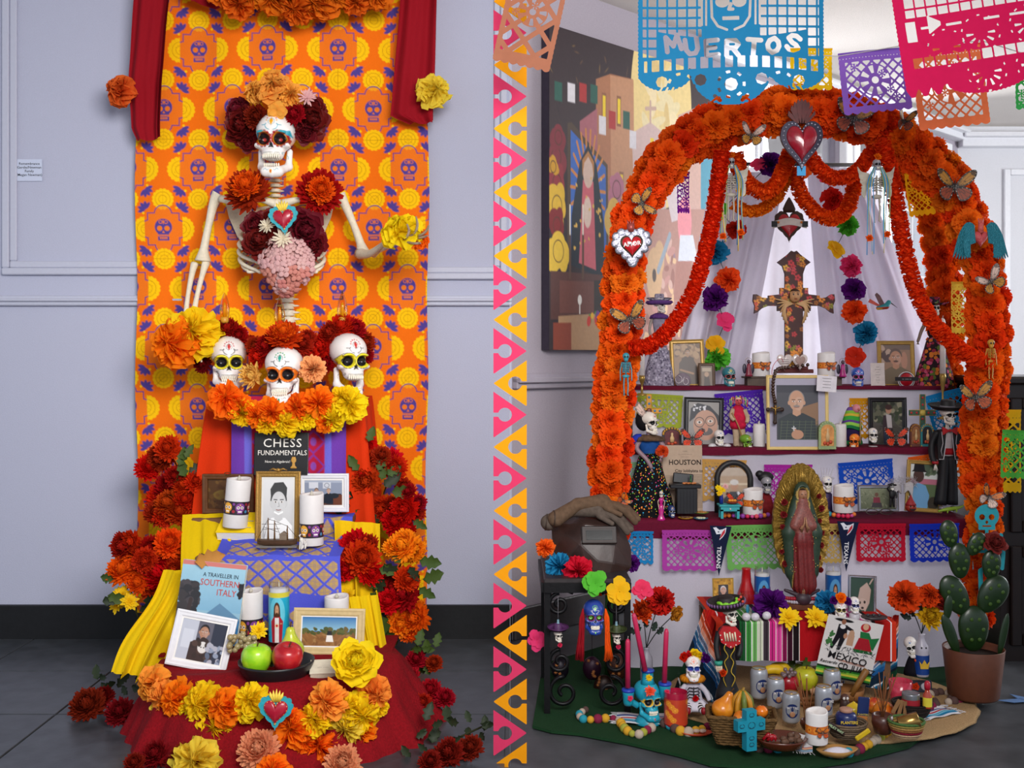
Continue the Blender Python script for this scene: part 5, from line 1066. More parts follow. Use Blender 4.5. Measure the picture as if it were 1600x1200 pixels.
p.p([(c[0]-13,c[1]-18),(c[0],c[1]-32),(c[0]+13,c[1]-18),(c[0]+24,c[1]+22),(c[0]+26,c[1]+62),(c[0]-26,c[1]+54),(c[0]-25,c[1]+20)],'#182430'); p.p([(c[0]-8,c[1]-6),(c[0]+8,c[1]-6),(c[0]+12,c[1]+56),(c[0]-14,c[1]+52)],'#c8606c'); p.e(c[0],c[1]-13,8,12,'#d0b4a4'); p.e(c[0]-1,c[1]+16,6,11,'#dcc4b4'); p.sp(26,c[0]-22,c[1]-10,c[0]+22,c[1]+50,1.3,['#d8b050'],3); p.p([(c[0]-9,c[1]-8),(c[0]-9,c[1]-20),(c[0],c[1]-27),(c[0]+9,c[1]-20),(c[0]+9,c[1]-8),(c[0]+6,c[1]-18),(c[0],c[1]-23),(c[0]-6,c[1]-18)],'#b07840')
for (x,y,cc,r) in((867,250,'#7c2832',13),(868,290,'#8a2a34',12),(870,220,'#7a2430',10),(868,325,'#d8b030',14),(868,355,'#7c1a1e',11),(870,395,'#dcb838',15),(862,265,'#c8941c',8),(960,300,'#b06a80',13),(958,345,'#d8b050',15),(905,520,'#d8a820',10),(930,525,'#d8a820',9)): p.sp(9,*[v-r*.5 for v in wp((x,y))[0]],*[v+r*.5 for v in wp((x,y))[0]],r*.6,[cc],int(x)); p.ring(*wp((x,y))[0],r*.5,.8,'#4a2a1c')
p.p(wp((858,425),(945,432),(945,500),(858,500)),'#54302a'); p.p(wp((872,440),(925,442),(925,490),(872,490)),'#6c3e34'); p.p(wp((925,440),(945,440),(945,490),(925,490)),'#2c2420'); p.p(wp((870,495),(945,490),(945,547),(870,547)),'#b08a64'); p.p(wp((862,505),(890,505),(890,547),(862,547)),'#8a3c26')
for x in(888,908): p.l(wp((x,435),(x,370)),3,'#5a4030'); p.l(wp((x,368),(x,325)),2,'#e0dccc')
p.e(*wp((903,470))[0],3,3.5,'#e8e4dc'); p.l(wp((903,474),(903,490)),1.6,'#e8e4dc'); p.sp(8,*wp((912,492))[0],*wp((940,505))[0],3.4,['#c83020','#3a8a30','#e0b020','#6a3a80'],5)
g=G(); Mx=MW@T(s0+PW/2-.045,-.05,zb)
picgrid(g,p,PW,PH,Mx=Mx); t=thing('painting','large mural canvas of a village altar with moon and bell tower on the angled wall','painting',(Mx.translation.x,Mx.translation.y,Mx.translation.z))
o=g.o('painted_canvas',VC(.5,b=.1),t); o.location=-Vector(t.location); g=G(); g.box(0,.022,PH/2,PW,.04,PH,Mx); o=g.o('stretcher',M('#3a3440',.7),t); o.location=-Vector(t.location)
# ---- tiers
def tierbox(label,x0,x1,Y0,Y1,z,h=.05):
    t=thing('altar_shelf',label,'shelf',((xx(x0,Y0)+xx(x1,Y0))/2,(Y0+Y1)/2,0)); w=xx(x1,Y0)-xx(x0,Y0); g=G(); g.box(0,0,z-.012,w,Y1-Y0-.004,.02); g.o('shelf_board',M('#8a6a4a',.7),t)
    for s in(-1,1): g=G(); g.box(s*(w/2-.02),.02,(z-.022)/2,.03,(Y1-Y0)*.8,z-.022); g.o('leg_panel',M('#8a6a4a',.7),t)
    g=G()
    def fn(U,V): return (U-.5)*(w+.02)+.004*np.sin(V*9),-(Y1-Y0)/2-.012-.008*V*(np.sin(U*38)+.6*np.sin(U*17+1)),z-.004-(z-(.01))*V
    if z<.6: g.grid(fn,140,30)
    else:
        zl=z-.25; g.grid(lambda U,V:((U-.5)*(w+.02),-(Y1-Y0)/2-.012-.006*V*(np.sin(U*38)+.6*np.sin(U*17+1)),z-.004-(.255)*V),140,12)
    g.o('white_cloth',WC,t)
    g=G(); dr={T3:.012,T2:.022,T1:.058}[z]; g.grid(lambda U,V:((U-.5)*(w+.03),np.where(V<.6,(Y1-Y0)/2-(Y1-Y0+.022)*V/.6,-(Y1-Y0)/2-.022-.004*np.sin(U*44+1)),np.where(V<.6,z+.003+.001*np.sin(U*60+V*20),z-(V-.6)/.4*dr*(1+.15*np.sin(U*7)))),160,16)
    g.o('runner',WINE,t); return t
tierbox('top altar tier with wine-coloured runner carrying the cross',992,1468,4.25,4.52,T3)
tierbox('middle altar tier with wine-coloured runner carrying the large framed portrait',986,1482,4.05,4.25,T2)
tierbox('lower altar tier with wide wine-coloured runner above the paper banners',982,1512,3.85,4.05,T1)
# curtains behind the cross
o=drape('sheer_backdrop',P(1150,262,4.66),P(1360,262,4.66),P(1090,612,4.6),P(1440,612,4.6),SHEER,6,.012,70,40,ph=2); tag(o,'sheer white cloth backdrop hanging behind the painted cross','curtain')
o=drape('white_curtain',P(1112,270,4.58),P(1226,268,4.58),P(1046,612,4.56),P(1158,612,4.56),WC,3,.02,70,40,ph=1,top=.3); tag(o,'white cotton curtain gathered left of the cross','curtain')
o=drape('white_curtain',P(1262,262,4.58),P(1345,262,4.58),P(1288,612,4.56),P(1492,612,4.56),WC,3,.022,70,40,ph=5,top=.3); tag(o,'white cotton curtain spreading right of the cross','curtain')
g=G(); g.tube([P(1120,256,4.62),P(1372,258,4.62)],.008,8); g.ball(tuple(P(1118,256,4.62)),.014,8); tag(g.o('curtain_rod',M('#2a2220',.4)),'thin dark rod carrying the white curtains under the arch','curtain rod')
# ---- marigold arch
def arch(label,path,Y,rad,n_sp=19,seed=1):
    rs=random.Random(seed); p_=np.array(bez([(*q,0) for q in path],14))[:,:2]; d=np.r_[0,np.cumsum(np.hypot(*np.diff(p_,axis=0).T))]; t=thing('marigold_arch',label,'arch',P(path[0][0],path[0][1],Y))
    k=0; s=0
    while s<d[-1]:
        x=np.interp(s,d,p_[:,0]); y=np.interp(s,d,p_[:,1]); x2=np.interp(s+3,d,p_[:,0]); y2=np.interp(s+3,d,p_[:,1]); tx,ty=x2-x,y2-y; l=math.hypot(tx,ty)+1e-6; nx,ny=-ty/l,tx/l
        a=[-.75,.0,.75][k%3]+rs.uniform(-.15,.15); rr=rad(x,y)*rs.uniform(.88,1.08)*.72; off=a*rad(x,y)*.62
        flower('marigold',gl(t,P(x+nx*off,y+ny*off,Y-.05*(1-abs(a))+rs.uniform(-.015,.015))),rr*Y/FPX,rs.choice([OM,OM,OM2,OM3]),(nx*a*1.1,-1,-ny*a*1.1),t); k+=1; s+=n_sp*rs.uniform(.45,.62)
    g=G(); g.tube(([gl(t,Vector((P(*path[0],Y).x,Y+.02,.01)))] if len(path)>15 else [])+[gl(t,P(a,b,Y+.02)) for a,b in path]+([gl(t,Vector((P(*path[-1],Y).x,Y+.02,.01)))] if len(path)>15 else [gl(t,P(1482,700,Y+.02))]),.014,7); g.o('hoop',M('#2e5a2a',.7),t)
    return t
AP=[(952,910),(952,850),(952,790),(955,700),(960,620),(968,540),(974,460),(978,410),(988,350),(1015,295),(1050,240),(1095,208),(1150,185),(1210,172),(1270,172),(1335,182),(1395,205),(1440,238),(1480,280),(1508,330),(1530,395),(1545,465),(1548,560),(1540,650),(1538,740),(1540,820),(1532,900),(1525,975)]
arch('tall arch of orange paper marigolds framing the right altar',AP,3.68,lambda x,y:40 if 1030<x<1490 else (36 if y<760 else 30),17)
arch('rear hoop of orange paper marigolds seen inside right side of the main arch',[(1385,215),(1425,262),(1455,320),(1472,390),(1478,470),(1480,560),(1478,640)],4.38,lambda x,y:30,17,3)
RP=[('long orange crepe garland hanging from upper left of the arch to its left leg',[(1128,236),(1120,300),(1112,350),(1098,410),(1080,462),(1048,512),(1018,538),(985,545)],12,3.60),
('orange crepe swag between left skeleton angel and the big heart',[(1148,240),(1158,272),(1180,296),(1202,298),(1220,275),(1234,238)],12,3.7),
('lower orange crepe swag at left, behind the upper one',[(1146,318),(1168,330),(1192,326),(1216,306),(1230,270)],9,3.82),
('orange crepe swag between the big heart and right skeleton angel',[(1262,238),(1278,262),(1302,278),(1330,274),(1352,252),(1374,216)],11,3.7),
('lowest orange crepe swag under the big heart, right of the small heart',[(1240,262),(1250,300),(1270,328),(1296,342),(1320,332),(1332,302),(1338,272)],11,3.82),
('long orange crepe garland hanging from upper right of the arch to its right leg',[(1378,222),(1394,280),(1404,340),(1416,400),(1432,455),(1456,502),(1490,538),(1520,558),(1548,566)],12,3.58)]
for lab,pts,r,Yr in RP: rope('crepe_garland',[P(x,y,Yr) for x,y in pts],r*Yr/FPX,OR_ if r>9 else M('#f07512',.75,t=.4,v=.1),lab)
# ---- flower strings
def fstring(label,items,Y):
    t=thing('flower_string',label,'garland',P(items[0][0],items[0][1],Y))
    for (x,y,r,c,k) in items: flower(k,gl(t,P(x,y,Y)),r*Y/FPX,FR_[c],(R.uniform(-.6,.6),-1,R.uniform(-.3,.6)),t)
    g=G(); g.tube([gl(t,P(x,y,Y+.01)) for x,y,*_ in items],.0016,5); g.o('cord',M('#2c3a24',.7),t); return t
fstring('string of coloured paper flowers hanging left of the cross',[(1185,258,14,'pink','open'),(1203,256,17,'purple','tissue'),(1160,298,10,'yellow','open'),(1124,330,16,'green','open'),(1150,358,14,'red','tissue'),(1118,393,17,'blue','tissue'),(1138,437,18,'orange','tissue'),(1118,466,18,'purple','tissue'),(1133,503,18,'pink','open'),(1118,540,18,'yellow','open'),(1122,560,18,'green','tissue')],4.44)
fstring('string of coloured paper flowers hanging right of the cross',[(1256,266,14,'orange','open'),(1290,275,15,'pink','open'),(1302,312,17,'red','tissue'),(1325,352,15,'green','tissue'),(1305,389,17,'yellow','open'),(1330,416,16,'pink','tissue'),(1334,453,17,'purple','tissue'),(1335,487,18,'orange','tissue'),(1353,520,17,'blue','tissue'),(1337,557,18,'red','open')],4.42)
# ---- cut paper banners
def papel(label,px,py,Y,w,h,col,rot=0,p=7.5,seed=0,style=0,yaw=0,al=.35,wave=1.5,n=None,group=None,rx=0):
    """px,py = top centre"""
    u=Y/FPX; rs=random.Random(seed); m=w*.09; sc=max(5,int(w/13)); cx,cy=w/2,h*.48; rr=min(w,h)*.26
    flo=[(rs.uniform(m*2,w-m*2),rs.uniform(h*.2,h*.8)) for _ in range(4)]
    def f(X,Y_):
        out=np.minimum(np.minimum(X-.8*abs(np.sin(Y_*PI/8)),w-X-.8*abs(np.sin(Y_*PI/8))),h-Y_-3.4*(1-abs(np.sin(X*PI*sc/w)))); a=(X+Y_)/p/1.414; b=(X-Y_)/p/1.414
        hole=(.5-.13-np.maximum(abs(a-np.floor(a)-.5),abs(b-np.floor(b)-.5)))*p
        inn=np.minimum(np.minimum(X-m,w-m-X),np.minimum(Y_-h*.16,h*.88-Y_)); hole=np.minimum(hole,inn); r=np.hypot(X-cx,Y_-cy); th=np.arctan2(Y_-cy,X-cx)
        hole=np.minimum(hole,r-rr); 
        hole=np.maximum(hole,np.minimum(np.minimum(rr*.92-r,r-rr*.45),(np.cos(th*8+seed)-.15)*r*.10)); hole=np.maximum(hole,rr*.22-r)
        for fx,fy in flo:
            r2=np.hypot(X-fx,Y_-fy); t2=np.arctan2(Y_-fy,X-fx); solid=6.5-r2; hole=np.minimum(hole,-solid+.3); hole=np.maximum(hole,np.minimum(np.minimum(5.6-r2,r2-1.5),np.cos(t2*6)*r2*.18-.15))
        dots=np.minimum(.9-np.hypot((X%5)-2.5,(Y_-h*.10)),inn+h*.2); hole=np.maximum(hole,dots)
        return np.minimum(out,-hole)
    nx=n or int(w/1.25); ny=int(nx*h/w); g=G(u)
    cut(g,f,w,h,nx,ny,lambda X,Y_:(X-w/2,wave*np.sin(X/w*7+seed)+wave*.8*np.sin(Y_/h*4),-Y_)); g.grid(lambda U,V:((U-.5)*w,wave*np.sin(U*7+seed)-.3+0*V,-V*3.5),12,2)
    o=tag(g.o('paper_banner',M(col,.7,t=al,v=.04)),label,'banner',group); o.matrix_basis=T(*P(px,py,Y),rz=yaw,rx=rx)@Matrix.Rotation(rot,4,'Y'); return o
STK={'M':[[(0,10),(1,0),(5,7),(9,0),(10,10)]],'U':[[(0,0),(0,7),(2,10),(6,10),(8,7),(8,0)]],'E':[[(8,0),(0,0),(0,10),(8,10)],[(0,5),(6,5)]],'R':[[(0,10),(0,0),(6,0),(8,2.5),(6,5),(0,5)],[(4,5),(8,10)]],'T':[[(0,0),(9,0)],[(4.5,0),(4.5,10)]],'O':[[(4,0),(7,2),(8,5),(7,8),(4,10),(1,8),(0,5),(1,2),(4,0)]],'S':[[(8,1.5),(5,0),(2,.3),(0,2.5),(3,5),(6,6),(8,8),(5,10),(2,10),(0,8.5)]]}
def muertos():
    w,h=290,250; Y=3.0; u=Y/FPX
    lt=[]
    for i,ch in enumerate('MUERTOS'):
        x=45+i*31.5; yy=150+11*(1-((x-145)/110.)**2); rot=(x-135)/110*-.26
        for st in STK[ch]:
            pts=[]
            for a,b in st: a_,b_=(a-4)*2.25,(b-5)*2.3; pts.append((x+8+a_*math.cos(rot)+b_*math.sin(rot),yy-a_*math.sin(rot)+b_*math.cos(rot)))
            lt.append(pts)
    def f(X,Yv):
        L_=h-6; ax=abs(X-145); bot=np.where(X<95,h-26-0*X,0); lobes=np.maximum(np.maximum(192+36*np.sqrt(np.clip(1-((X-42)/46)**2,0,1)),192+60*np.sqrt(np.clip(1-((X-145)/64)**2,0,1))),192+36*np.sqrt(np.clip(1-((X-248)/46)**2,0,1)))
        out=np.minimum(np.minimum(X-1.2*abs(np.sin(Yv*.5)),w-X-1.2*abs(np.sin(Yv*.5))),lobes-1.5*abs(np.sin(X*.5))-Yv)
        lc=min(1,1); hole=-np.ones(X.shape)*9
        sq=np.minimum(6.2-abs((X%15.5)-7.7),6.2-abs((Yv%16)-8)); arc=142+11*(1-((X-145)/110.)**2)
        reg=np.minimum(np.minimum(X-9,281-X),arc-8-Yv); reg=np.minimum(reg,ax-45); hole=np.maximum(hole,np.minimum(sq,reg))
        ed=np.minimum(sq,np.minimum(np.maximum(30-X,X-262),178-Yv)); hole=np.maximum(hole,np.minimum(ed,np.minimum(X-8,282-X)))
        low=np.minimum(np.minimum(6-abs((X%19)-9),9-abs(Yv-187+5*(1-((X-145)/110)**2))+0*X),np.minimum(X-10,280-X)); hole=np.maximum(hole,low)
        for pts in lt: hole=np.maximum(hole,3.8-lined(X,Yv,pts))
        for (cx,cy,r) in((38,213,9.5),(98,210,9.5),(145,218,10.5),(192,210,9.5),(250,213,9.5),(145,150,-1)): hole=np.maximum(hole,r-np.hypot(X-cx,Yv-cy)-.8*abs(np.sin(4*np.arctan2(Yv-cy,X-cx))))
        for (cx,cy) in((68,220),(145,218),(222,220)):
            r=np.hypot(X-cx,Yv-cy); th=np.arctan2(Yv-cy,X-cx); hole=np.maximum(hole,np.minimum(2.2-abs(r-20),(np.cos(th*7)-.35)*7)); 
        for s in(-1,1):
            hole=np.maximum(hole,1.8-lined(X,Yv,[(145+s*90,232),(145+s*104,238),(145+s*118,232)])); 
            for k_ in range(4): hole=np.maximum(hole,1.5-lined(X,Yv,[(145+s*(80+k_*9),222),(145+s*(84+k_*9),229)]))
            hole=np.maximum(hole,np.minimum(1.6-abs(ax-(38)),np.minimum(Yv-60,125-Yv))); hole=np.maximum(hole,np.minimum(1.6-abs(ax-(44.5)),np.minimum(Yv-60,125-Yv)))
            hole=np.maximum(hole,1-(((X-145-s*13)/11)**2+((Yv-88)/9)**2)); hole=np.maximum(hole,2-lined(X,Yv,[(145+s*30,86),(145+s*29,112),(145+s*20,126),(145+s*6,132)]))
            hole=np.maximum(hole,1.7-lined(X,Yv,[(145+s*28,243-0),(145+s*18,238)]))
        hole=np.maximum(hole,np.minimum(3-abs(Yv-114),13-abs(X-145))); hole=np.maximum(hole,2.6-lined(X,Yv,[(145,92),(142,100),(148,100)]))
        hole=np.maximum(hole,3-lined(X,Yv,[(120,236),(128,243)])); hole=np.maximum(hole,3-lined(X,Yv,[(170,236),(162,243)]))
        return np.minimum(out,-hole)
    g=G(u); cut(g,f,w,h,250,215,lambda X,Y_:(X-145,3*np.sin(X/40.)+2*np.sin(Y_/60),-Y_)); o=tag(g.o('paper_banner',M('#18789f',.7,t=.3,v=.03)),'large blue cut-paper banner with letters MUERTOS at the top','banner'); o.matrix_basis=T(*P(1142,-86,Y),rz=-.04)
muertos()
def magenta():
    w,h,Y=250,220,2.8; u=Y/FPX
    def f(X,Yv):
        out=np.minimum(np.minimum(X-1.2*abs(np.sin(Yv*.45)),w-X),h-22-Yv+np.where(X<62,14*abs(np.sin(X*.152)),22*np.sqrt(np.clip(1-((X-130)/62)**2,0,1))+0*X)-1.5*abs(np.sin(X*.45))); sq=np.minimum(7.6-abs((X%18)-9),8-abs(Yv-158)); hole=np.minimum(sq,X-16)
        hole=np.maximum(hole,np.minimum(np.minimum(7.4-abs((X%17.5)-8.7),7.4-abs((Yv%18)-9)),np.minimum(X-18,86-Yv-.0*X)))
        hole=np.maximum(hole,np.minimum(8-abs(X-24),16-abs(Yv-108))); hole=np.maximum(hole,np.minimum(10-abs(X-62),9-abs(Yv-100)-.6*(X-62)))
        for (cx,cy) in((130,126),(205,122),(130,188),(205,186),(75,140)):
            r=np.hypot(X-cx,Yv-cy); th=np.arctan2(Yv-cy,X-cx); hole=np.maximum(hole,np.where(Yv>cy-4,np.minimum(np.minimum(22-r,r-11),(np.cos(th*10)-.5)*r*.12),-9)); hole=np.maximum(hole,np.where(abs(((th*10/PI)%2)-1)<.3,1.1-abs(r-29),-9))
        for q in(52,92,150,190): hole=np.maximum(hole,np.minimum(12-abs(X-q),2-abs(Yv-104+.0*X)))
        return np.minimum(out,-hole)
    g=G(u); cut(g,f,w,h,190,168,lambda X,Y_:(X-30,3*np.sin(X/40.)+2*np.sin(Y_/50),-Y_)); o=tag(g.o('paper_banner',M('#c20f56',.7,t=.35,v=.03)),'large magenta cut-paper banner hanging at the top right corner','banner'); o.matrix_basis=T(*P(1415,-58,Y))@Matrix.Rotation(-.15,4,'Y')
magenta()
papel('purple cut-paper banner between the blue and magenta ones',1363,78,3.45,108,98,'#8a5fc4',rot=-.10,p=12,seed=2,n=100)
papel('coral orange cut-paper banner below the large magenta one',1478,72,3.2,112,128,'#f2714c',rot=-.11,p=12,seed=3,n=100)
papel('copper brown cut-paper banner at the top left of the right altar',850,-60,2.7,92,168,'#84503c',rot=.22,p=30,seed=7,n=80,al=.12)
papel('yellow cut-paper banner mostly hidden behind the large blue one',1268,75,3.55,66,66,'#f2bd10',p=10,seed=8)
papel('green cut-paper banner at the top right edge',1612,120,3.1,50,52,'#38a854',p=12,seed=9)
papel('small purple cut-paper banner hanging from the inside left of the arch',1068,268,3.85,20,66,'#7a1a90',p=6,seed=2,wave=3)
papel('amber cut-paper banner hanging inside the right side of the arch',1432,262,3.95,42,76,'#f2a510',rot=-.12,p=6.5,seed=4)
papel('narrow yellow cut-paper banner between both right marigold columns',1499,440,3.95,26,82,'#f6cf4a',p=8,seed=6)
papel('lilac scalloped paper edge showing under the arch top by a butterfly',1331,188,3.9,52,30,'#b083e0',p=30,seed=1)
papel('green cut-paper banner at the right edge above the dark cabinet',1586,672,3.5,40,76,'#4aa03c',p=11,seed=3,rot=.05)
papel('yellow cut-paper banner behind green one at the right edge',1578,640,3.9,36,130,'#f0b818',p=11,seed=12)
for (lab,x,y,Y,w,h,c,rot,sd) in(('lime cut-paper banner on the top tier front, left end',1032,616,4.22,72,52,'#a9b83a',.06,1),('violet cut-paper banner on the top tier front, behind the old man figurine',1154,612,4.22,76,66,'#5a2ab8',-.10,2),('amber cut-paper banner on the top tier front beside the black frame at right',1345,622,4.22,36,64,'#dca018',0,3),('sky blue cut-paper banner on the top tier front, right end',1474,612,4.2,62,74,'#1f9bd4',-.25,4),
 ('pale green cut-paper banner on the middle tier front, behind the black dress doll',1005,722,4.0,60,60,'#8fbf8f',0,5),('straw yellow cut-paper banner behind the arched frame',1131,718,4.02,72,66,'#d6aa5a',.03,6),('magenta cut-paper banner on the middle tier, behind the statue',1232,726,4.02,76,66,'#b42aa8',0,7),('royal blue cut-paper banner on the middle tier above the silver frame',1352,720,4.01,86,66,'#1748c0',-.09,8),('orange cut-paper banner behind the mariachi skeleton',1460,708,4.01,84,62,'#ee5c1c',-.16,9),
 ('sky blue cut-paper banner at the left end of the lower tier front',999,830,3.82,44,52,'#1f86cc',.0,10),('orchid pink cut-paper banner on the lower tier front',1078,828,3.8,88,64,'#b944ac',.0,11),('leaf green cut-paper banner on the lower tier front, left of the statue',1180,820,3.8,92,70,'#7cc063',-.03,12),('straw cut-paper banner right of the statue on the lower tier front',1298,818,3.81,36,62,'#c8a45c',0,13),('crimson cut-paper banner on the lower tier front',1377,818,3.8,78,60,'#c21434',-.0,14),('royal blue cut-paper banner on the lower tier front beside the cactus',1460,818,3.79,78,60,'#1646c0',-.02,15)): papel(lab,x,y,Y,w,h,c,rot,7,sd)
g=G(); g.tube([P(1240,84,3.5),P(1309,88,3.45),P(1418,70,3.44),P(1424,72,3.2),P(1535,64,3.18),P(1640,96,3.1)],.0015,5); tag(g.o('banner_string',M('#c8c4c0',.7)),'thin string carrying the purple and coral paper banners under the ceiling','string')
g=G(); g.tube([P(560,-420,2.7),P(805,-72,2.7),P(890,-60,2.7),P(997,-88,2.995),P(1287,-98,2.995),P(1385,-62,2.81),P(1632,-26,2.8),P(1800,-330,2.8)],.0015,5); tag(g.o('banner_string',M('#c8c4c0',.7)),'string carrying the large blue, magenta and copper paper banners near ceiling','string')
def pennant(label,px,py,Y):
    u=Y/FPX; t=thing('pennant',label,'pennant',P(px,py,Y),ry=.05); g=G(u); g.prism([(-17,0),(17,0),(1,-78)],-.4,.4); g.o('felt',M('#141c38',.85,b=.3,s=400),t)
    text('TEXANS',9*u,M('#e8e8ec',.6),t,(-1*u,-.9*u,-49*u),ry=PI/2,sx=1.05,bold=.0002)
    g=G(u); g.prism([(-9,-7),(-12,-3),(-7,-2),(-2,-6),(3,-5),(9,-2),(8,-10),(4,-17),(-1,-22),(1,-12),(-6,-13)],-.8,-.3); g.o('bull_emblem',M('#d8dae4',.6),t); g=G(u); g.prism([(3,-9),(7,-4),(7,-10),(3,-16),(-1,-20),(1,-14)],-1.2,-.5); g.o('red_emblem_half',M('#b81c30',.6),t)
    g=G(u); s5=[(-3+1.6*(1 if i%2==0 else .45)*math.sin(i*PI/5),-9+1.6*(1 if i%2==0 else .45)*math.cos(i*PI/5)) for i in range(10)]; g.prism(s5,-1.5,-.6,c='#141c38'); g.o('star',M('#141c38',.6),t)
pennant('navy triangular pennant lettered TEXANS left of the statue',1126,822,3.77); pennant('navy triangular pennant lettered TEXANS right of the statue',1325,815,3.77)
# ---- low table with serape
t=thing('low_table','small table under the striped serape before the altar','table',(xx(1252,3.5),3.64,0)); g=G(); g.box(0,0,T0-.012,.55,.35,.022,bev=.003); g.o('table_top',M('#6a4a30',.6),t)
for a in(-1,1):
    for b in(-1,1): g=G(); g.box(a*.26,b*.16,(T0-.024)/2,.03,.03,T0-.024); g.o('leg',M('#6a4a30',.6),t)
def stripes(w,h,bands,res=1.,vert=True):
    p=Pic(w,h,'#000',res); A=p.X if vert else p.Y; Lh=w if vert else h; x=0; tot=sum(b[0] for b in bands)
    for (bw,c) in bands:
        x1=x+bw*Lh/tot; m=(A>=x)&(A<=x1+.01); p.a[m]=lin(c); x=x1
    return p
def fade(cs,n=3):
    o=[]
    for c in cs:
        for i in range(n): o+=[(2,c),(.5,'#e8e4e0' if i==1 else '#1a1418')]
    return o
SB=[(6,'#c8341c'),(8,'#a01418'),(1,'#e8e4e8'),(5,'#1a1418')]+fade(['#17522a','#3a8a3a','#6fb060','#c8d0b8','#3a3038'],2)+fade(['#c82a80','#d84a98','#8a1450','#3a0c24','#1a1014'],2)+[(34,'#a80f18'),(1,'#e8e4e0')]+fade(['#2a0c1c','#7a1450','#c81c78','#d85aa0','#e8d8e0'],2)+[(3,'#1a1418'),(12,'#b01c18'),(1,'#e8e4e8'),(4,'#c8341c')]
pc=stripes(250,60,SB,1.3); g=G(); w=.56
def fn(U,V):
    s=V*.54; return xx(1252,3.5)-.285+.57*U,np.where(s<.36,3.81-s,3.45-.004-.006*np.sin(U*40)),np.where(s<.36,T0+.006,T0+.004-(s-.36)*.68)
g.grid(fn,pc.nx,pc.ny,C=pc.a.reshape(-1,3)); tag(g.o('serape',VC(.9,b=.3,s=500)),'striped serape blanket in red, pink and green hanging over low table front','blanket')
SB2=[(30,'#a01418'),(2,'#e8e4e8'),(16,'#b01c18')]+fade(['#c8341c','#d8623a','#e0a08a','#7a8aa8','#3a7aa8','#1f5a94'],2)+[(12,'#14283c'),(2,'#dce4ea')]+fade(['#1c6a94','#17405c','#101828'],1)+[(14,'#0f3a24'),(1.5,'#e4e4e4'),(14,'#10141c')]
pd=stripes(150,200,SB2,1.0,False)
def blanket(label,tl,tr,bl,br,pic,rot,nf=3,amp=.012,ph=0):
    o=drape('serape',tl,tr,bl,br,VC(.9,b=.3,s=500),nf,amp,pic=pic,ph=ph,top=.5); tag(o,label,'blanket'); return o
def diag(pic,k): # shear stripes
    q=np.clip((pic.Y/pic.h*.62+k*(pic.X/pic.w)*.38) if k>0 else (pic.Y/pic.h*.62+(1-pic.X/pic.w)*.38),0,1); i=(q*(pic.ny-1)).astype(int); pic.a=pic.a[i,0]; return pic
blanket('striped serape with blue and red bands falling at left of the low table',P(1100,952,3.56),P(1150,958,3.50),P(1048,1085,3.42),P(1135,1098,3.30),diag(pd,-1),0,3,.016)
blanket('striped serape with blue bands falling at right of the low table',P(1380,965,3.52),P(1404,960,3.56),P(1352,1075,3.42),P(1402,1080,3.46),diag(stripes(90,150,SB2,1.,False),1),0,2,.012,2)
# souvenir towel
p=Pic(100,116,'#cfcac8',1.6); p.r(0,94,100,116,'#123018'); 
for i,c in enumerate(('#16331a','#2f7a2c','#7ab03a','#c8c040','#2f7a2c','#0e1a10')): p.r(0,94+i*3.6,100,98+i*3.6,c)
p.e(30,6,17,3,'#18161a'); p.e(30,9,4,5,'#8a5a44'); p.p([(22,14),(38,14),(40,34),(33,62),(27,62),(29,40),(20,62),(15,60),(21,34)],'#17151c'); p.p([(38,15),(50,20),(49,24),(38,22)],'#17151c'); p.e(30,18,5,4,'#d8d4d4')
p.e(70,12,9,8,'#a8202c'); p.e(70,10,5,6,'#c89a7c'); p.p([(62,20),(78,20),(84,30),(98,26),(92,52),(84,48),(80,34),(64,34)],'#1f6a38'); p.p([(62,32),(80,32),(92,58),(56,58)],'#9c1c28'); p.p([(56,54),(92,54),(92,60),(56,60)],'#1c5a2c')
p.r(42,30,54,50,'#b08a70'); p.e(48,28,5,7,'#b08a70'); p.e(38,34,3.5,5,'#a87a60'); p.sp(60,8,54,96,66,3,['#5a5a5e','#a8a4a4','#303034'],4,.25); p.sp(14,8,30,18,56,3,['#3a6a3a'],5)
p.l([(30,78),(84,84)],2,'#a05a3a'); p.l([(36,81),(80,86)],1,'#a05a3a')
Yt=3.36; u=Yt/FPX; t=thing('souvenir_towel','white printed souvenir towel hanging over front of the serape','towel',P(1338,968,Yt),ry=.20,rx=.10)
g=G(u); picgrid(g,p,88,100,fn=lambda U,V:((U-.5)*88,2.0*np.sin(U*6+V*4)*(V),-V*100)); g.o('towel_cloth',VC(.9,b=.2,s=400),t)
kk=M('#1a181c',.7); text('MEXICO',16*u,kk,t,(0,-2.6*u,-64*u),sx=1.05,bold=.0002,rz=0,ry=.06); text('Recuerdo',7*u,kk,t,(-28*u,-2.6*u,-74*u),shear=.3,bold=.0001); text('CD. JUAREZ',13*u,kk,t,(17*u,-3.2*u,-78*u),sx=.85,bold=.0004,ry=.05); text('MEXICO',4.5*u,kk,t,(-5*u,-2.6*u,-86*u)); text('de',5*u,kk,t,(-30*u,-2.6*u,-82*u))
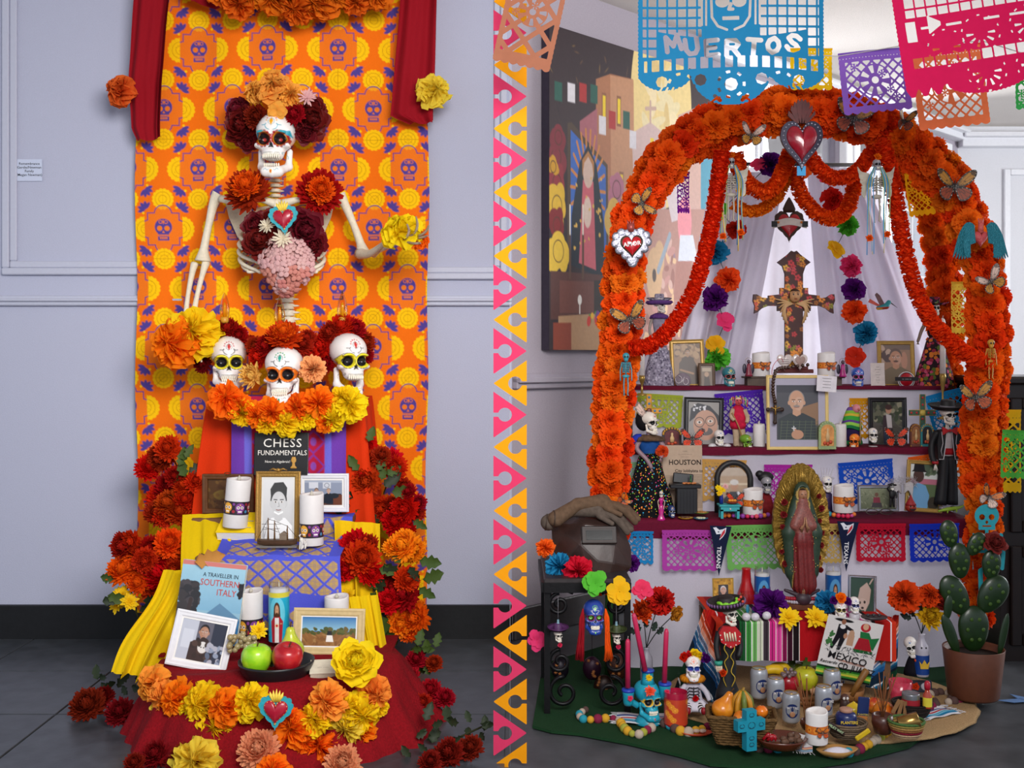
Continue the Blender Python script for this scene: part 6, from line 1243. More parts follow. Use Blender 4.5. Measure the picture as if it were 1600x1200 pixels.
# ---- floor coverings
TURF=M('#1e4226',.95,b=1,s=700,v=.35,name='artificial_turf')
def floorpatch(name,label,cat,pts,z,mat,th=.006,pic=None):
    w=[(xx(a,HC*FPX/(b-HZ)),HC*FPX/(b-HZ)) for a,b in pts]; g=G(); n=len(w); g.add([(x,y,z) for x,y in w]+[(x,y,z+th) for x,y in w],[tuple(range(n))[::-1],tuple(range(n,2*n))]+[(i,(i+1)%n,(i+1)%n+n,i+n) for i in range(n)],sm=False); return tag(g.o(name,mat),label,cat)
floorpatch('turf_mat','green artificial turf mat under the right altar','rug',[(832,1140),(862,1148),(905,1152),(980,1166),(1060,1185),(1110,1200),(1240,1208),(1330,1195),(1420,1172),(1480,1130),(1510,1095),(1560,1040),(1588,1008),(1450,985),(1040,985),(848,1042)],.004,TURF,.008)
g=G(); cxr,cyr=xx(1285,3.4),3.47
g.lathe([(.01,.014),(.1,.016),(.2,.014),(.3,.016),(.4,.014),(.455,.016),(.465,.012),(.455,.010),(.01,.010)],64,T(cxr,cyr,.002),sx=1.06,sy=.88,rip=lambda a,k:.008*math.sin(a*40)); tag(g.o('jute_rug',M('#a98a62',.95,b=1,s=260,v=.2,name='jute')),'round braided jute rug on the green turf','rug')
def mini_serape(label,px,py,Y,w,d,rz):
    p=stripes(60,40,[(6,'#e4e4e8')]+fade(['#2a8ab8','#7ac0d8'],2)+[(3,'#b02838'),(3,'#e4e4e8'),(3,'#24408a'),(8,'#e4e4e8')],1.2,False); u=Y/FPX; t=thing('table_runner',label,'cloth',(*P(px,py,Y).xy,.018),rz=rz); g=G(u); g.grid(lambda U,V:((U-.5)*w,(V-.5)*d,1.2+.9*np.sin(U*11)+.7*np.sin(V*9+U*5)),p.nx,p.ny,C=p.a.reshape(-1,3)); g.o('cloth',VC(.9,b=.3,s=500),t)
    g=G(u)
    for s in(-1,1):
        for i in range(14): y=(i/13-.5)*d; g.tube([(s*w/2,y,1),(s*(w/2+5),y+R.uniform(-2,2),.8),(s*(w/2+R.uniform(8,13)),y+R.uniform(-4,4),.5)],.45,4)
    g.o('fringe',M('#dcdce0',.9),t); return t
mini_serape('blue and white striped cloth with fringe under the turquoise skull candle holder',1012,1138,3.26,96,52,-.10); mini_serape('blue and white striped cloth with white fringe by right end of the rug',1462,1118,3.32,70,40,.5)
# ================================================================ RIGHT BAY: figures and objects
def K(c,r=.5,**k): return M(c,r,**k)
def sm_skull(t,x,z,h,u,key,y=0,rz=0,rx=0,ry=0,res=34,nm='skull',open_=0):
    """small skull as part of a figure; (x,z) chin in px relative to root"""
    s=h/2.*u; a,b=skullmesh(key,res); Mb=T(x*u,y*u,z*u+1.03*s,rx=rx,ry=ry,rz=rz,s=s); k=link(nm,a,VC(.4),t,Mx=Mb); link('jaw',b,VC(.4),k,Mx=T(0,-.02,.06-open_)@Matrix.Rotation(open_*2,4,'X'))
    g=G(); teethg(g,-.50,.12,.24,-.715,8,1); teethg(g,-.60,.11,.22,-.68,8,-1); g.o('teeth',VC(.3),k); return k
S_WHT=('#e6e2dc','#2a262a','#0c0a0c','plain',('#2a262a','#3a6ab0','#c8342c')); S_BLU=('#2450a8','#d82a6a','#101018','flower',('#e8e4e0','#e85a9a','#38a0d0')); S_TEAL=('#2a7480','#c83a48','#0c0c10','flower',('#e0d890','#e8c030','#e8e4e0'))
S_GRN=('#6c9a2c','#3a6a1c','#16200c','flower',('#d8c030','#c83a28','#3a2a1a')); S_ORG=('#ec7a1c','#b84a10','#2a1408','flower',('#5a2a10','#f4d040','#2f8a5a')); S_TQ=('#1f9cb4','#e8b824','#101014','flower',('#1c3a7c','#e04a28','#1c3a7c')); S_CAT=('#d8d0c4','#1c1a1c','#0c0a0c','plain',('#1c1a1c','#b82a28','#1c1a1c'))
S_NAVY=('#1f3f94','#b02a6a','#0c0c14','gem',('#e8e4e0','#7ac04a','#8ad05a')); S_DOLL=('#e6e0dc','#2a6ac0','#1c3a90','flower',('#e05a28','#e05a28','#c82a3a')); S_GRY=('#8c8a90','#1a181c','#0a0a0c','plain',('#1a181c','#e8e4e0','#1a181c'))
def tb(t,nm,pts,rs,mat,u,n=9): g=G(u); g.tube(bez(pts,5),rs,n); return g.o(nm,mat,t)
def lath(t,nm,prof,mat,u,n=24,Mx=None,sx=1,sy=1,rip=None): g=G(u); g.lathe(prof,n,Mx,sx=sx,sy=sy,rip=rip); return g.o(nm,mat,t)
def dotmat(base,cols,sc,th=.32):
    k='dots'+base+str(cols)+str(sc)
    if k in _mats: return _mats[k]
    mt=M(base,.85).copy(); nt=mt.node_tree; N=nt.nodes; Lk=nt.links.new; hs=[n for n in N if n.type=='HUE_SAT'][0]; tc=[n for n in N if n.type=='TEX_COORD'][0]
    vo=N.new('ShaderNodeTexVoronoi'); vo.inputs['Scale'].default_value=sc; Lk(tc.outputs['Object'],vo.inputs['Vector']); cr=N.new('ShaderNodeValToRGB'); cr.color_ramp.interpolation='CONSTANT'
    sx_=N.new('ShaderNodeSeparateColor'); Lk(vo.outputs['Color'],sx_.inputs[0]); Lk(sx_.outputs[0],cr.inputs[0]); e=cr.color_ramp.elements; e[0].color=(*lin(cols[0]),1); e[1].position=1/len(cols); e[1].color=(*lin(cols[1]),1)
    for i,c in enumerate(cols[2:]): q=e.new((i+2)/len(cols)); q.color=(*lin(c),1)
    lt=N.new('ShaderNodeMath'); lt.operation='LESS_THAN'; lt.inputs[1].default_value=th; Lk(vo.outputs['Distance'],lt.inputs[0]); mx=N.new('ShaderNodeMix'); mx.data_type='RGBA'; mx.inputs[6].default_value=(*lin(base),1); Lk(cr.outputs[0],mx.inputs[7]); Lk(lt.outputs[0],mx.inputs[0]); Lk(mx.outputs[2],hs.inputs['Color'])
    _mats[k]=mt; return mt
FLORAL=dotmat('#2c1c22',['#8c2a3c','#c8702c','#5a6a2c','#b84a6a','#3a2a3a'],70,.6); DOTS=dotmat('#0c0c12',['#d8c83a','#d8447a','#3aa0c8','#6ac04a','#e8883a'],120,.29); LACE=dotmat('#8c8696',['#b8b2c2','#5a5468','#a49cb0','#746c80'],110,.5); SARI=dotmat('#2a6a3a',['#7a3a8a','#c8c03a','#3a9a4a','#2a2a6a'],50,.6)
# --- butterflies
BLK='#1c1410'; MON=('#d8731c',BLK,BLK,'#f0ece4'); MON2=('#c8521c',BLK,BLK,'#f0ece4'); OLV=('#b87e2a',BLK,BLK,'#e4dccc'); BRN=('#8c3a1c',BLK,BLK,'#e4dccc'); PAL=('#d8b8a8','#5a4a44','#4a3c38','#f0ece4'); CRM=('#e2d4b8','#4a4038','#8a7a6a','#f0ece4'); REDB=('#dd3f16',BLK,BLK,'#f4f0ea')
for a in (('brown and olive butterfly on upper left of the arch, above the silver heart',1003,318,3.57,44,1.35,.3,OLV,OLV),
('cream and amber butterfly on the left leg of the arch beside the silver doll',984,499,3.57,56,-.3,.3,OLV,BRN),
('pale butterfly with folded wings under top of arch, left of the big heart',1174,212,3.57,42,.15,.5,PAL,OLV),
('large brown butterfly on top of the arch right of the big heart',1333,186,3.57,64,.2,.25,OLV,BRN),
('dark butterfly on the arch behind the coral paper banner',1412,190,3.57,40,.2,.8,OLV,BRN),
('large brown butterfly on the upper right curve of the arch',1492,292,3.57,62,.05,.2,OLV,BRN),
('pale pink butterfly on the right leg of the arch below the turquoise wings',1548,440,3.5,46,-.6,.4,PAL,OLV),
('large amber butterfly on the right leg beside the sky blue paper banner',1524,621,3.5,54,-.15,.35,OLV,('#a8481c',BLK,BLK,'#e4dccc')),
('orange butterfly low on right leg of the arch above the teal skull cutout',1545,777,3.5,40,.5,.4,MON,PAL),
('monarch butterfly at the left foot of the arch beside the dotted dress',974,782,3.57,22,.9,.4,MON,MON2)):
    lab,x,y,Y,w,rot,fold,c1,c2=a; butterfly(lab,x,y,Y,w,rot,fold,c1,c2)
for lab,x,y,Y,w in (('red-orange wooden butterfly in front of the black framed face',1082,686,4.05,38),('red-orange wooden butterfly at the foot of large framed portrait',1215,688,4.05,38),('red-orange wooden butterfly in front of right black frame',1400,684,4.05,38),('monarch butterfly on the arched dark frame behind the turquoise table',1149,782,3.86,30)): butterfly(lab,x,y,Y,w,0,.12,REDB,REDB)
def rib(g,pts,ws,y=0,th=1.):
    p=np.array(bez([(a,b,0) for a,b in pts],5))[:,:2]; d=np.gradient(p,axis=0); d/=np.linalg.norm(d,axis=1)[:,None]; w=np.interp(np.linspace(0,1,len(p)),np.linspace(0,1,len(ws)),ws)[:,None]; n_=np.stack([-d[:,1],d[:,0]],1)*w; g.prism([tuple(q) for q in np.vstack([p+n_,(p-n_)[::-1]])],y-th/2,y+th/2)
# --- sacred hearts on the arch
t=thing('heart_ornament','big red metal heart with dark rim and flames at the top centre of the arch','ornament',P(1252,222,3.52)); u=3.52/FPX*30
g=G(u); ol=heart(80,1.1,1.35); g.prism([(x,z) for x,z in ol],-.12,.1); g.o('dark_rim',K('#1a1a30',.35,m=.3),t); g=G(u); puffheart(g,.80,1.0,.36,T(0,-.12,.03)); g.o('red_heart',K('#8c0f22',.25,coat=.6,v=.15,b=.2,s=90),t)
g=G(u)
for x,z in heart(40,.96,1.18): g.ball((x,-.14,z),.045,5)
g.o('silver_dots',K('#b8b8c8',.3,m=.6),t)
for i in range(-4,5): g=G(u); a=i*.16; g.prism([(i*.05-.08,.95),(i*.05+.08,.95),(math.sin(a)*1.0+.12,2.05-.04*i*i),(math.sin(a)*1.15,2.25-.04*i*i),(math.sin(a)*1.0-.12,2.0-.04*i*i)],-.1-.02*(i%2),.03); g.o('flame_ray',K('#4a1818',.45,m=.2,v=.3),t)
g=G(u); g.box(0,.0,-1.5,.45,.06,.5); g.o('blue_ribbon',K('#1f8ac0'),t)
t=thing('heart_ornament','silver scalloped heart lettered AMOR on the left of the arch','ornament',P(987,384,3.52),ry=-.05); u=3.52/FPX
SIL=M('#8c8c98',.32,m=.75,b=.6,s=160,v=.12,name='embossed_tin'); g=G(u)
for i in range(18): a=i/18*2*PI; hx,hz=31*math.sin(a)**1,0; 
ol=heart(19,25,25)
for x,z in ol: g.ball((x,0,z+1),(7.5,2,7.5),12)
g.prism([(x*.95,z*.95+1) for x,z in heart(40,25,25)],-1.5,1.5); g.o('scalloped_rim',SIL,t)
g=G(u); puffheart(g,18,19,3.5,T(0,-1.5,1)); g.o('brass_heart',K('#5a5040',.3,m=.7),t); g=G(u); puffheart(g,15.5,16.5,5,T(0,-2,1)); g.o('red_heart',K('#b01018',.2,coat=.7,v=.2),t)
text('AMOR',9.5*u,K('#e0dcd8',.4),t,(0,-7.2*u,2*u),ry=-.08,bold=.0002); g=G(u); g.tube([(0,0,22),(0,-1,34)],[5,6],8); [g.tube([(i*3,-1,33),(i*5,-1,41-abs(i))],[2,.6],6) for i in(-1,0,1)]; g.o('crown_flame',K('#9c4a44',.4,m=.4),t)
t=thing('heart_ornament','red heart between glittery turquoise wings on the right of the arch','ornament',P(1532,372,3.5)); u=3.5/FPX
for s in(-1,1):
    g=G(u)
    for i in range(7):
        rib(g,[(s*(10),16-i*3.5),(s*(19+i*.6),19-i*4.5),(s*(30-i*1.3),2-i*4.5),(s*(43-i*4.2),-30-i*2.2+i*i*.35)],[3,6,5,.5],-i*.9,1.2)
    g.o('wing',M('#146472',.35,m=.45,b=.6,s=300,v=.25,name='turquoise_glitter'),t)
g=G(u); puffheart(g,11,13,6); g.o('heart',M('#b04044',.5,b=.7,s=120),t); g=G(u); g.tube([(0,0,8),(0,-2,24)],[5,4],8); [g.tube([(i*2,-1,22),(i*4,-1,31)],[2,.5],6) for i in(-1,0,1)]; g.o('flame',M('#b8504c',.5,b=.7,s=120),t)
t=thing('heart_ornament','small wooden heart with white banner hanging above the cross','ornament',P(1233,350,4.35)); u=4.35/FPX
g=G(u); ol=heart(72,22,24); g.prism([(x*(1+.07*abs(math.sin(i*.75))),z*(1+.07*abs(math.sin(i*.75)))) for i,(x,z) in enumerate(ol)],-1,1.5); g.o('scalloped_rim',K('#3a2416',.6),t)
g=G(u); puffheart(g,17,19,3,T(0,-1,0)); g.o('heart',K('#b01420',.3,coat=.4),t); g=G(u); g.lathe([(9,18),(10,24),(6,33),(2,40),(.3,42)],14,sy=.3); g.o('flame',K('#3c2214',.6,b=.4),t)
g=G(u); g.grid(lambda U,V:((U-.5)*54,-4.5+3*np.abs(U-.5),6-11*V+3*np.cos((U-.5)*5)),20,4); g.o('banner',K('#d4ccc4',.6),t)
for s in(-1,1): g=G(u); g.box(s*24,-4,-.5,9,.6,9); g.o('banner_end',K('#2c3234',.6),t)
for s in(-1,1): g=G(u); g.ball((s*18,-5,2),(2,.8,2),8); g.o('flower',K('#c8762c'),t)
# --- painted cross
t=thing('painted_cross','dark wooden cross painted with flowers, winged cherub at its centre','cross',P(1240,578,4.33)); u=4.33/FPX
pw,ph=128,186; cp=Pic(pw,ph,'#3e1712',2.2)
fld=[(64,12),(64,70),(18,70),(110,70)]
rs=random.Random(8)
for i in range(120):
    x,y=(rs.uniform(50,78),rs.uniform(2,184)) if i%2 else (rs.uniform(4,124),rs.uniform(50,90)); c=rs.choice(['#d05a20','#c8343c','#e08a2c','#8a8a2c','#c8505a','#a8641c','#e0a838']); r_=rs.uniform(2,3.4)
    for a in range(5): cp.e(x+r_*math.cos(a*1.257),y+r_*math.sin(a*1.257),r_*.62,r_*.5,c,a*1.257)
    cp.e(x,y,r_*.35,r_*.35,'#5a1a10')
co=[(-14,0),(14,0),(14,92),(26,92),(26,100),(40,100),(50,96),(57,90),(62,88),(61,100),(64,108),(63,118),(58,118),(50,113),(40,112),(40,116),(22,118),(22,128),(14,128),(14,150),(18,162),(26,168),(18,174),(10,180),(4,186),(0,184)]
co=co[:2]+co[2:]+[(-x,z) for x,z in reversed(co[2:-1])]
poly=[(x+64,ph-z) for x,z in co]
g=G(u); cut(g,lambda X,Y_:-polyd(X,Y_,poly),pw,ph,86,124,lambda X,Y_:(X-64,0*X-3.2,ph-Y_),colf=lambda X,Y_:cp.at(X/pw,Y_/ph)); g.o('painted_face',VC(.45),t)
g=G(u); g.prism(co,-3,3); g.o('cross_body',K('#33130f',.6),t)
g=G(u); g.box(0,0,-2,60,12,6,bev=1); g.box(0,0,3,44,9,5,bev=1); g.o('stepped_base',K('#5a1a18',.5),t)
V,F=sdf(lambda Q:smin([ell(Q,(0,-3,0),(9,7,11)),ell(Q,(0,-9,-2),(2,2,3))],1.5),(-11,-13,-13),(11,6,13),36)
g=G(u); C=np.tile(lin('#b08258'),(len(V),1)); C[(V[:,2]>6)|(abs(V[:,0])>8.2)]=lin('#3a2012'); 
for s in(-1,1): C[np.hypot(V[:,0]-s*3.6,V[:,2]-1.5)<1.3]=lin('#241410'); C[(abs(abs(V[:,0])-3.6)<2)&(abs(V[:,2]-4)<.6)]=lin('#3a2012')
C[(abs(V[:,0])<2.6)&(abs(V[:,2]+6)<.8)]=lin('#8a3a2c'); g.add(V+np.array([0,-4,116]),F,C=C); g.o('cherub_head',VC(.5),t)
for s in(-1,1):
    g=G(u)
    for i in range(8): a=.35-i*.24; g.tube(bez([(s*3,-6,103),(s*(16),-8,104+9*math.sin(a)),(s*(30-i*2.6),-6,103+30*math.sin(a)-3)],4),[2,4,2.2],6,flat=.45)
    g.o('cherub_wing',K('#c09a6c',.55,v=.12),t)
# --- small resin skeleton figures
def mini(t,u,x,z,h,col,wings=None,arms='down',y=0):
    """skeleton of height h px with feet at (x,z)"""
    s=h/100.; m=col; sk_=S_CAT if col is None else None
    g=G(u); A=T(x,y,z,s=s)
    g.tube([(0,0,44),(0,1,60),(0,0,80)],1.6,6,A); 
    for i in range(6):
        for q in(-1,1): g.tube([(0,2,76-i*4),(q*(8-.3*i),1,75-i*4),(q*8,-4,73-i*4),(q*1.5,-6,73.5-i*4)],1.0,5,A)
    g.ball((0,0,44),(9,4,4),10,A); g.o('ribs_and_pelvis',m,t)
    for q in(-1,1):
        g=G(u); g.tube([(q*4,0,42),(q*5,-1,22),(q*4,0,3),(q*5,-5,0)],[1.8,1.4,1.4,1.2],6,A); g.o('leg',m,t)
        g=G(u); ps={'down':[(q*9,0,76),(q*13,0,58),(q*13,-3,40),(q*13,-4,34)],'pray':[(q*9,0,76),(q*12,-2,62),(q*3,-9,60),(q*1,-9,66)]}[arms]; g.tube(ps,[1.6,1.3,1.2,1.6],6,A); g.o('arm',m,t)
def winged(label,px,py,Y,ribbon):
    t=thing('skeleton_angel',label,'figurine',P(px,py,Y)); u=Y/FPX; m=K('#9c9488',.6); mini(t,u,0,0,92,m,arms='pray'); sm_skull(t,0,80,20,u,S_GRY)
    for s in(-1,1):
        g=G(u)
        for i in range(6): rib(g,[(s*4,66-i),(s*(13+i),74-i*4),(s*(24-i*.8),78-i*7),(s*(29-i*2.2),88-i*10)],[2,4,3,.4],4-i*.7,.9)
        g.o('wing',K('#a8a090',.6,v=.15),t)
    for i in range(10):
        c=ribbon[i%len(ribbon)]; x=(-17+i*2.2) if i<5 else (8+(i-5)*2.2); g=G(u); L_=R.uniform(70,130); g.tube(bez([(x*.4,-6,86),(x,-8,60),(x+R.uniform(-3,3),-7,20),(x+R.uniform(-4,4),-6,20-L_*.55)],5),.8,4); g.o('ribbon',K(c,.5),t)
    flower('rosette',Vector((0,-4*u,102*u)),7*u,OM3,(0,-1,.5),t)
    for s in(-1,1): flower('rosette',Vector((s*14*u,-8*u,(-22+s*3)*u)),7*u,OM3,(0,-1,.2),t)
    return t
winged('grey winged skeleton with ribbons hanging at upper left inside the arch',1142,345,3.62,['#8a9a5a','#2f74a8','#c8a83a','#b8a890']); winged('grey winged skeleton with blue ribbons hanging at upper right inside the arch',1370,348,3.53,['#2a86c0','#8a9a5a','#3a9ad0','#c8b890'])
for lab,x,y,h,c in(('small teal skeleton ornament hanging on left leg of the arch',978,618,72,'#2f7f8e'),('small gold skeleton ornament hanging on right leg of the arch',1548,592,66,'#b8842c')):
    Yk=3.56; t=thing('skeleton_ornament',lab,'ornament',P(x,y,Yk)); u=Yk/FPX; mini(t,u,0,0,h*.95,K(c,.45)); g=G(u); V,F=sdf(lambda Q:smin([ell(Q,(0,0,2),(6,6,6)),ell(Q,(0,-1,-4),(3.8,4,4))],2),(-8,-8,-10),(8,8,10),22); g.add(V*.9+np.array([0,-1,h*.83]),F); g.o('head',K(c,.45),t); g=G(u); [g.ball((s*2,-6,h*.83+1),(1.4,1,1.6),6) for s in(-1,1)]; g.o('eye_socket',K('#14181a'),t)
t=thing('skull_cutout','flat teal skeleton cutout hanging low on right leg of the arch','ornament',P(1542,948,3.5)); u=3.5/FPX
def skf(X,Y_):
    d=np.maximum(1-np.hypot((X-22)/19,(Y_-18)/18),np.minimum(13-abs(X-22),np.minimum(Y_-20,40-Y_))/10)*10
    for s in(-1,1): d=np.minimum(d,np.hypot(X-22-s*7.5,Y_-20)-4.6)
    d=np.minimum(d,np.hypot(X-22,(Y_-28)*.8)-2.2); d=np.minimum(d,np.maximum(abs(Y_-34)-1.2,abs(X-22)-7)); 
    rib=np.minimum(np.minimum(24-abs(X-22),np.minimum(Y_-46,76-Y_)),np.maximum(2.6-abs(((Y_-46)%8)-4),4-abs(X-22))); d=np.maximum(d,rib); d=np.maximum(d,2.6-lined(X,Y_,[(22,38),(22,96)])); 
    for s in(-1,1): d=np.maximum(d,3-lined(X,Y_,[(22+s*22,48),(22+s*26,76),(22+s*24,100)])); d=np.maximum(d,3.6-lined(X,Y_,[(22,98),(22+s*10,104),(22+s*9,140),(22+s*10,156)]))
    return d
g=G(u); cut(g,skf,52,160,60,180,lambda X,Y_:(X-22,0*X,160-Y_),thick=.5); g.o('card_body',K('#1f8f9c',.6),t)
t=thing('hummingbird','painted turquoise and red wooden hummingbird hanging right of the cross','ornament',P(1378,480,4.0),ry=-.05); u=4/FPX
V,F=sdf(lambda Q:smin([cap(Q,(-6,0,-1),(7,0,1),3.2,4.5),cap(Q,(7,0,2),(11,0,7),4,3.6)],2.),(-13,-8,-9),(17,8,14),40); C=np.tile(lin('#1f7f86'),(len(V),1)); C[(V[:,2]<0)]=lin('#a8341c'); C[(V[:,2]<-1.5)&(V[:,0]<0)]=lin('#c8a030'); g=G(u); g.add(V,F,C=C); g.o('body',VC(.4),t)
g=G(u); g.tube([(13,0,7),(24,0,-2)],[1.0,.25],6); g.o('beak',K('#18181a'),t); g=G(u); g.prism([(-5,1),(-21,9),(-18,14),(-8,7),(-2,3)],-.8,.8); g.o('tail',K('#b84a3c',.5,v=.2),t)
g=G(u); g.prism([(-3,3),(-10,20),(-7,23),(-2,18),(4,5)],-1,1); g.o('wing',K('#6a4a4c',.5,v=.3),t); g=G(u); g.tube([(0,0,4),(0,0,90)],.15,3); g.o('thread',K('#c8c8cc'),t)
# --- dolls
def hat(t,u,x,z,r,mat,crown=.45,tilt=0,band=None,y=0,up=.12,sy=.75,rx=.15):
    g=G(u); g.lathe([(r*.30,r*crown),(r*.36,r*crown*.9),(r*.38,r*.06),(r*.42,0),(r*.8,-.02*r),(r,r*up),(r*.98,r*up-1),(r*.7,-.08*r),(r*.3,-.06*r)],28,T(x,y,z,rx=rx,ry=tilt),sy=sy); g.o('hat',mat,t)
    if band: g=G(u); g.lathe([(r*.40,r*.02),(r*.41,r*.14)],20,T(x,y,z,rx=rx,ry=tilt),sy=sy,cap=False); g.o('hat_band',band,t)
def doll(label,px,py,Y,h,w,skirt,top,armc,key,headh,hatm=None,hatr=0,shawl=None,waist=.52,arms=None,rz=0,nm='skeleton_doll',headx=0,mt=None,lean=0,skirtprof=None,neck=None):
    t=thing(nm,label,'doll',P(px,py,Y),rz=rz); u=Y/FPX; zw=h*waist; zs=h-headh*1.0
    lath(t,'skirt',skirtprof or [(w*.5,0),(w*.48,h*.03),(w*.43,h*.18),(w*.32,h*.34),(w*.2,zw*.93),(w*.14,zw)],skirt,u,36,sy=.8,rip=lambda a,k:.05*(1-k)*math.sin(a*9))
    lath(t,'bodice',[(w*.13,zw-1),(w*.14,zw+2),(w*.2,zw+(zs-zw)*.5),(w*.22,zs-(zs-zw)*.18),(w*.10,zs-1),(w*.05,zs+2)],top,u,20,sy=.7)
    tb(t,'neck',[(0,0,zs-3),(headx*.5,0,zs+headh*.12)],[w*.055,w*.05],neck or armc,u)
    for s in(-1,1):
        ps=(arms or {}).get(s) or [(s*w*.2,0,zs-4),(s*w*.30,-2,zs-(zs-zw)*.6),(s*w*.28,-w*.12,zw),(s*w*.22,-w*.2,zw-6)]
        tb(t,'arm',ps,[w*.055,w*.045,w*.04,w*.035],armc,u,7)
        g=G(u); q=ps[-1]; 
        for i in range(4): g.tube([q,(q[0]+(i-1.5)*w*.02,q[1]-1,q[2]-w*.07)],.5,4)
        g.o('hand',armc,t)
    sm_skull(t,headx,zs,headh,u,key,rz=lean,y=-1)
    if hatm: hat(t,u,headx,zs+headh*.84,hatr,hatm)
    if shawl: lath(t,'collar_ruffle',[(w*.1,zs+1),(w*.26,zs-3),(w*.30,zs-8),(w*.2,zs-7)],shawl,u,30,sy=.8,rip=lambda a,k:.12*math.sin(a*10))
    return t,u
VI=K('#5c3a78',.8,b=.4,s=200); t,u=doll('tall skeleton doll in silver lace dress and purple hat at left of top tier',1030,606,4.32,142,50,LACE,K('#8a8294',.8,v=.2),K('#9c8f88',.6),S_CAT,26,LACE,20,VI,waist=.56,lean=.9)
lath(t,'purple_hat_trim',[(17,130),(21,133),(19,136)],VI,u,30,sy=.8,rip=lambda a,k:.1*math.sin(a*12))
t,u=doll('tall skeleton doll in dark floral dress and hat at right of the top tier',1460,606,4.32,136,62,FLORAL,K('#2a1c20',.8,v=.3),K('#7a6458',.6),S_CAT,24,FLORAL,22,None,waist=.58,arms={-1:[(-10,0,106),(-20,-3,92),(-26,-6,78),(-29,-8,72)]})
# doll with black polka-dot skirt
t,u=doll('large skeleton doll in blue blouse and black dotted skirt at left of lower tier',1014,808,3.94,166,84,DOTS,K('#1c4a8a',.8,v=.15),K('#8a7078',.5),S_CAT,38,None,0,K('#5a4434',.9,v=.4),waist=.60,lean=.75,arms={-1:[(-14,-4,122),(-20,-10,108),(-6,-16,92),(2,-17,78)],1:[(14,0,122),(22,-4,110),(20,-12,100),(16,-14,94)]})
g=G(u); g.ball((-8,5,151),(13,11,17),14); g.o('black_hair',K('#121014',.7),t); flower('marigold',Vector((20*u,-12*u,104*u)),11*u,M('#d8431c',.7,t=.3),(.2,-1,.2),t); g=G(u); g.lathe([(9,0),(10,8),(4,12)],12,T(-16,0,118,ry=-.6)); g.o('blue_sleeve',K('#2436a0',.7),t)
for s,c in((-1,PAL),): 
    o=link('feather_plume',BF[(PAL,OLV)][0],VC(.5),t,Mx=T(-2*u,-6*u,156*u)@Matrix.Diagonal((-.55*u,u*.55,u*.75,1)))
# mariachi
t=thing('skeleton_doll','mariachi skeleton in black suit, red bow and wide black hat at right','doll',P(1480,796,3.92)); u=3.92/FPX; BK=K('#0f0e12',.6,v=.2)
for s in(-1,1): tb(t,'trouser_leg',[(s*5,0,84),(s*7,-1,48),(s*9-2,0,8)],[8.5,8,9.5],BK,u,12); g=G(u); g.ball((s*9-2,-4,3),(4,7,3.4),10); g.o('boot',K('#8a8488',.4,m=.4),t)
lath(t,'shirt',[(9,80),(11,86),(10,98),(12,112),(11,122),(4,128)],K('#b8b2b4',.7),u,20,sy=.6); lath(t,'red_sash',[(11.3,86),(11.8,90),(11.2,96)],K('#98141c',.7),u,20,sy=.7)
for s in(-1,1):
    g=G(u); g.prism([(s*4,126),(s*15,124),(s*18,104),(s*17,78),(s*9,78),(s*6,100)],-8,6); g.o('jacket_front',BK,t); g=G(u); g.tube([(s*4,-8.6,126),(s*6,-8.6,100),(s*9,-8.6,79),(s*16,-8.6,79)],.8,5); g.tube([(s*12,-8.6,122),(s*10,-8.6,104),(s*13,-8.6,92),(s*11,-8.6,84)],.6,5); g.o('silver_braid',K('#b8b4b8',.4,m=.3),t)
    tb(t,'arm',[(s*15,0,122),(s*23,2,104),(s*25,-3,84),(s*22,-9,72)],[6,5,4.6,4.2],BK,u,10); lath(t,'red_cuff',[(5,-2),(5.2,2)],K('#98141c'),u,12,T(s*22,-8,74)); g=G(u); [g.tube([(s*22,-9,72),(s*22+i*1.6-3,-10,62)],[1,.6],5) for i in range(5)]; g.o('hand',K('#c8beb4'),t)
g=G(u)
for s in(-1,1): g.prism([(0,124),(s*12,130),(s*11,117)],-12,-9)
g.ball((0,-11,124),(2.6,2,2.6),8); g.o('bow_tie',K('#a8141c',.6),t); tb(t,'neck',[(0,0,122),(0,-1,136)],[3,3],K('#c8c0b8'),u); sm_skull(t,0,131,32,u,S_CAT,y=-2,rz=.3)
hat(t,u,0,159,30,BK,crown=.42,up=.16,sy=.8,band=K('#8a868c',.4,m=.3))
# old man figurine, shawl doll
t=thing('figurine','old man dancer figurine with red mask, ribbons and cane on the middle tier','figurine',P(1153,700,4.12)); u=4.12/FPX; CR=K('#b09a80',.8,v=.15)
for s in(-1,1): tb(t,'leg',[(s*4,0,40),(s*5+2,-1,20),(s*5+3,0,2)],[6,5,5.5],CR,u); g=G(u); g.ball((s*5+3,-3,2),(3.4,6,2.6),8); g.o('shoe',K('#6a4a34'),t)
lath(t,'shawl',[(11,30),(13,36),(12,50),(9,62),(4,67)],K('#b81c3c',.8,v=.3),u,20,sy=.8); tb(t,'arm',[(-8,-2,60),(-12,-8,50),(-8,-13,44)],[4,3.6,3],CR,u); tb(t,'arm',[(9,-2,60),(14,-4,48),(12,-8,40)],[4,3.6,3],CR,u); tb(t,'cane',[(-12,-14,56),(0,-13,30),(8,-12,2)],[1,1,1],K('#9a7040'),u,6)
g=G(u); V,F=sdf(lambda Q:smin([ell(Q,(0,0,0),(6,6,7)),ell(Q,(0,-6,-1),(1.6,2.4,2))],1),(-8,-10,-9),(8,8,9),26); C=np.tile(lin('#b8484a'),(len(V),1)); C[V[:,2]>3.5]=lin('#d8b8a0'); 
for s in(-1,1): C[np.hypot(V[:,0]-s*2.4,V[:,2]-1.4)<1.1]=lin('#141010')
g.add(V+np.array([0,-2,73]),F,C=C); g.o('masked_head',VC(.5),t)
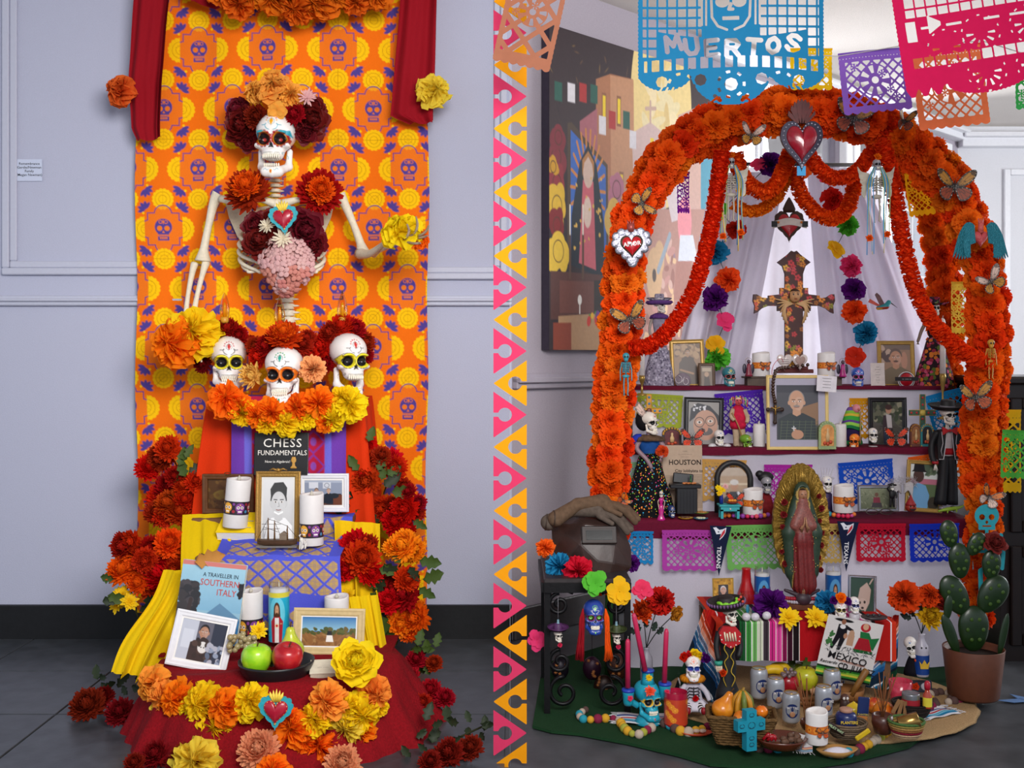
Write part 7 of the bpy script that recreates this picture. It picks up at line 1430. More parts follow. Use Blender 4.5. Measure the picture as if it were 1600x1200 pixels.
for i in range(14): a=i/14*PI; g=G(u); g.tube([(6*math.cos(a),-2,77),(12*math.cos(a)+R.uniform(-2,2),-4,74+8*math.sin(a)),(13*math.cos(a),-5,64+6*math.sin(a))],.9,4); g.o('head_ribbon',K(['#c83a4a','#d8a83a','#3a8a9a','#8ab03a','#c87aa8'][i%5]),t)
t=thing('figurine','bent figurine in green and violet striped shawl with cane on the middle tier','figurine',P(1332,694,4.13)); u=4.13/FPX
lath(t,'skirt',[(15,0),(14,8),(12,22),(8,34)],K('#2a1c44',.8,v=.3),u,24,sy=.8); lath(t,'green_hem',[(15.5,0),(15.5,3),(14.8,6)],K('#1f6a3a',.8),u,24,sy=.8)
pc=stripes(60,30,[(3,'#6a4a94'),(3,'#7ab03a'),(2,'#c8a83a'),(4,'#3a9a3a'),(2,'#5a3a84'),(3,'#8ac04a'),(3,'#1c6a3a')],1.2,False)
g=G(u); g.grid(lambda U,V:((6+11*V**.6)*np.sin(U*2*PI-PI)-2*V,-(5+8*V**.6)*np.cos(U*2*PI-PI),58-34*V+2*np.sin(U*18)*V),pc.nx,pc.ny,C=pc.a.reshape(-1,3)); g.o('striped_shawl',VC(.85,b=.2),t)
g=G(u); g.ball((4,-6,56),(6.5,6,7),12); g.o('pink_mask',K('#c87a80',.5),t); g=G(u); g.ball((6,-12,55),(2,3,1.8),8); g.o('nose',K('#b8605c'),t); tb(t,'cane',[(8,-14,52),(8,-14,26),(8,-13,2)],[1.1,1.1,1.1],K('#9a7a4a'),u,6)
# pink mini skeleton doll
t,u=doll('tiny skeleton doll in shiny magenta gown before the dotted skirt',1033,813,3.84,46,17,K('#b81f7c',.3,coat=.4),K('#b81f7c',.3),K('#c0a898'),S_CAT,10,None,0,None,waist=.55,skirtprof=[(7,0),(6,3),(3.4,9),(4.6,17),(3.8,22),(2.3,25)])
# skeleton with sombrero at low table (tall catrin)
t=thing('skeleton_doll','tall slim skeleton figure in black with dark sombrero before the serape','doll',P(1137,1090,3.22)); u=3.22/FPX
lath(t,'black_gown',[(20,0),(18,10),(12,26),(14,50),(11,66),(13,84),(17,98),(14,108),(5,116)],BK,u,26,sy=.75); g=G(u)
for s in(-1,1): g.tube(bez([(s*4,-13,90),(s*8,-13.4,80),(s*2,-13,68),(s*7,-11,58),(s*3,-12,44),(s*9,-12.5,34),(s*4,-11,20)],5),.8,5)
g.o('gold_scroll',K('#c8a83a',.4,m=.4),t); g=G(u); g.prism([(-16,104),(-10,114),(10,114),(18,104),(17,88),(2,80),(-13,90)],-14,-6); g.o('red_cape',K('#a8141c',.5),t)
g=G(u); [g.tube([(-8+i*4,-14.8,106-(i%2)*2),(-6+i*4,-14.8,92)],1.3,5) for i in range(5)]; g.o('rib_bones',K('#d8ccb0'),t); g=G(u); [g.ball((x,-14.6,z),1.1,6) for x,z in((-14,101),(-12,94),(-6,87),(2,83),(10,86),(15,92),(16,99))]; g.o('white_dots',K('#e0dcd0'),t)
tb(t,'arm',[(-14,-3,104),(-19,-8,84),(-17,-14,62)],[5,4.6,4],BK,u,10); lath(t,'teal_cuff',[(6,-3),(6.5,3)],K('#2a8a78'),u,14,T(-17,-14,58)); g=G(u); [g.tube([(-17+i*2-4,-15,55),(-17+i*2-3,-17,45)],[1.5,.9],5) for i in range(5)]; g.ball((-17,-15,53),(5,3.5,5),8); g.o('hand',K('#d0bca4'),t); flower('peony',Vector((-11*u,-18*u,44*u)),6*u,RED,(0,-1,.2),t)
tb(t,'arm',[(14,-3,104),(19,-5,84),(14,-12,66)],[5,4.6,4],BK,u,10); tb(t,'neck',[(0,0,112),(1,-2,122)],[3.5,3.5],K('#c8bca8'),u); sm_skull(t,2,115,34,u,S_CAT,y=-4,rz=.55,open_=.05)
g=G(u); g.lathe([(11,17),(13,15),(15,2),(20,-2),(27,2),(29,8),(29,12),(27,12),(20,2),(12,0)],36,T(-2,-2,142,rx=.12,ry=-.12),sy=.85); g.o('sombrero',K('#1a1414',.6),t)
g=G(u); [g.ball((29.2*math.cos(a),24.8*math.sin(a),9),(1.8,1.8,3),6,T(-2,-2,142,rx=.12,ry=-.12)) for a in np.linspace(0,2*PI,34,endpoint=False)]; g.o('brim_beads',K('#6a4a74',.5),t); g=G(u); g.tube([(15*math.cos(a),13*math.sin(a),9+1.2*math.sin(a*9)) for a in np.linspace(PI,2.1*PI,30)],2.6,7,T(-1,-8,144,rx=.2,ry=-.12)); g.o('lime_icing_band',K('#7ac030',.4),t)
g=G(u); [g.ball((x,-22,z),(2.2,1,2.2),8) for x,z in((13,158),(19,155),(16,162))]; g.o('painted_flowers',K('#c8402c'),t)
# seated skeleton doll
t=thing('skeleton_doll','seated rag doll with sugar skull face and orange ruff beside the basket','doll',P(1082,1106,3.28)); u=3.28/FPX; WD_=K('#b8b4c0',.85)
lath(t,'torso',[(17,0),(18,6),(13,26),(11,36),(5,42)],WD_,u,22,sy=.75); g=G(u); [g.tube([(0,-12,34-i*5),(s*(7),-11.5,35-i*5),(s*9,-10,31-i*5)],.9,5) for i in range(4) for s in(-1,1)]; g.tube([(0,-12.5,36),(0,-14,16)],.9,5); g.o('stitched_ribs',K('#26222a'),t)
lath(t,'skirt',[(24,0),(25,5),(18,12),(12,16)],K('#c8c4d0',.8),u,30,sy=.9,rip=lambda a,k:.07*math.sin(a*9)); flower('peony',Vector((2*u,-17*u,20*u)),5*u,RED,(0,-1,0),t)
for s in(-1,1):
    tb(t,'arm',[(s*11,-2,36),(s*19,-8,28),(s*(24),-15,16)],[4.5,4,3.5],WD_,u)
    for i in range(7): k_=i/6; g=G(u); g.ball((s*(8+3*k_),-12-16*k_,6-5*k_+3),(5,4,4.5),10); g.o('leg_stripe',K('#121014' if i%2 else '#dcd8dc'),t)
    g=G(u); g.ball((s*12,-31,5),(4.5,5,6),10); g.o('red_shoe',K('#8a1420'),t)
lath(t,'orange_ruff',[(6,40),(17,42),(19,46),(17,50),(6,51)],M('#d88a1c',.9,t=.3),u,60,sy=.8,rip=lambda a,k:.10*math.sin(a*22)); sm_skull(t,0,44,42,u,S_DOLL,y=-4,rx=0,res=40,rz=-.05)
for x,c,r in((-14,RED,8),(-6,FR_['red'],7),(2,YEL,9),(9,YEL,8),(18,FR_['purple'],9),(22,FR_['purple'],7)): flower('peony',Vector((x*u,-6*u,(86-abs(x)*.35)*u)),r*u,c,(x/30,-1,.5),t)
t=thing('skeleton_doll','small dark skeleton rag doll leaning behind the right end of the serape','doll',P(1432,1052,3.5),ry=-.1); u=3.5/FPX
lath(t,'black_dress',[(20,0),(18,8),(12,22),(6,32)],K('#14121a',.85),u,24,sy=.8); g=G(u); [g.ball((x,-12,z),2.8,7) for x,z in((-3,24),(4,22),(0,18),(8,16))]; g.o('bright_flowers',K('#c8401c'),t); sm_skull(t,-4,26,32,u,S_WHT,rz=-.3,ry=-.2)
# ================================================================ RIGHT BAY: frames, candles, food, floor things
BG_=M('#b08d4a',.4,m=.35,b=.2,s=80,v=.1,name='gilt_frame'); BKF=K('#17161a',.35,coat=.2); SILF=K('#a8a8b0',.25,m=.8)
# top tier
p=Pic(40,62,'#8a6c50',1.6); p.sp(30,0,0,40,20,4,['#a88a68','#6a503a'],1); p.p([(6,62),(8,30),(16,20),(28,22),(34,34),(36,62)],'#4a3a32'); face(p,21,14,9,'#9c7656','#3a2a20','#4a3a32'); p.l([(10,40),(28,46)],3,'#9c7656')
frame('gold frame with sepia photo of a seated man at left of the top tier',1076,606,4.34,54,76,6,BG_,p,tilt=-.1,ry=-.03)
p=Pic(16,28,'#6a5848',1.6); p.r(2,3,14,8,'#a89880'); p.p([(4,28),(5,14),(11,14),(13,28)],'#3a2e28'); p.e(8,12,3,3.4,'#a88a70')
frame('small brown frame leaning in front of the sepia photo',1105,607,4.29,26,40,4,K('#5a4434'),p)
t=thing('plaque','round grey stone plaque with curly monogram at the foot of sepia photo','plaque',P(1067,607,4.27)); u=4.27/FPX; g=G(u); g.lathe([(12,-1.2),(12.6,0),(12,1.2)],28,T(0,0,12,rx=PI/2-.15)); g.o('disc',K('#7e737c',.7),t)
g=G(u); g.tube([(-7+5*math.sin(a),-3,14+5*math.cos(a)*1.1) for a in np.linspace(0,5,14)],.5,4); g.tube([(4+4*math.sin(a),-3,11+5*math.cos(a)) for a in np.linspace(0,5.5,14)],.5,4); g.tube([(-3,-3,8),(2,-3,18)],.5,4); g.o('monogram',K('#d8d0d4'),t)
skull('teal sugar skull with crimson eye rings on the top tier left of the cross',1139,606,4.27,34,S_TEAL,rz=.12,group=None); skull('royal blue sugar skull with pink eye rings on the top tier right of the cross',1340,606,4.27,33,S_BLU,rz=-.15,open_=.1)
def stand(label,px,py,Y,w,h): t=thing('pedestal',label,'stand',P(px,py,Y)); u=Y/FPX; g=G(u); g.box(0,12,h-1.5,w,26,3,bev=.8); g.box(0,12,h/2-1,w*.8,22,h-3); g.box(0,12,1.5,w*.95,25,3,bev=.8); g.o('moulded_block',K('#54453c',.6,v=.15),t)
stand('small grey moulded pedestal left of the cross base',1188,608,4.27,50,20); stand('small grey moulded pedestal right of the cross base',1296,608,4.27,50,20)
def angel(label,px,py,Y,h,robe):
    t=thing('angel_figurine',label,'figurine',P(px,py,Y)); u=Y/FPX; s=h/30; g=G(u); g.lathe([(6*s,0),(5.4*s,3*s),(3*s,14*s),(3.2*s,18*s),(1.4*s,20*s)],16,sy=.8); g.o('robe',K(robe,.4,v=.25),t)
    g=G(u); g.ball((0,0,23*s),(3*s,3*s,3.2*s),12); g.o('head',K('#4a3440',.4),t); g=G(u); g.tube([(5*s*math.cos(a),2,24*s+5*s*math.sin(a)) for a in np.linspace(0,2*PI,16,endpoint=False)],.3,4,closed=True); g.o('halo',K('#8a7a6a',.3,m=.6),t)
    for q in(-1,1): g=G(u); g.ball((q*6*s,3,12*s),(3.4*s,1,8*s),10); g.o('wing',K('#2c2438',.4,v=.2),t)
angel('small dark angel figurine with crimson robe left of the left butterfly candle',1170,588,4.24,30,'#7a2438'); angel('small angel figurine with magenta robe right of the right butterfly candle',1317,589,4.24,30,'#9c1c6c')
def bcandle(label,x,y,Y,w,h):
    t=candle(label,x,y,Y,w,h,candleflowerband(),.33,.26,flame=False); u=Y/FPX*w/75; a,b=BF[(MON,MON2)]
    for s in(-1,1):
        for me in(a,b): link('paper_wing',me,VC(.5),t,Mx=T(w*.12*Y/FPX,-(w/2+2)*Y/FPX,h*.42*Y/FPX)@Matrix.Diagonal((s*u*.62,u*.62,u*.62,1))@Matrix.Rotation(-.3,4,'Z'))
for a in (('pillar candle with paper butterfly on the pedestal left of the cross',1189,588,4.29,27,37),('pillar candle with paper butterfly on the pedestal right of the cross',1291,588,4.29,27,37),('pillar candle with paper butterfly beside the turquoise table on the lower tier',1176,803,3.87,31,39),('pillar candle with paper butterfly and wavy rim left of the silver frame',1318,800,3.87,31,42),('pillar candle with paper butterfly at the front of the offerings on the rug',1276,1160,2.98,34,50)): bcandle(*a)
for i,(x,lab) in enumerate(((1226,'left glass heart ornament with handwriting on the cross base'),(1250,'right glass heart ornament with small portrait on the cross base'))):
    t=thing('glass_heart',lab,'ornament',P(x,578,4.26)); u=4.26/FPX; g=G(u); puffheart(g,11.5,12.5,2,T(0,0,14)); g.prism([(a,b+14) for a,b in heart(36,12,13)],0,2); g.o('heart',K('#c8bcb8',.15,coat=.6),t); g=G(u)
    if i: puffheart(g,8,9,1,T(0,-1.6,14)); g.o('portrait',K('#9a8078'),t)
    else: [g.tube([(-6,-2.6,16-k*3),(0,-2.7,16.6-k*3),(6,-2.5,16-k*3)],.25,4) for k in range(3)]; g.o('handwriting',K('#5a4a4a'),t)
u=4.22/FPX; t=thing('ribbon','red ribbon looped at left of the glass hearts','ribbon',P(1212,580,4.22)); g=G(u); g.tube(bez([(12,0,14),(8,0,20),(-2,0,12),(-6,0,-2),(-2,0,-12)],6),1.2,5,flat=.3); g.o('loop',K('#b8142c',.4),t)
Yr=4.0; t=thing('rosary','brown wooden rosary with crucifix hanging over the left edge of large portrait','rosary',P(1211,660,Yr)); pts=bez([gl(t,P(x,y,q)) for x,y,q in((1262,570,4.2),(1232,574,4.18),(1215,577,4.1),(1209,592,4.0),(1208,612,3.99),(1211,628,3.99))],8); m=None
for q in pts[::2]:
    if m is None: g=G(); g.ball((0,0,0),.0072,10); o=g.o('bead',K('#3a2418',.35,coat=.3),t); m=o.data
    else: o=link('bead',m,K('#3a2418',.35,coat=.3),t)
    o.location=Vector(q)
u=Yr/FPX; g=G(u); g.box(0,0,16,5,3,32,bev=.8); g.box(0,0,20,22,3,5,bev=.8); [g.ball(c,(3.4,2,3.4),8) for c in((0,0,32),(0,0,0),(-11,0,20),(11,0,20))]; g.o('crucifix',K('#2c1810',.5),t); g=G(u); g.tube([(0,-2.5,26),(0,-3,12)],[1.2,.9],6); g.tube([(-7,-2.5,24),(0,-3,21),(7,-2.5,24)],.8,5); g.ball((0,-3,25),1.6,8); g.o('brass_figure',K('#b08840',.35,m=.6),t)
def paper(label,px,py,Y,w,h,col,lines,rz=0,ry=0,tilt=-.1,sz=3,nm='printed_card'):
    u=Y/FPX; t=thing(nm,label,'card',P(px,py,Y),rz=rz,ry=ry,rx=tilt); g=G(u); g.box(0,0,h/2,w,.7,h); g.o('card',K(col,.8),t)
    for i,s_ in enumerate(lines): text(s_,sz*u,K('#2a2628'),t,(0,-.8*u,(h*.84-i*h*.76/max(1,len(lines)))*u),bold=.0001)
    return t
paper('white card with printed prayer leaning on the right gold frame',1372,605,4.26,22,38,'#cfc4c0',['------','--- ------','------','- --- ----','-----','--- ----','---'],sz=2.6); paper('white card with four printed lines above the large portrait',1291,612,3.99,31,25,'#d4cfd4',['---------','--------','--------','--------'],ry=.08,sz=5)
p=Pic(46,60,'#9a7c68',1.8); p.r(0,0,46,8,'#7a6a62'); p.sp(10,0,0,14,30,5,['#5a4a4a','#b8a090'],3); p.e(36,24,5,13,'#b88a74'); face(p,23,20,22,'#b98a70','#6a5a54','#7a6c58',mus='#5a4a44',w=1.05)
frame('gold frame with colour photo of a smiling man with moustache, right of the top tier',1402,606,4.34,58,74,6,BG_,p,tilt=-.1)
t=thing('badge','round red and white club badge with banner in front of right gold frame','badge',P(1416,607,4.26)); u=4.26/FPX; g=G(u); g.lathe([(13,-.6),(13.4,0),(13,.6)],30,T(0,0,13,rx=PI/2)); g.o('white_disc',K('#c8c0c4',.4),t); g=G(u); g.lathe([(10,-.8),(10.2,0),(10,.8)],26,T(0,-.6,14,rx=PI/2)); g.o('red_disc',K('#a01020',.4),t); g=G(u); g.box(0,-1.6,15,36,.8,6); g.o('dark_banner',K('#1a181c',.4),t)
text('-- ---- --',4.6*u,K('#dcd6d8'),t,(0,-2.3*u,15*u)); g=G(u); g.tube([(11.7*math.cos(a),-1,13+11.7*math.sin(a)) for a in np.linspace(0,2*PI,24,endpoint=False)],.5,4,closed=True); g.o('dark_ring',K('#1a181c',.4),t)
def taper(label,px,py,Y,h,col,w=7,hold=True,tilt=0,hh=30):
    t=thing('candlestick' if hold else 'taper_candle',label,'candle',P(px,py,Y),ry=tilt); u=Y/FPX; b=hh if hold else 0
    if hold: g=G(u); g.lathe([(9,0),(8,2),(2,4),(1.4,b*.6),(3.6,b*.85),(5,b),(4.4,b+6),(3,b+6)],16); g.o('brass_holder',K('#a88a48',.3,m=.7),t)
    g=G(u); g.lathe([(w*.5,b),(w*.46,b+h*.93),(w*.3,b+h*.985),(.4,b+h)],14); g.o('wax_taper',K(col,.4),t); g=G(u); g.tube([(0,0,b+h-1),(.5,0,b+h+4)],.4,4); g.o('wick',K('#c8c0b8'),t); return t
taper('white taper candle in brass holder at far left of the top tier',1003,618,4.14,56,'#dcd4d0',9,hh=26); taper('white taper candle in brass holder at far right of the top tier',1473,655,4.1,92,'#dcd4d0',9,hh=66)
# middle tier
def mosaic(label,px,py,Y,w,h,cols,hold=10):
    t=thing('wall_cross',label,'cross',P(px,py,Y)); u=Y/FPX; g=G(u); zc=h*.62; g.box(0,0,h/2,w*.2,3,h,bev=.8); g.box(0,0,zc,w,3,w*.2,bev=.8); g.o('cross_body',K(cols[0],.5,v=.2),t)
    g=G(u); 
    for k_ in range(7): g.ball((0,-2,h*(.06+.145*k_)),(1.9,.9,1.9),7)
    for x in(-.42,-.22,.22,.42): g.ball((w*x,-2,zc),(1.9,.9,1.9),7)
    g.o('coloured_inlay',K(cols[1],.4),t); g=G(u); g.ball((0,-2.5,zc),(w*.11,1.6,w*.11),12); g.o('centre_boss',K(cols[2],.4),t)
    g=G(u)
    for s in(-1,1): g.tube([(s*w*.1,-1.5,0),(s*w*.1,-1.5,h)],.45,4); g.tube([(-w/2,-1.5,zc+s*w*.1),(w/2,-1.5,zc+s*w*.1)],.45,4)
    g.o('gold_border',K('#c8a040',.4,m=.3),t)
mosaic('yellow and blue painted cross behind the doll with dotted skirt',1014,684,4.12,40,68,('#c88a20','#2a7ab0','#6a3020')); mosaic('green and gold mosaic cross right of the black frame on middle tier',1441,692,4.12,42,76,('#3a5a48','#b82c2c','#c8b050'))
p=Pic(46,62,'#7c7672',2.0); p.r(0,0,46,62,'#8a8682'); p.p([(2,30),(4,10),(14,2),(32,6),(46,20),(46,34),(30,22),(14,20)],'#25252c'); p.e(26,34,18,22,'#b48a74'); p.e(17,30,4,2.4,'#cfc4ba'); p.e(33,28,4,2.4,'#cfc4ba'); p.ring(17,30,7,1.2,'#4a3a34'); p.ring(33,28,7,1.2,'#4a3a34'); p.e(17,30,1.5,1.5,'#1a1414'); p.e(33,28,1.5,1.5,'#1a1414'); p.e(26,43,11,6,'#5a5454'); p.e(26,38,4,6,'#b8846c'); p.sp(14,8,4,26,14,1.5,['#c8c8cc'],3)
frame('black frame with close photo of man in glasses and cap on middle tier',1099,701,4.17,62,80,7,BKF,p,tilt=-.08,ry=.03)
p=Pic(72,96,'#4a4a50',2.0); p.p([(40,40),(72,30),(72,70),(44,70)],'#8a6a50'); p.r(0,0,72,14,'#3c3c44'); face(p,35,30,31,'#c09478','#8a8480','#33393c',mus='#8a827c',bald=True,w=1.02)
for k_ in range(8): p.l([(k_*10,62),(k_*10-3,96)],.8,'#55604c'); p.l([(8,64+k_*5),(70,64+k_*5)],.7,'#55604c')
p.e(36,86,10,8,'#b98a6e'); p.l([(30,76),(38,84)],4,'#b98a6e'); p.l([(30,72),(30,79)],1.6,'#c8c8cc'); p.l([(27,75),(33,75)],1.6,'#c8c8cc')
frame('largest frame, pale gold, with portrait of an older man in plaid shirt, centre',1247,703,4.02,97,117,5,K('#d8bc78',.4,m=.15,v=.03),p,tilt=-.04,mb=11,mbc='#a8a4b4')
p=Pic(44,62,'#4c4a44',1.8); p.sp(60,0,0,44,30,4,['#3a4230','#5a5a48','#2c3026','#8a8670'],1); p.r(0,34,44,62,'#4a4640'); p.sp(30,0,36,44,62,4,['#3a3632','#6a665c'],2,.2); p.p([(16,20),(28,18),(30,40),(28,58),(16,58),(15,38)],'#34242a'); p.p([(20,18),(28,20),(29,38),(22,38)],'#b0a8a8'); p.e(24,12,4.4,5.4,'#a87c64'); p.e(24,8,5,4,'#3a2220'); p.p([(17,40),(28,40),(29,62),(16,62)],'#2c3448')
frame('black frame with photo of young person standing by a tree, right on middle tier',1388,701,4.17,60,80,7,BKF,p,tilt=-.05)
def scandle(label,x,y,h): t=thing('candle',label,'candle',P(x,y,4.1)); u=4.1/FPX; g=G(u); g.lathe([(9,0),(9.4,1),(9.2,h*.9),(8.4,h),(6,h-2),(1,h-2.5)],32,rip=lambda a,k:.03*math.sin(a*16)); g.o('wax',WAX,t); g=G(u); g.lathe([(1.2,h-3),(1.5,h),(.4,h+5)],8); g.o('flame_tip',K('#c8c0b0'),t)
scandle('white ribbed candle left of the large portrait',1186,700,38); scandle('white ribbed candle right of the large portrait',1313,700,38)
skull('black and white mini sugar skull with base left on the middle tier',1124,697,4.1,26,S_WHT,rz=.1); skull('green sugar skull turned sideways beside the left ribbed candle',1166,704,4.08,26,S_GRN,rz=.6); skull('orange sugar skull turned left beside the right ribbed candle',1335,703,4.08,26,S_ORG,rz=-.5); skull('black and white mini sugar skull on round base before right black frame',1364,692,4.1,24,S_WHT,rz=-.1)
u=4.08/FPX
for x,lab,c in((1124,'white mini skull stand with two bulbs, left',-1),(1364,'white round skull stand on the middle tier, right',1)): t=thing('candle_stand',lab,'stand',P(x,703,4.1)); g=G(u); g.lathe([(7,0),(7.4,1),(7,6),(6,6.4)],18); (g.ball((-11,0,5),(7,6,5.5),10),g.ball((12,0,5),(7,6,5.5),10)) if c<0 else 0; g.o('base',K('#c8c4c8',.4),t)
def nicho(label,px,py,Y,w,h,rim,ins,rz=0,arch=True,dots=True):
    t=thing('nicho_box',label,'ornament',P(px,py,Y),rz=rz); u=Y/FPX; ol=[(-w/2,0),(w/2,0),(w/2,h*.7)]+[(w/2*math.cos(a),h*.7+h*.3*math.sin(a)) for a in np.linspace(.2,PI-.2,9)]+[(-w/2,h*.7)]; g=G(u); g.prism(ol,0,6); g.o('case',K(rim,.5,v=.15),t)
    g=G(u); g.prism([(x*.74,h*.12+z*.76) for x,z in ol],-.8,.4); g.o('painted_inside',K(ins,.5,v=.3),t); g=G(u)
    for x,z in [(q[0]*.9,q[1]*.93+h*.03) for q in ol]: g.ball((x,-.4,z),(w*.06,1,w*.06),6)
    g.o('beaded_rim',K('#9ab080' if dots else '#b8862c',.5),t); g=G(u); [g.ball((w*a,-2.4,h*b),(w*.1,1.6,h*.07),7) for a,b in((-.18,.22),(.16,.26),(0,.2))]; g.o('tiny_flowers',K('#b84a2c'),t); g=G(u); g.lathe([(w*.1,0),(w*.12,h*.2),(w*.05,h*.34),(w*.07,h*.42),(.3,h*.48)],10,T(0,-1.5,h*.28),sy=.5); g.o('tiny_figure',K('#c8a878'),t)
nicho('green arched clay niche with tiny scene at right foot of large portrait',1293,702,4.0,27,44,'#8a9a6a','#c88a4a'); nicho('red painted tin niche box on the middle tier beside the mosaic cross',1431,698,4.09,17,36,'#6a3c30','#8a5a34',dots=False); nicho('turquoise and black tin niche box beside the mariachi skeleton',1449,698,4.08,20,36,'#2a7a80','#17131a',dots=False); nicho('dark red tin niche box left of the black framed face',1050,700,4.12,30,32,'#2c1c20','#5a1c20',dots=False)
# lower tier
t=thing('newspaper','folded yellowed newspaper headed HOUSTON behind the black toy grill','newspaper',P(1068,800,3.98),rx=-.06); u=3.98/FPX
for i in range(3): g=G(u); g.box(i*-1.5-1,i*1.4,52-i,62,.8,104,bev=.3); g.o('sheet',K('#a88e76' if i else '#b09a86',.85,v=.05),t)
kk=K('#2a2220',.8); text('HOUSTON',11*u,kk,t,(3*u,-.8*u,77*u),sx=.95,bold=.0004); text('------',4*u,kk,t,(3*u,-.8*u,95*u)); text('---- -------- ----- ---',3*u,kk,t,(3*u,-.8*u,90*u)); text('------ ------',3*u,kk,t,(3*u,-.8*u,86*u)); text('City lobbyists to',6.6*u,kk,t,(9*u,-.8*u,64*u),bold=.0001)
g=G(u); [g.box(12,-.9,58-i*2.4,36,.3,.7) for i in range(22)]; [g.box(-20,-.9,56-i*2.4,16,.3,.7) for i in range(10)]; g.o('print_lines',K('#8a7664'),t)
t=thing('toy_grill','black miniature barbecue grill with open lid and tiny food on lower tier','toy',P(1070,802,3.91)); u=3.91/FPX; g=G(u); g.box(2,0,20,32,22,40,bev=1); [g.box(2+i*5,-11.5,20,1,1,36) for i in(-2,-1,0,1,2)]; g.o('cabinet',BKF,t); g=G(u); g.box(0,0,43,48,22,6,bev=1); g.o('shelf',BKF,t); g=G(u); g.box(-6,6,54,32,3,16,T(0,0,0,rx=-.12,ry=.1),bev=1.5); g.o('lid',BKF,t)
g=G(u); [g.ball((-2+i*3.4,-5+(i%2)*3,47.4),(3,2.6,1.6),8) for i in range(6)]; g.o('tiny_food',K('#b8703c',.5,v=.3),t); g=G(u); g.tube([(9,-2,46),(9,-2,56)],[2,1.2],7); g.ball((9,-2,58),1.8,7); g.o('tiny_bottle',K('#2a5a34',.3),t)
skull('small dark blue skull with white teeth before the dotted skirt',1049,809,3.85,20,('#1f3a6c','#e8e4e0','#0c0c10','plain',('#c8d0e0','#e0a030','#c8d0e0')),rz=.2)
def plate(label,px,py,Y,r,col,food,n=7,nm='plate',cat='plate'):
    t=thing(nm,label,cat,P(px,py,Y)); u=Y/FPX; g=G(u); g.lathe([(r*.5,0),(r,2.2),(r*1.02,3),(r*.85,2.6),(r*.5,1.2),(.5,1.1)],26); g.o('dish',K(col,.4),t); g=G(u); rs=random.Random(int(px)); [g.ball((rs.uniform(-.5,.5)*r,rs.uniform(-.5,.5)*r,2.8),(r*.28,r*.24,1.6),8) for _ in range(n)]; g.o('tiny_food',K(food,.6,v=.3),t)
plate('tiny mustard yellow plate with brown food on the lower tier',1071,811,3.84,11.5,'#b88a1c','#5a3c2c'); plate('tiny blue plate with white food on the lower tier',1095,812,3.83,11.5,'#1c5a7a','#c0c0a0'); plate('tiny green plate with tacos behind the blue plate',1096,803,3.89,11.5,'#5a7a34','#9a6a34')
p=Pic(46,66,'#b0a090',1.8); p.r(0,12,46,40,'#a89078'); p.r(0,22,46,25,'#c8b8a0'); p.p([(6,66),(8,44),(18,34),(32,34),(42,50),(46,66)],'#3c4048'); p.l([(30,36),(40,54),(44,66)],4,'#d8d8e0'); p.l([(34,36),(44,52)],2,'#20304c'); p.e(24,26,5.5,7,'#b08870'); p.e(24,21,6.5,4,'#c8c4c0')
t=thing('photo_frame','dark arched frame with snapshot of a man in cap on lower tier','picture frame',P(1147,801,3.95),rx=-.06); u=3.95/FPX
def archpts(w,h,n=14): return [(-w/2,0,0),(-w/2,0,h-w/2)]+[(-w/2*math.cos(a),0,h-w/2+w/2*math.sin(a)) for a in np.linspace(.1,PI-.1,n)]+[(w/2,0,h-w/2),(w/2,0,0)]
g=G(u); g.tube([(x,y,z) for x,y,z in archpts(52,78)],4.6,10); g.tube([(x,y-2,z) for x,y,z in archpts(52,78)],2.4,8); g.o('frame',K('#1c1b1c',.5,b=.2),t)
ap=[(x+24,70-z) for x,y,z in archpts(44,72)]; g=G(u); cut(g,lambda X,Y_:-polyd(X,Y_,ap),48,72,34,50,lambda X,Y_:(X-24,0*X+1,70-Y_),colf=lambda X,Y_:p.at(np.clip(X/48,0,1),np.clip(Y_/72,0,1))); g.o('photograph',VC(.4),t)
t=thing('toy_table','miniature turquoise table with sunflowers in vase, bread and fruit dish','toy',P(1139,809,3.83)); u=3.83/FPX; TQ=K('#2f9aa0',.6); g=G(u); g.box(0,0,20,34,24,3,bev=.6); g.box(0,0,15,29,20,7); g.o('table_top',TQ,t)
for sx_ in(-1,1):
    for sy_ in(-1,1): g=G(u); g.box(sx_*12.5,sy_*8,7,4,4,14); g.o('leg',TQ,t)
g=G(u); g.ball((0,-11,15),1.6,8); g.o('drawer_knob',K('#c8b8c0'),t); g=G(u); g.lathe([(3,22),(3.4,30),(2.2,36),(2.6,37)],12,T(-12,0,0)); g.o('vase',K('#1c2a7a',.3),t)
for x,z in((-17,47),(-10,44),(-15,39),(-6,49)): flower('zinnia',Vector((x*u,-2*u,z*u)),5.4*u,YEL if x!=-6 else PINKP,(0,-1,.2),t)
g=G(u); g.lathe([(6,22),(9,24),(9.4,25),(6,24)],18,T(5,0,0)); g.o('red_dish',K('#8a2c1c'),t); g=G(u); [g.ball((1+i*4,-1,27),(2.8,2.6,2.2),8) for i in range(3)]; g.o('tiny_bread',K('#d88a2c'),t)
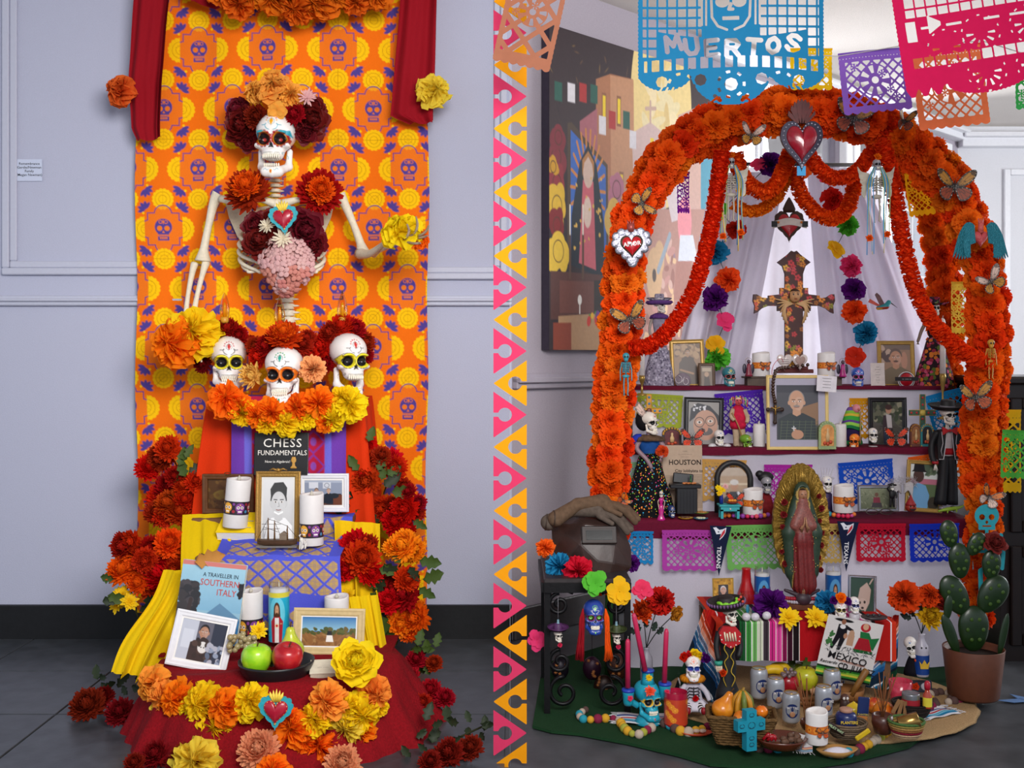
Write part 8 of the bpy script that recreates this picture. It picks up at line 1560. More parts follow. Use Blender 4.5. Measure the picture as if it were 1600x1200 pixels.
def beads(label,pts,cols,r0,nm='felt_ball_garland',cat='garland',step=2.0,matr=.9):
    t=thing(nm,label,cat,tuple(pts[0])); q=bez([Vector(a)-t.location for a in pts],20); d=np.r_[0,np.cumsum([ (Vector(b)-Vector(a)).length for a,b in zip(q,q[1:])])]; n=int(d[-1]/(r0*step)); m=None; rs=random.Random(n)
    for i in range(n):
        s_=i*r0*step; v=Vector([float(np.interp(s_,d,[w[k] for w in q])) for k in range(3)]); mt=K(cols[rs.randrange(len(cols))],matr,v=.12)
        if m is None: g=G(); g.ball((0,0,0),1,14); o=g.o('felt_ball' if matr>.8 else 'bead',mt,t); m=o.data
        else: o=link('felt_ball' if matr>.8 else 'bead',m,mt,t)
        o.location=v; o.scale=(r0*rs.uniform(.75,1.1),)*3
    return t
BC=['#c8204c','#c84a8a','#2a8a9a','#d8742c','#8a3a9a','#d84a5a']
beads('string of small bright beads around the left butterfly candle on lower tier',[P(1132,805,3.86),P(1155,806,3.84),P(1180,807,3.83),P(1208,803,3.86)],BC,.0085,'bead_string','beads',1.9,.4); beads('string of small bright beads around the wavy candle on lower tier',[P(1296,803,3.86),P(1312,806,3.84),P(1330,806,3.84),P(1338,800,3.87)],BC,.0085,'bead_string','beads',1.9,.4)
for lab,x,y,h in(('grey skeleton bust woman with dark bun and red shawl left of the statue',1197,804,66),('skeleton bride figurine with white headdress right of the statue',1292,800,62)):
    t=thing('skeleton_figurine',lab,'figurine',P(x,y,3.96)); u=3.96/FPX; c=K('#7a1c20',.7,v=.3) if x<1250 else K('#3a2a5a',.6,v=.2); lath(t,'shawl',[(14 if x<1250 else 9,0),(12 if x<1250 else 8,14),(8,28),(4,h*.52)],c,u,20,sy=.7); tb(t,'neck',[(0,0,h*.4),(0,0,h*.6)],[3,2.6],K('#7c7a80'),u); sm_skull(t,0,h*.5,h*.42,u,S_GRY if x<1250 else S_WHT,y=-2); g=G(u)
    if x<1250: g.ball((0,4,h*.88),(13,9,9),12); g.ball((-9,4,h*.95),(7,6,6),10); g.o('black_hair',K('#141216'),t)
    else: g.tube([(11*math.cos(a),0,h*.85+2*math.sin(a)) for a in np.linspace(0,2*PI,14,endpoint=False)],1.2,5,closed=True); [g.prism([(i*3-1.6,h*.9),(i*3+1.6,h*.9),(i*5,h*1.12)],-1,0) for i in range(-2,3)]; g.o('white_headdress',K('#b8b4bc'),t)
p=Pic(56,34,'#6a7058',1.6); p.vg(0,34,'#7c8268','#565c44'); p.sp(80,0,0,56,34,2,['#5a6048','#868a70'],2,.4); p.e(26,11,3,3.5,'#6a4a3c'); p.p([(21,15),(31,15),(32,26),(20,26)],'#7a2c3c'); p.p([(19,24),(33,24),(35,32),(17,32)],'#3a3438')
frame('silver frame with photo of a person seated on grass, lower tier',1373,800,3.93,64,42,5,SILF,p,tilt=-.08)
t=thing('eyeglasses','thin wire eyeglasses lying before the silver frame','glasses',P(1372,803,3.86)); u=3.86/FPX; g=G(u); [g.tube([(s*11+9*math.cos(a),-4+2*math.sin(a),4+4*math.sin(a)) for a in np.linspace(0,2*PI,20,endpoint=False)],.7,5,closed=True) for s in(-1,1)]; g.tube([(-2,-4,5),(2,-4,5)],.7,5); [g.tube([(s*20,-4,5),(s*27,4,3),(s*18,14,2)],.6,5) for s in(-1,1)]; g.o('wire_frame',K('#4a4038',.3,m=.7),t)
t=thing('charro_figurine','tiny charro skeleton figurine tipping its hat beside the silver frame','figurine',P(1394,792,3.87)); u=3.87/FPX; [tb(t,'leg',[(s*2,0,14),(s*3,0,0)],[2.2,1.8],BK,u,7) for s in(-1,1)]; lath(t,'jacket',[(4,13),(5,18),(4.6,24),(2,27)],BK,u,14,sy=.7); tb(t,'arm',[(-4,0,24),(-8,-2,29),(-5,-3,33)],[1.5,1.3,1.2],BK,u,6); tb(t,'arm',[(4,0,24),(6,-2,19),(5,-3,14)],[1.5,1.3,1.2],BK,u,6); sm_skull(t,0,26,9,u,S_WHT,res=24); hat(t,u,0,34,7,BK)
t=thing('angel_wings','pair of fuzzy white angel wings with feather trim on the lower tier','ornament',P(1410,797,3.92)); u=3.92/FPX
for s in(-1,1):
    g=G(u); 
    for i in range(7): g.tube(bez([(s*2,0,26+i*2.4),(s*(9+i*.9),-2,32+i*1.6),(s*(15-i*.3),-1,20+i*.5-2),(s*(10-i*.6+i*.4),0,2+i*3.4)],4),[2,3,2.6,.8],6,flat=.5)
    g.o('wing',K('#b4b0b2',.7,v=.08),t)
rs=random.Random(3); g=G(u)
for i in range(300): a=rs.uniform(0,2*PI); x=rs.uniform(-22,22); z=46+rs.uniform(-6,6)-abs(x)*.1; g.tube([(x,rs.uniform(-3,3),z),(x+4*math.cos(a),rs.uniform(-6,4),z+4*math.sin(a))],[.35,.1],3)
o=g.o('feather_trim',M('#d8d4d8',.9,t=.3),t); o['kind']='stuff'
t=thing('pumpkin_figurine','small red devil-hatted jack-o-lantern figurine on lower tier','figurine',P(1423,799,3.84)); u=3.84/FPX; g=G(u); g.lathe([(4,0),(8,3),(8.6,8),(6,12),(3,13)],24,rip=lambda a,k:.05*math.cos(a*8)); g.o('pumpkin',K('#8c2a1c',.4),t); g=G(u); g.lathe([(8.5,10),(7,13),(3,20),(.4,26)],16); g.o('pointed_hat',K('#8a1a20',.5,b=.3),t); g=G(u); g.prism([(-4,8),(-1.6,8),(-3,10.4)],-9,-7); g.prism([(4,8),(1.6,8),(3,10.4)],-9,-7); g.prism([(-5,5),(5,5),(2.5,2.6),(-2.5,2.6)],-9,-7); g.o('carved_face',K('#141012'),t)
p=Pic(44,66,'#7a8468',1.8); p.r(0,0,44,22,'#c8ccc8'); p.sp(20,20,0,44,14,4,['#4a5a48','#6a7a60'],2); p.r(0,22,44,30,'#b06a7c'); p.r(0,30,44,66,'#5a6a4a'); p.p([(2,66),(2,36),(12,28),(24,32),(30,46),(28,66)],'#6a9cc4'); p.e(13,18,8,10,'#4a3430'); p.p([(2,12),(26,12),(22,9),(20,0),(6,0),(5,9)],'#16181c'); p.e(36,58,8,10,'#3a342c')
frame('gold frame with photo of man in black hat and pale blue shirt, lower tier',1443,800,3.93,58,80,6,BG_,p,tilt=-.05,ry=.07)
t=thing('alligator_figurine','small lime green wooden alligator on right end of the lower tier','figurine',P(1486,800,3.84),ry=-.1); u=3.84/FPX; g=G(u); g.tube(bez([(-20,0,3),(-14,0,4),(-4,-1,5),(8,0,5),(16,1,6),(24,2,9)],5),[1.6,2.6,4,3.8,2.4,.6],9,flat=.8); g.o('body',K('#7c9a24',.5,v=.15),t)
for a in(-6,8): g=G(u); g.tube([(a,-3,4),(a-2,-6,0)],[1.4,1],5); g.tube([(a,3,4),(a-2,6,0)],[1.4,1],5); g.o('legs',K('#7c9a24',.5),t)
# --- Guadalupe statue
t=thing('saint_statue','tall painted statue of praying robed lady in ribbed golden halo, centre','statue',P(1253,952,3.62)); u=3.62/FPX
hal=[(43*math.sin(a)*(1.+.03*abs(math.sin(a*17))),132+94*-math.cos(a)*(1.+.02*abs(math.sin(a*17)))) for a in np.linspace(0,2*PI,136,endpoint=False)]
g=G(u); V=[];F=[]; n=136
for k_ in range(5): 
    for j,(x,z) in enumerate(hal): s=1-k_/4*.98; V.append((x*s,4+9*(1-s)+ (1.3*math.sin(j*PI/2) if 0<k_<4 else 0)*s-1,132+(z-132)*s))
for k_ in range(4):
    for j in range(n): F.append((k_*n+j,k_*n+(j+1)%n,(k_+1)*n+(j+1)%n,(k_+1)*n+j))
g.add(V,F); g.prism(hal,6,13); g.o('golden_halo',M('#8a6a26',.42,m=.55,b=.6,s=140,v=.3,name='old_gold'),t)
g=G(u); rs=random.Random(5)
for i in range(90): a=i/90*2*PI; r0,r1=.60,rs.uniform(.86,1.06); g.tube([(43*r0*math.sin(a),1,132-94*r0*math.cos(a)),(43*r1*math.sin(a+rs.uniform(-.03,.03)),-2,132-94*r1*math.cos(a))],[1.1,.15],4)
g.o('halo_rays',K('#b08c40',.35,m=.7,v=.2),t)
def robe(Q): 
    q=Q.copy(); q[...,0]=np.abs(q[...,0]); d=smin([cap(Q,(0,0,170),(0,1,110),10,17),cap(Q,(0,1,110),(3,1,40),17,19),cap(q,(6,-1,150),(13,-8,132),9,8)],6); return d+1.1*np.sin(np.arctan2(Q[...,1],Q[...,0])*11+Q[...,2]*.03)*np.clip((140-Q[...,2])/60,0,1)
V,F=sdf(robe,(-32,-28,18),(32,24,190),90); C=np.tile(lin('#6a1c1c'),(len(V),1)); C[(V[:,2]>122)]=lin('#7c443c'); g=G(u); g.add(V,F,C=C); g.o('red_robe',VC(.5,s=200,v=.35),t)
def mantle(Q):
    ax=np.abs(Q[...,0]); q=np.stack([ax,Q[...,1],Q[...,2]],-1); d=smin([ell(q,(0,2,182),(13,13,18)),cap(q,(7,3,168),(20,1,120),9,11),cap(q,(20,1,120),(17,1,58),11,9),cap(q,(17,1,60),(15,-2,36),7,3)],6); d=smax(d,-ell(q,(0,-13,180),(8.5,14,14)),2); return smax(d,(8.5+.05*(165-Q[...,2])-ax-(Q[...,1]>3)*30)*np.where(Q[...,2]>168,0,1)-np.where(Q[...,2]>168,9,0),1.5)
V,F=sdf(mantle,(-36,-22,28),(36,24,204),90); ax=abs(V[:,0]); C=np.tile(lin('#26392a'),(len(V),1)); inner=ax<(10.2+.05*(165-V[:,2])); C[inner&(V[:,1]<2)&(V[:,2]<170)]=lin('#a88a48'); hh=np.hypot(V[:,0],V[:,2]-180); C[(hh<11)&(V[:,1]<0)]=lin('#a88a48'); g=G(u); g.add(V,F,C=C); g.o('green_mantle',VC(.5,s=150,v=.2),t)
V,F=sdf(lambda Q:smin([ell(Q,(0,-4,180),(7.2,7.5,9.5)),ell(Q,(0,-11.5,178.5),(1.3,1.8,2.6)),cap(Q,(0,-3,170),(0,-1,164),4,5)],1.2),(-9,-15,160),(9,6,192),40); C=np.tile(lin('#9a6c50'),(len(V),1)); C[V[:,2]>187]=lin('#241612')
for s in(-1,1): C[(np.hypot(V[:,0]-s*2.8,(V[:,2]-180.5)*1.6)<1.2)&(V[:,1]<-8)]=lin('#1c100c')
C[(abs(V[:,0])<2)&(abs(V[:,2]-174)<.8)&(V[:,1]<-8)]=lin('#7a2c24'); g=G(u); g.add(V,F,C=C); g.o('face',VC(.5),t)
for s in(-1,1):
    g=G(u); [g.tube([(s*(4+i*.2),-17+i,126-i),(s*1.6,-21+i*.8,138-i),(s*.9,-20+i*.8,147-i*1.4)],[1.6,1.1,.5],6) for i in range(4)]; g.tube([(s*6,-16,128),(s*2,-18.5,134),(s*1.2,-18,140)],[2.6,1.6,.8],7); g.o('praying_hand',K('#a87a5a'),t)
rs=random.Random(9)
for i in range(13): s=-1 if i%2 else 1; flower('peony',Vector((s*rs.uniform(25,33)*u,-3*u,(62+i*9.6)*u)),rs.uniform(4,6)*u,M('#7c1418',.6,v=.2),(s*.3,-1,0),t)
g=G(u); [g.ball((-s*rs.uniform(12,22),-11,rs.uniform(60,150)),.8,5) for i in range(16) for s in(-1,1)]; g.o('mantle_stars',K('#c8ac60',.4,m=.5),t)
V,F=sdf(lambda Q:smin([ell(Q,(0,-10,34),(7,6,8)),ell(Q,(0,-9,18),(12,8,10)),cap(Q,(-9,-6,24),(-26,0,30),4,2.4),cap(Q,(9,-6,24),(26,0,30),4,2.4)],2),(-32,-20,6),(32,4,46),60); C=np.tile(lin('#3a2c34'),(len(V),1)); C[(V[:,2]>27)&(abs(V[:,0])<9)]=lin('#8a6248'); C[(V[:,2]>38)&(abs(V[:,0])<9)]=lin('#2a1a14')
for s in(-1,1): C[(np.hypot(V[:,0]-s*2.6,V[:,2]-34)<1.2)]=lin('#1a0f0c')
g=G(u); g.add(V,F,C=C); g.o('cherub',VC(.5),t); g=G(u); g.box(0,4,5,64,34,9,bev=1.5); g.box(0,4,11,56,28,4,bev=1); g.o('base',K('#5c3420',.5,v=.2),t)
g=G(u); [g.ball((31*math.cos(a),4+15*math.sin(a),13),2.8,8) for a in np.linspace(PI*.95,PI*2.05,26)]; g.o('white_beads',K('#a8a4b0',.4),t); g=G(u); [g.ball((28*math.cos(a),4+13*math.sin(a),18),3,8) for a in np.linspace(PI*.95,PI*2.05,24)]; g.o('red_beads',K('#98182c',.4),t)
# --- low table things
for lab,x,y,h,Yc in(('blue glass prayer candle with robed figure left of the statue base',1191,968,84,3.70),('blue glass prayer candle with robed figure right of the statue base',1302,966,84,3.70)): saintcandle(lab,x,y,Yc,24,h,'#15549a','#8c3420','#6ab4e0',style=1)
p=Pic(30,38,'#b8862c',1.8); p.sp(60,0,0,30,38,2.4,['#a8741c','#c89a3c','#8a6424'],3); p.r(7,8,23,30,'#3a3438'); face(p,15,17,11,'#b88a78','#c8c4c8','#d8d8dc')
paper('small gold photo card of a smiling white-haired man beside the red bottle',1131,960,3.62,34,56,'#9a7a34',[],rz=.1); g=G(3.6/FPX); t=bpy.data.objects['printed_card.002'] if 'printed_card.002' in bpy.data.objects else None
g=G(3.62/FPX); picgrid(g,p,30,38,z1=54,y=-.9); o=g.o('portrait_print',VC(.5),t)
t=thing('bottle','tall red bottle with narrow neck left of blue prayer candle','bottle',P(1166,962,3.72)); lath(t,'red_bottle',[(12,0),(14,4),(14,34),(8,52),(6.5,72),(7.5,74),(6,75)],K('#a81418',.3,coat=.4),3.72/FPX,24)
t=thing('drinking_glass','clear stemless glass with painted skull left of the statue','glass',P(1171,968,3.58)); u=3.58/FPX; g=G(u); g.lathe([(9,0),(14,6),(16.5,18),(15,36),(14.4,42)],26,cap=False); g.o('bowl',GLASS('#eef0f4'),t); g=G(u); g.ball((5,-15,18),(5,1.2,6),10); g.ball((-6,-15,20),(3,1,7),8); g.o('painted_skull',K('#2a7a9a',.5,v=.3),t)
for x,y,r,c,k_,Yk,lab in((1204,945,24,'purple','tissue',3.52,'deep purple paper flower left of the statue base'),(1292,940,16,'blue','tissue',3.56,'turquoise blue paper flower right of the statue base')): tag(flower(k_,P(x,y,Yk),r*Yk/FPX,FR_[c],(0,-1,.4)),lab,'flower')
for x,lab in((1233,'left yellow zinnia at front edge of the low table'),(1276,'right yellow zinnia at front edge of the low table')): tag(flower('zinnia',P(x,965,3.42),20*3.42/FPX,YEL,(0,-1,.7)),lab,'flower')
for x,y,lab in((1166,967,'first white ceramic ball on the serape, beside the purple flower'),(1180,967,'second white ceramic ball on the serape, beside the purple flower'),(1198,965,'third white ceramic ball on the serape, below the purple flower')): g=G(3.45/FPX); g.ball((0,0,0),(7,6,6.5),14); g.ball((-2.5,-5,1),1,6); g.ball((2.5,-5,1),1,6); o=tag(g.o('ceramic_ball',K('#c8c4cc',.35)),lab,'ornament'); o.location=P(x,y-3,3.45)
skull('white sugar skull wearing an orange and violet flower crown on low table',1313,968,3.44,32,(WHT,'#b8a82c','#2a1c1c','flower',('#3a343c','#c83040','#2f8a5a')),rz=-.1); cluster('flower_wreath','tiny orange and violet flower wreath on the white skull of the low table',[('peony',1314,934,3.42,9,TO,(0,-1,.4)),('peony',1303,938,3.43,7,FR_['purple'],(-.4,-1,.3)),('peony',1325,940,3.43,7,FR_['purple'],(.4,-1,.3))],cat='wreath')
skull('small white skull painted with blue dots beside the dog photo',1335,958,3.46,26,(WHT,'#2a3a9a','#14183a','flower',('#2a3a9a','#2a3a9a','#2a3a9a')))
t=thing('candle_stand','small white round stand under blue-dotted skull','stand',P(1335,968,3.46)); lath(t,'base',[(8,0),(8.4,2),(7.6,9),(6,10)],K('#c8c4cc',.4),3.46/FPX,18)
p=Pic(34,48,'#2c4438',1.8); p.p([(22,46),(10,34),(14,14),(24,6),(30,16),(28,34)],'#b49c90'); p.l([(28,8),(33,0)],2,'#b49c90'); p.e(18,36,7,8,'#bca69a'); p.e(14,34,1.6,2,'#2a201c'); p.e(21,33,1.6,2,'#2a201c'); p.e(18,41,2,1.6,'#1a1414'); p.e(9,30,2,4,'#4a3a30')
frame('silver frame with photo of a pale dog on green, low table',1347,962,3.58,44,62,4,SILF,p,tilt=-.1,ry=.05)
t=thing('pewter_tray','small oval pewter dish with dark stones by the souvenir towel','dish',P(1366,968,3.40)); lath(t,'dish',[(12,0),(20,3),(21,5),(17,4),(1,3)],K('#4c4a4c',.35,m=.7,b=.4),3.4/FPX,30,sy=.7); g=G(3.4/FPX); [g.ball((x,0,7),(3,2.6,2.4),8) for x in(-10,-1,8)]; g.o('stones',K('#2c2c30',.3,coat=.3),t)
def bottleflowers(label,px,py,Y,bottlemat,fls,h=60,w=10):
    t=thing('bottle_vase',label,'vase',P(px,py,Y)); u=Y/FPX; lath(t,'bottle',[(w*.9,0),(w,2),(w,h*.6),(w*.9,h*.72),(w*.45,h*.85),(w*.42,h*.97),(w*.5,h)],bottlemat,u,24)
    for x,y,r,k_,m,n in fls:
        q=(x-px,-4,-(y-py)); flower(k_,Vector(q)*u,r*u,m,n,t); g=G(u); g.tube(bez([(0,0,h),(q[0]*.4,-1,h+(q[2]-h)*.5),(q[0],-1,q[2])],4),.8,5); g.o('stem',K('#141a16'),t)
    for i in range(5): a=-1.2+i*.6; leaf(Vector((16*math.sin(a)*u,2*u,(h+26+4*math.cos(a*3))*u)),18*u,K('#16281e',.5,t=0),rz=a,parent=t)
    return t
CRO=M('#e2460e',.85,b=.6,s=200,v=.15,name='crochet_orange')
t=bottleflowers('white bottle of crochet flowers, orange and yellow, before right end of front cloth',1440,1056,3.48,K('#a8a4b0',.3,coat=.3),[(1412,932,27,'carnation',CRO,(-.3,-1,.4)),(1450,930,18,'carnation',CRO,(0,-1,.6)),(1452,962,24,'rosette',M('#d8a818',.85,t=.1,b=.4,v=.1),(0,-1,.2)),(1467,935,17,'peony',M('#7c1a14',.8,v=.15),(.3,-1,.3))],66,11)
u=3.48/FPX; g=G(u); g.grid(lambda U,V:(11.4*np.sin(U*2*PI-PI),-11.4*np.cos(U*2*PI-PI),34-30*V),20,3); g.o('blue_label',K('#143a80',.4),t); g=G(u); g.prism([(-6,14),(6,14),(8,26),(4,21),(0,28),(-4,21),(-8,26)],-12.2,-11.6); g.o('gold_crown_print',K('#c8a030',.4),t); g=G(u); [g.ball((s*3.4,-9.4,46),1.5,7) for s in(-1,1)]; g.o('eyes',K('#141414'),t)
bottleflowers('white bottle of crochet roses, orange red and gold, left behind the candle holder',1010,1062,3.46,K('#8a8690',.4),[(1004,954,22,'rosette',CRO,(-.2,-1,.5)),(1032,938,23,'carnation',M('#b81810',.85,b=.4,v=.12),(.2,-1,.3)),(1055,958,14,'peony',M('#b8741c',.8),(.6,-1,-.2))],50,10)
# --- iron console with welding mask
IR=K('#0e0d10',.45,m=.4,b=.2); t=thing('console_table','black wrought iron scroll table with dark top at left of the altar','table',(xx(917,3.5),3.52,0)); zt0=.425
x0,x1=xx(850,3.33)-t.location.x,xx(986,3.33)-t.location.x; y0,y1=3.33-3.52,3.72-3.52
g=G(); g.box((x0+x1)/2,(y0+y1)/2,zt0-.008,x1-x0,y1-y0,.016,bev=.003); g.o('table_top',K('#2c2628',.5,v=.2),t); g=G(); g.box((x0+x1)/2,y0,zt0-.026,x1-x0,.018,.03); g.box((x0+x1)/2,y1,zt0-.026,x1-x0,.018,.03); g.box(x0,(y0+y1)/2,zt0-.026,.018,y1-y0,.03); g.o('apron',IR,t)
for x in(x0+.01,x1-.01):
    for y in(y0+.01,y1-.01): g=G(); g.box(x,y,zt0/2-.01,.018,.018,zt0-.02); g.o('leg',IR,t)
def spiral(cx,cz,r,a0,turns,y,sg=1): return [(cx+sg*r*(1-.8*k)*math.cos(a0+k*turns*2*PI),y,cz+r*(1-.8*k)*math.sin(a0+k*turns*2*PI)) for k in np.linspace(0,1,30)]
for x,sg in((x0,1),(x1,-1)):
    for cz,r in((.345,.035),(.17,.038),(.075,.05),(.075+.005,.05)):
        if cz==.08: continue
        g=G(); g.tube(spiral(x+sg*(r+.012),cz,r,PI/2,1.4,y0+.01,sg),.0065,7); g.o('scroll',IR,t)
    g=G(); g.tube(bez([(x+sg*.012,y0+.01,.36),(x+sg*.03,y0+.01,.40),(x+sg*.09,y0+.01,.38)],6),.0065,7); g.o('scroll',IR,t)
t=thing('welding_mask','old dark brown welding mask resting on the iron table','mask',P(925,902,3.52)); u=3.52/FPX
bm=bmesh.new(); pts=[(-60,10,20),(-63,22,78),(-34,10,92),(-30,20,98),(30,16,98),(44,20,92),(62,4,44),(60,-20,20),(50,-16,6),(22,-42,4),(-8,-44,6),(-57,-6,10),(-22,-40,60),(34,-36,56),(24,-30,84),(-14,-30,88),(-55,50,20),(-55,52,76),(50,50,70),(50,44,10),(5,-46,34),(30,-44,30)]
for q in pts: bm.verts.new(Vector(q)*u)
bmesh.ops.convex_hull(bm,input=bm.verts); bmesh.ops.bevel(bm,geom=list(bm.edges),offset=.003,segments=1,affect='EDGES'); me=bpy.data.meshes.new('shell'); bm.to_mesh(me); bm.free(); link('shell',me,M('#342420',.42,b=.25,s=30,v=.25,name='worn_fibre'),t)
g=G(u); A=T(8,-37,72,rx=-.42,rz=.03); g.box(0,0,0,54,5,28,A,bev=1.5); g.o('visor_frame',K('#241a18',.5),t); g=G(u); g.box(0,-3.2,-1,40,1.2,15,A); g.o('dark_lens',K('#10161a',.08,coat=.6),t); g=G(u); [g.box(0,-2.8,s*10,46,1.4,1.2,A) for s in(-1,1)]; g.o('visor_ridges',K('#3a2a26',.5),t)
def glove(Q):
    ds=[cap(Q,(-64,4,-20),(-30,4,4),13,10),cap(Q,(-30,4,4),(10,2,10),10,13),ell(Q,(22,0,6),(20,15,7))]
    for i,(dy,l,dz) in enumerate(((-11,24,-4),(-4.5,30,-1),(2.5,30,1),(9,25,0))): ds.append(cap(Q,(34,dy,4),(34+l*.55,dy-2-i*.2,0+dz),5.8,5.6)); ds.append(cap(Q,(34+l*.55,dy-2-i*.2,0+dz),(36+l,dy-5,-12+dz*1.4),5.6,5))
    ds.append(cap(Q,(14,-10,2),(34,-22,-6),5.2,3.8)); return smin(ds,3.5)
V,F=sdf(glove,(-80,-32,-36),(82,22,26),110); LG=M('#554a42',.85,b=.4,s=70,v=.2,name='grey_leather')
for i,(dx,dz,lab,ry,rz) in enumerate(((0,0,'lower worn grey leather work glove draped over the welding mask',.12,0),(10,11,'upper worn tan leather work glove on top of the welding mask',.06,.15))):
    t=thing('work_glove',lab,'glove',P(922+dx,805-dz,3.50),ry=ry,rz=rz); g=G(3.5/FPX*.98); g.add(V,F); g.o('leather',LG if i==0 else M('#5c4838',.85,b=.4,s=70,v=.2),t); g=G(3.5/FPX*.98); g.tube([(-68+9*0,4+13*math.cos(a),-20+13*math.sin(a)) for a in np.linspace(0,2*PI,16,endpoint=False)],.9,5,closed=True); g.o('cuff_seam',K('#3a2c24'),t)
t=thing('hammer','old chipping hammer lying on the gloves behind','tool',P(928,792,3.6)); g=G(3.6/FPX); g.tube([(-36,0,0),(20,0,2)],2,8); g.o('handle',K('#4a3024',.6),t); g=G(3.6/FPX); g.box(24,0,3,16,6,6,bev=1); g.o('head',K('#5a4a44',.4,m=.6),t)
for x,y,r,c,Yk,lab in((874,886,22,'blue',3.42,'sky blue paper flower on left corner of the iron table'),(903,893,24,'red',3.38,'red paper flower on the iron table before the welding mask'),(852,856,14,'orange',3.5,'orange paper flower peeking behind left side of the welding mask'),(986,880,14,'purple',3.6,'violet paper flower tucked right of the welding mask')): tag(flower('tissue',P(x,y,Yk),r*Yk/FPX*.9,FR_[c],(0,-1,.3)),lab,'flower')
for x,y,r,c,Yk,lab in((930,912,20,'green',3.26,'lime green paper flower above the blue skull under the iron table'),(968,925,21,'yellow',3.27,'golden paper flower with dark star calyx right of the green one'),(1003,922,16,'pink',3.3,'pink paper flower at right corner of the iron table'),(838,1000,16,'pink',3.4,'dusky pink flower at far left behind iron table leg')): tag(flower('open',P(x,y,Yk),r*Yk/FPX*1.1,FR_[c],(0,-1,.3)),lab,'flower')
skull('blue sugar skull with green flower eyes hanging under the iron table',928,990,3.30,54,S_NAVY,rz=.05,res=46)
t=thing('tassel','red and orange yarn tassels hanging from the blue skull','tassel',P(930,985,3.28)); u=3.28/FPX
for nm,x,c in(('red_tassel',-21,'#8c0f1c'),('orange_tassel',18,'#e0500c')):
    g=G(u); rs=random.Random(x); [g.tube(bez([(x*.9,0,34),(x+rs.uniform(-4,4),rs.uniform(-3,1),10),(x*1.15+rs.uniform(-7,7),rs.uniform(-4,2),-44+rs.uniform(-5,5))],3),.9,4) for _ in range(34)]; g.o(nm,K(c,.8),t)
for lab,x,y,c in(('tiny hanging skull ornament with violet sombrero at left under the iron table',872,995,'#4a2450'),('tiny hanging skull ornament with olive sombrero right of the blue skull',963,998,'#3a4424')):
    t=thing('skull_ornament',lab,'ornament',P(x,y,3.3)); u=3.3/FPX; sm_skull(t,0,-8,20,u,S_CAT,res=28,rz=.4); hat(t,u,0,12,17,K(c,.5),crown=.55,up=.25,sy=.9); lath(t,'candle_top',[(5,14),(4,20),(2,22),(1.6,27)],K('#6a8a98',.5),u,12); g=G(u); g.tube([(0,0,26),(0,0,64)],.3,4); g.o('thread',K('#8a8890'),t); flower('peony',Vector((3*u,-3*u,-12*u)),4*u,FR_['pink'],(0,-1,0),t)
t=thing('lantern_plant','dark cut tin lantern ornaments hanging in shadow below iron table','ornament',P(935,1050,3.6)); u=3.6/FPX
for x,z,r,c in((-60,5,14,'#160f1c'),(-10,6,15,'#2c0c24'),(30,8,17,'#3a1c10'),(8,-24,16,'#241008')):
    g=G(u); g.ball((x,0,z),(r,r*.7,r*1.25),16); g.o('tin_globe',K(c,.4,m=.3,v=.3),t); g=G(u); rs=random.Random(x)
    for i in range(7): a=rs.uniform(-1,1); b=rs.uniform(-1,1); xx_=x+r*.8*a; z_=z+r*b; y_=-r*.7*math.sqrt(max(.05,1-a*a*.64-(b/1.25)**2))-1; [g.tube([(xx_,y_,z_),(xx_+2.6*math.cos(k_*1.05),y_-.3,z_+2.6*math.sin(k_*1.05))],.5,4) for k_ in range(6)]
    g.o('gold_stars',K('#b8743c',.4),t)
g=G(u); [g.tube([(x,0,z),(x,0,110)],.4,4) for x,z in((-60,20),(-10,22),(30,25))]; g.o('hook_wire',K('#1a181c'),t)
# --- candle holder skull with pink tapers
t=thing('candle_holder','turquoise skull candle holder with three arms on the striped cloth','candle holder',P(1012,1130,3.24)); u=3.24/FPX; TQM=K('#1a90a8',.4,coat=.2); sm_skull(t,0,6,62,u,S_TQ,rz=.35,res=56)
lath(t,'base',[(20,0),(21,2),(17,8),(13,14)],TQM,u,26); lath(t,'neck_socket',[(12,62),(9,68),(9,82),(10,84),(8,84)],TQM,u,20); lath(t,'blue_rim',[(9.4,80),(10.6,82),(9.6,84.5)],K('#1c3aa0',.4),u,20)
for s,z,x in((-1,52,-31),(1,62,26)): lath(t,'arm_cup',[(6,-22),(8,-18),(9,-4),(10,2),(9,3)],TQM,u,18,T(x,-6,z)); lath(t,'blue_rim',[(9.4,-2),(10.6,0),(9.8,3)],K('#1c3aa0',.4),u,18,T(x,-6,z+1)); tb(t,'arm',[(x*.5,-2,z-24),(x*.8,-4,z-18),(x,-6,z-14)],[5,5,5],TQM,u); flower('zinnia',Vector(((x+2)*u,-17*u,(z-8)*u)),5*u,FR_['pink'],(0,-1,0),t)
flower('zinnia',Vector((0,-29*u,59*u)),9*u,M('#d8401c',.6),(0,-1,.5),t); flower('zinnia',Vector((1*u,-10*u,74*u)),6*u,YEL,(0,-1,0),t)
for x,y,h,tl,lab in((981,1074,76,0,'left pink taper candle in the turquoise skull holder'),(1008,1048,92,-.20,'tilted middle pink taper candle in the turquoise skull holder'),(1038,1066,84,.04,'right pink taper candle in the turquoise skull holder')): taper(lab,x,y,3.22,h,'#b8234e',8.4,False,tl)
t=thing('tea_light_holder','tall red glass candle with orange flower pattern beside the seated doll','candle',P(1056,1132,3.2)); u=3.2/FPX; p=Pic(120,50,'#b83c20',1.5)
for i in range(18):
    x,y=(i*41)%120,(i*23)%44+4; [p.e(x+4*math.cos(a*.8),y+4*math.sin(a*.8),1.7,1.7,'#dc8a24') for a in range(8)]; p.e(x,y,2,2,'#e8a030')
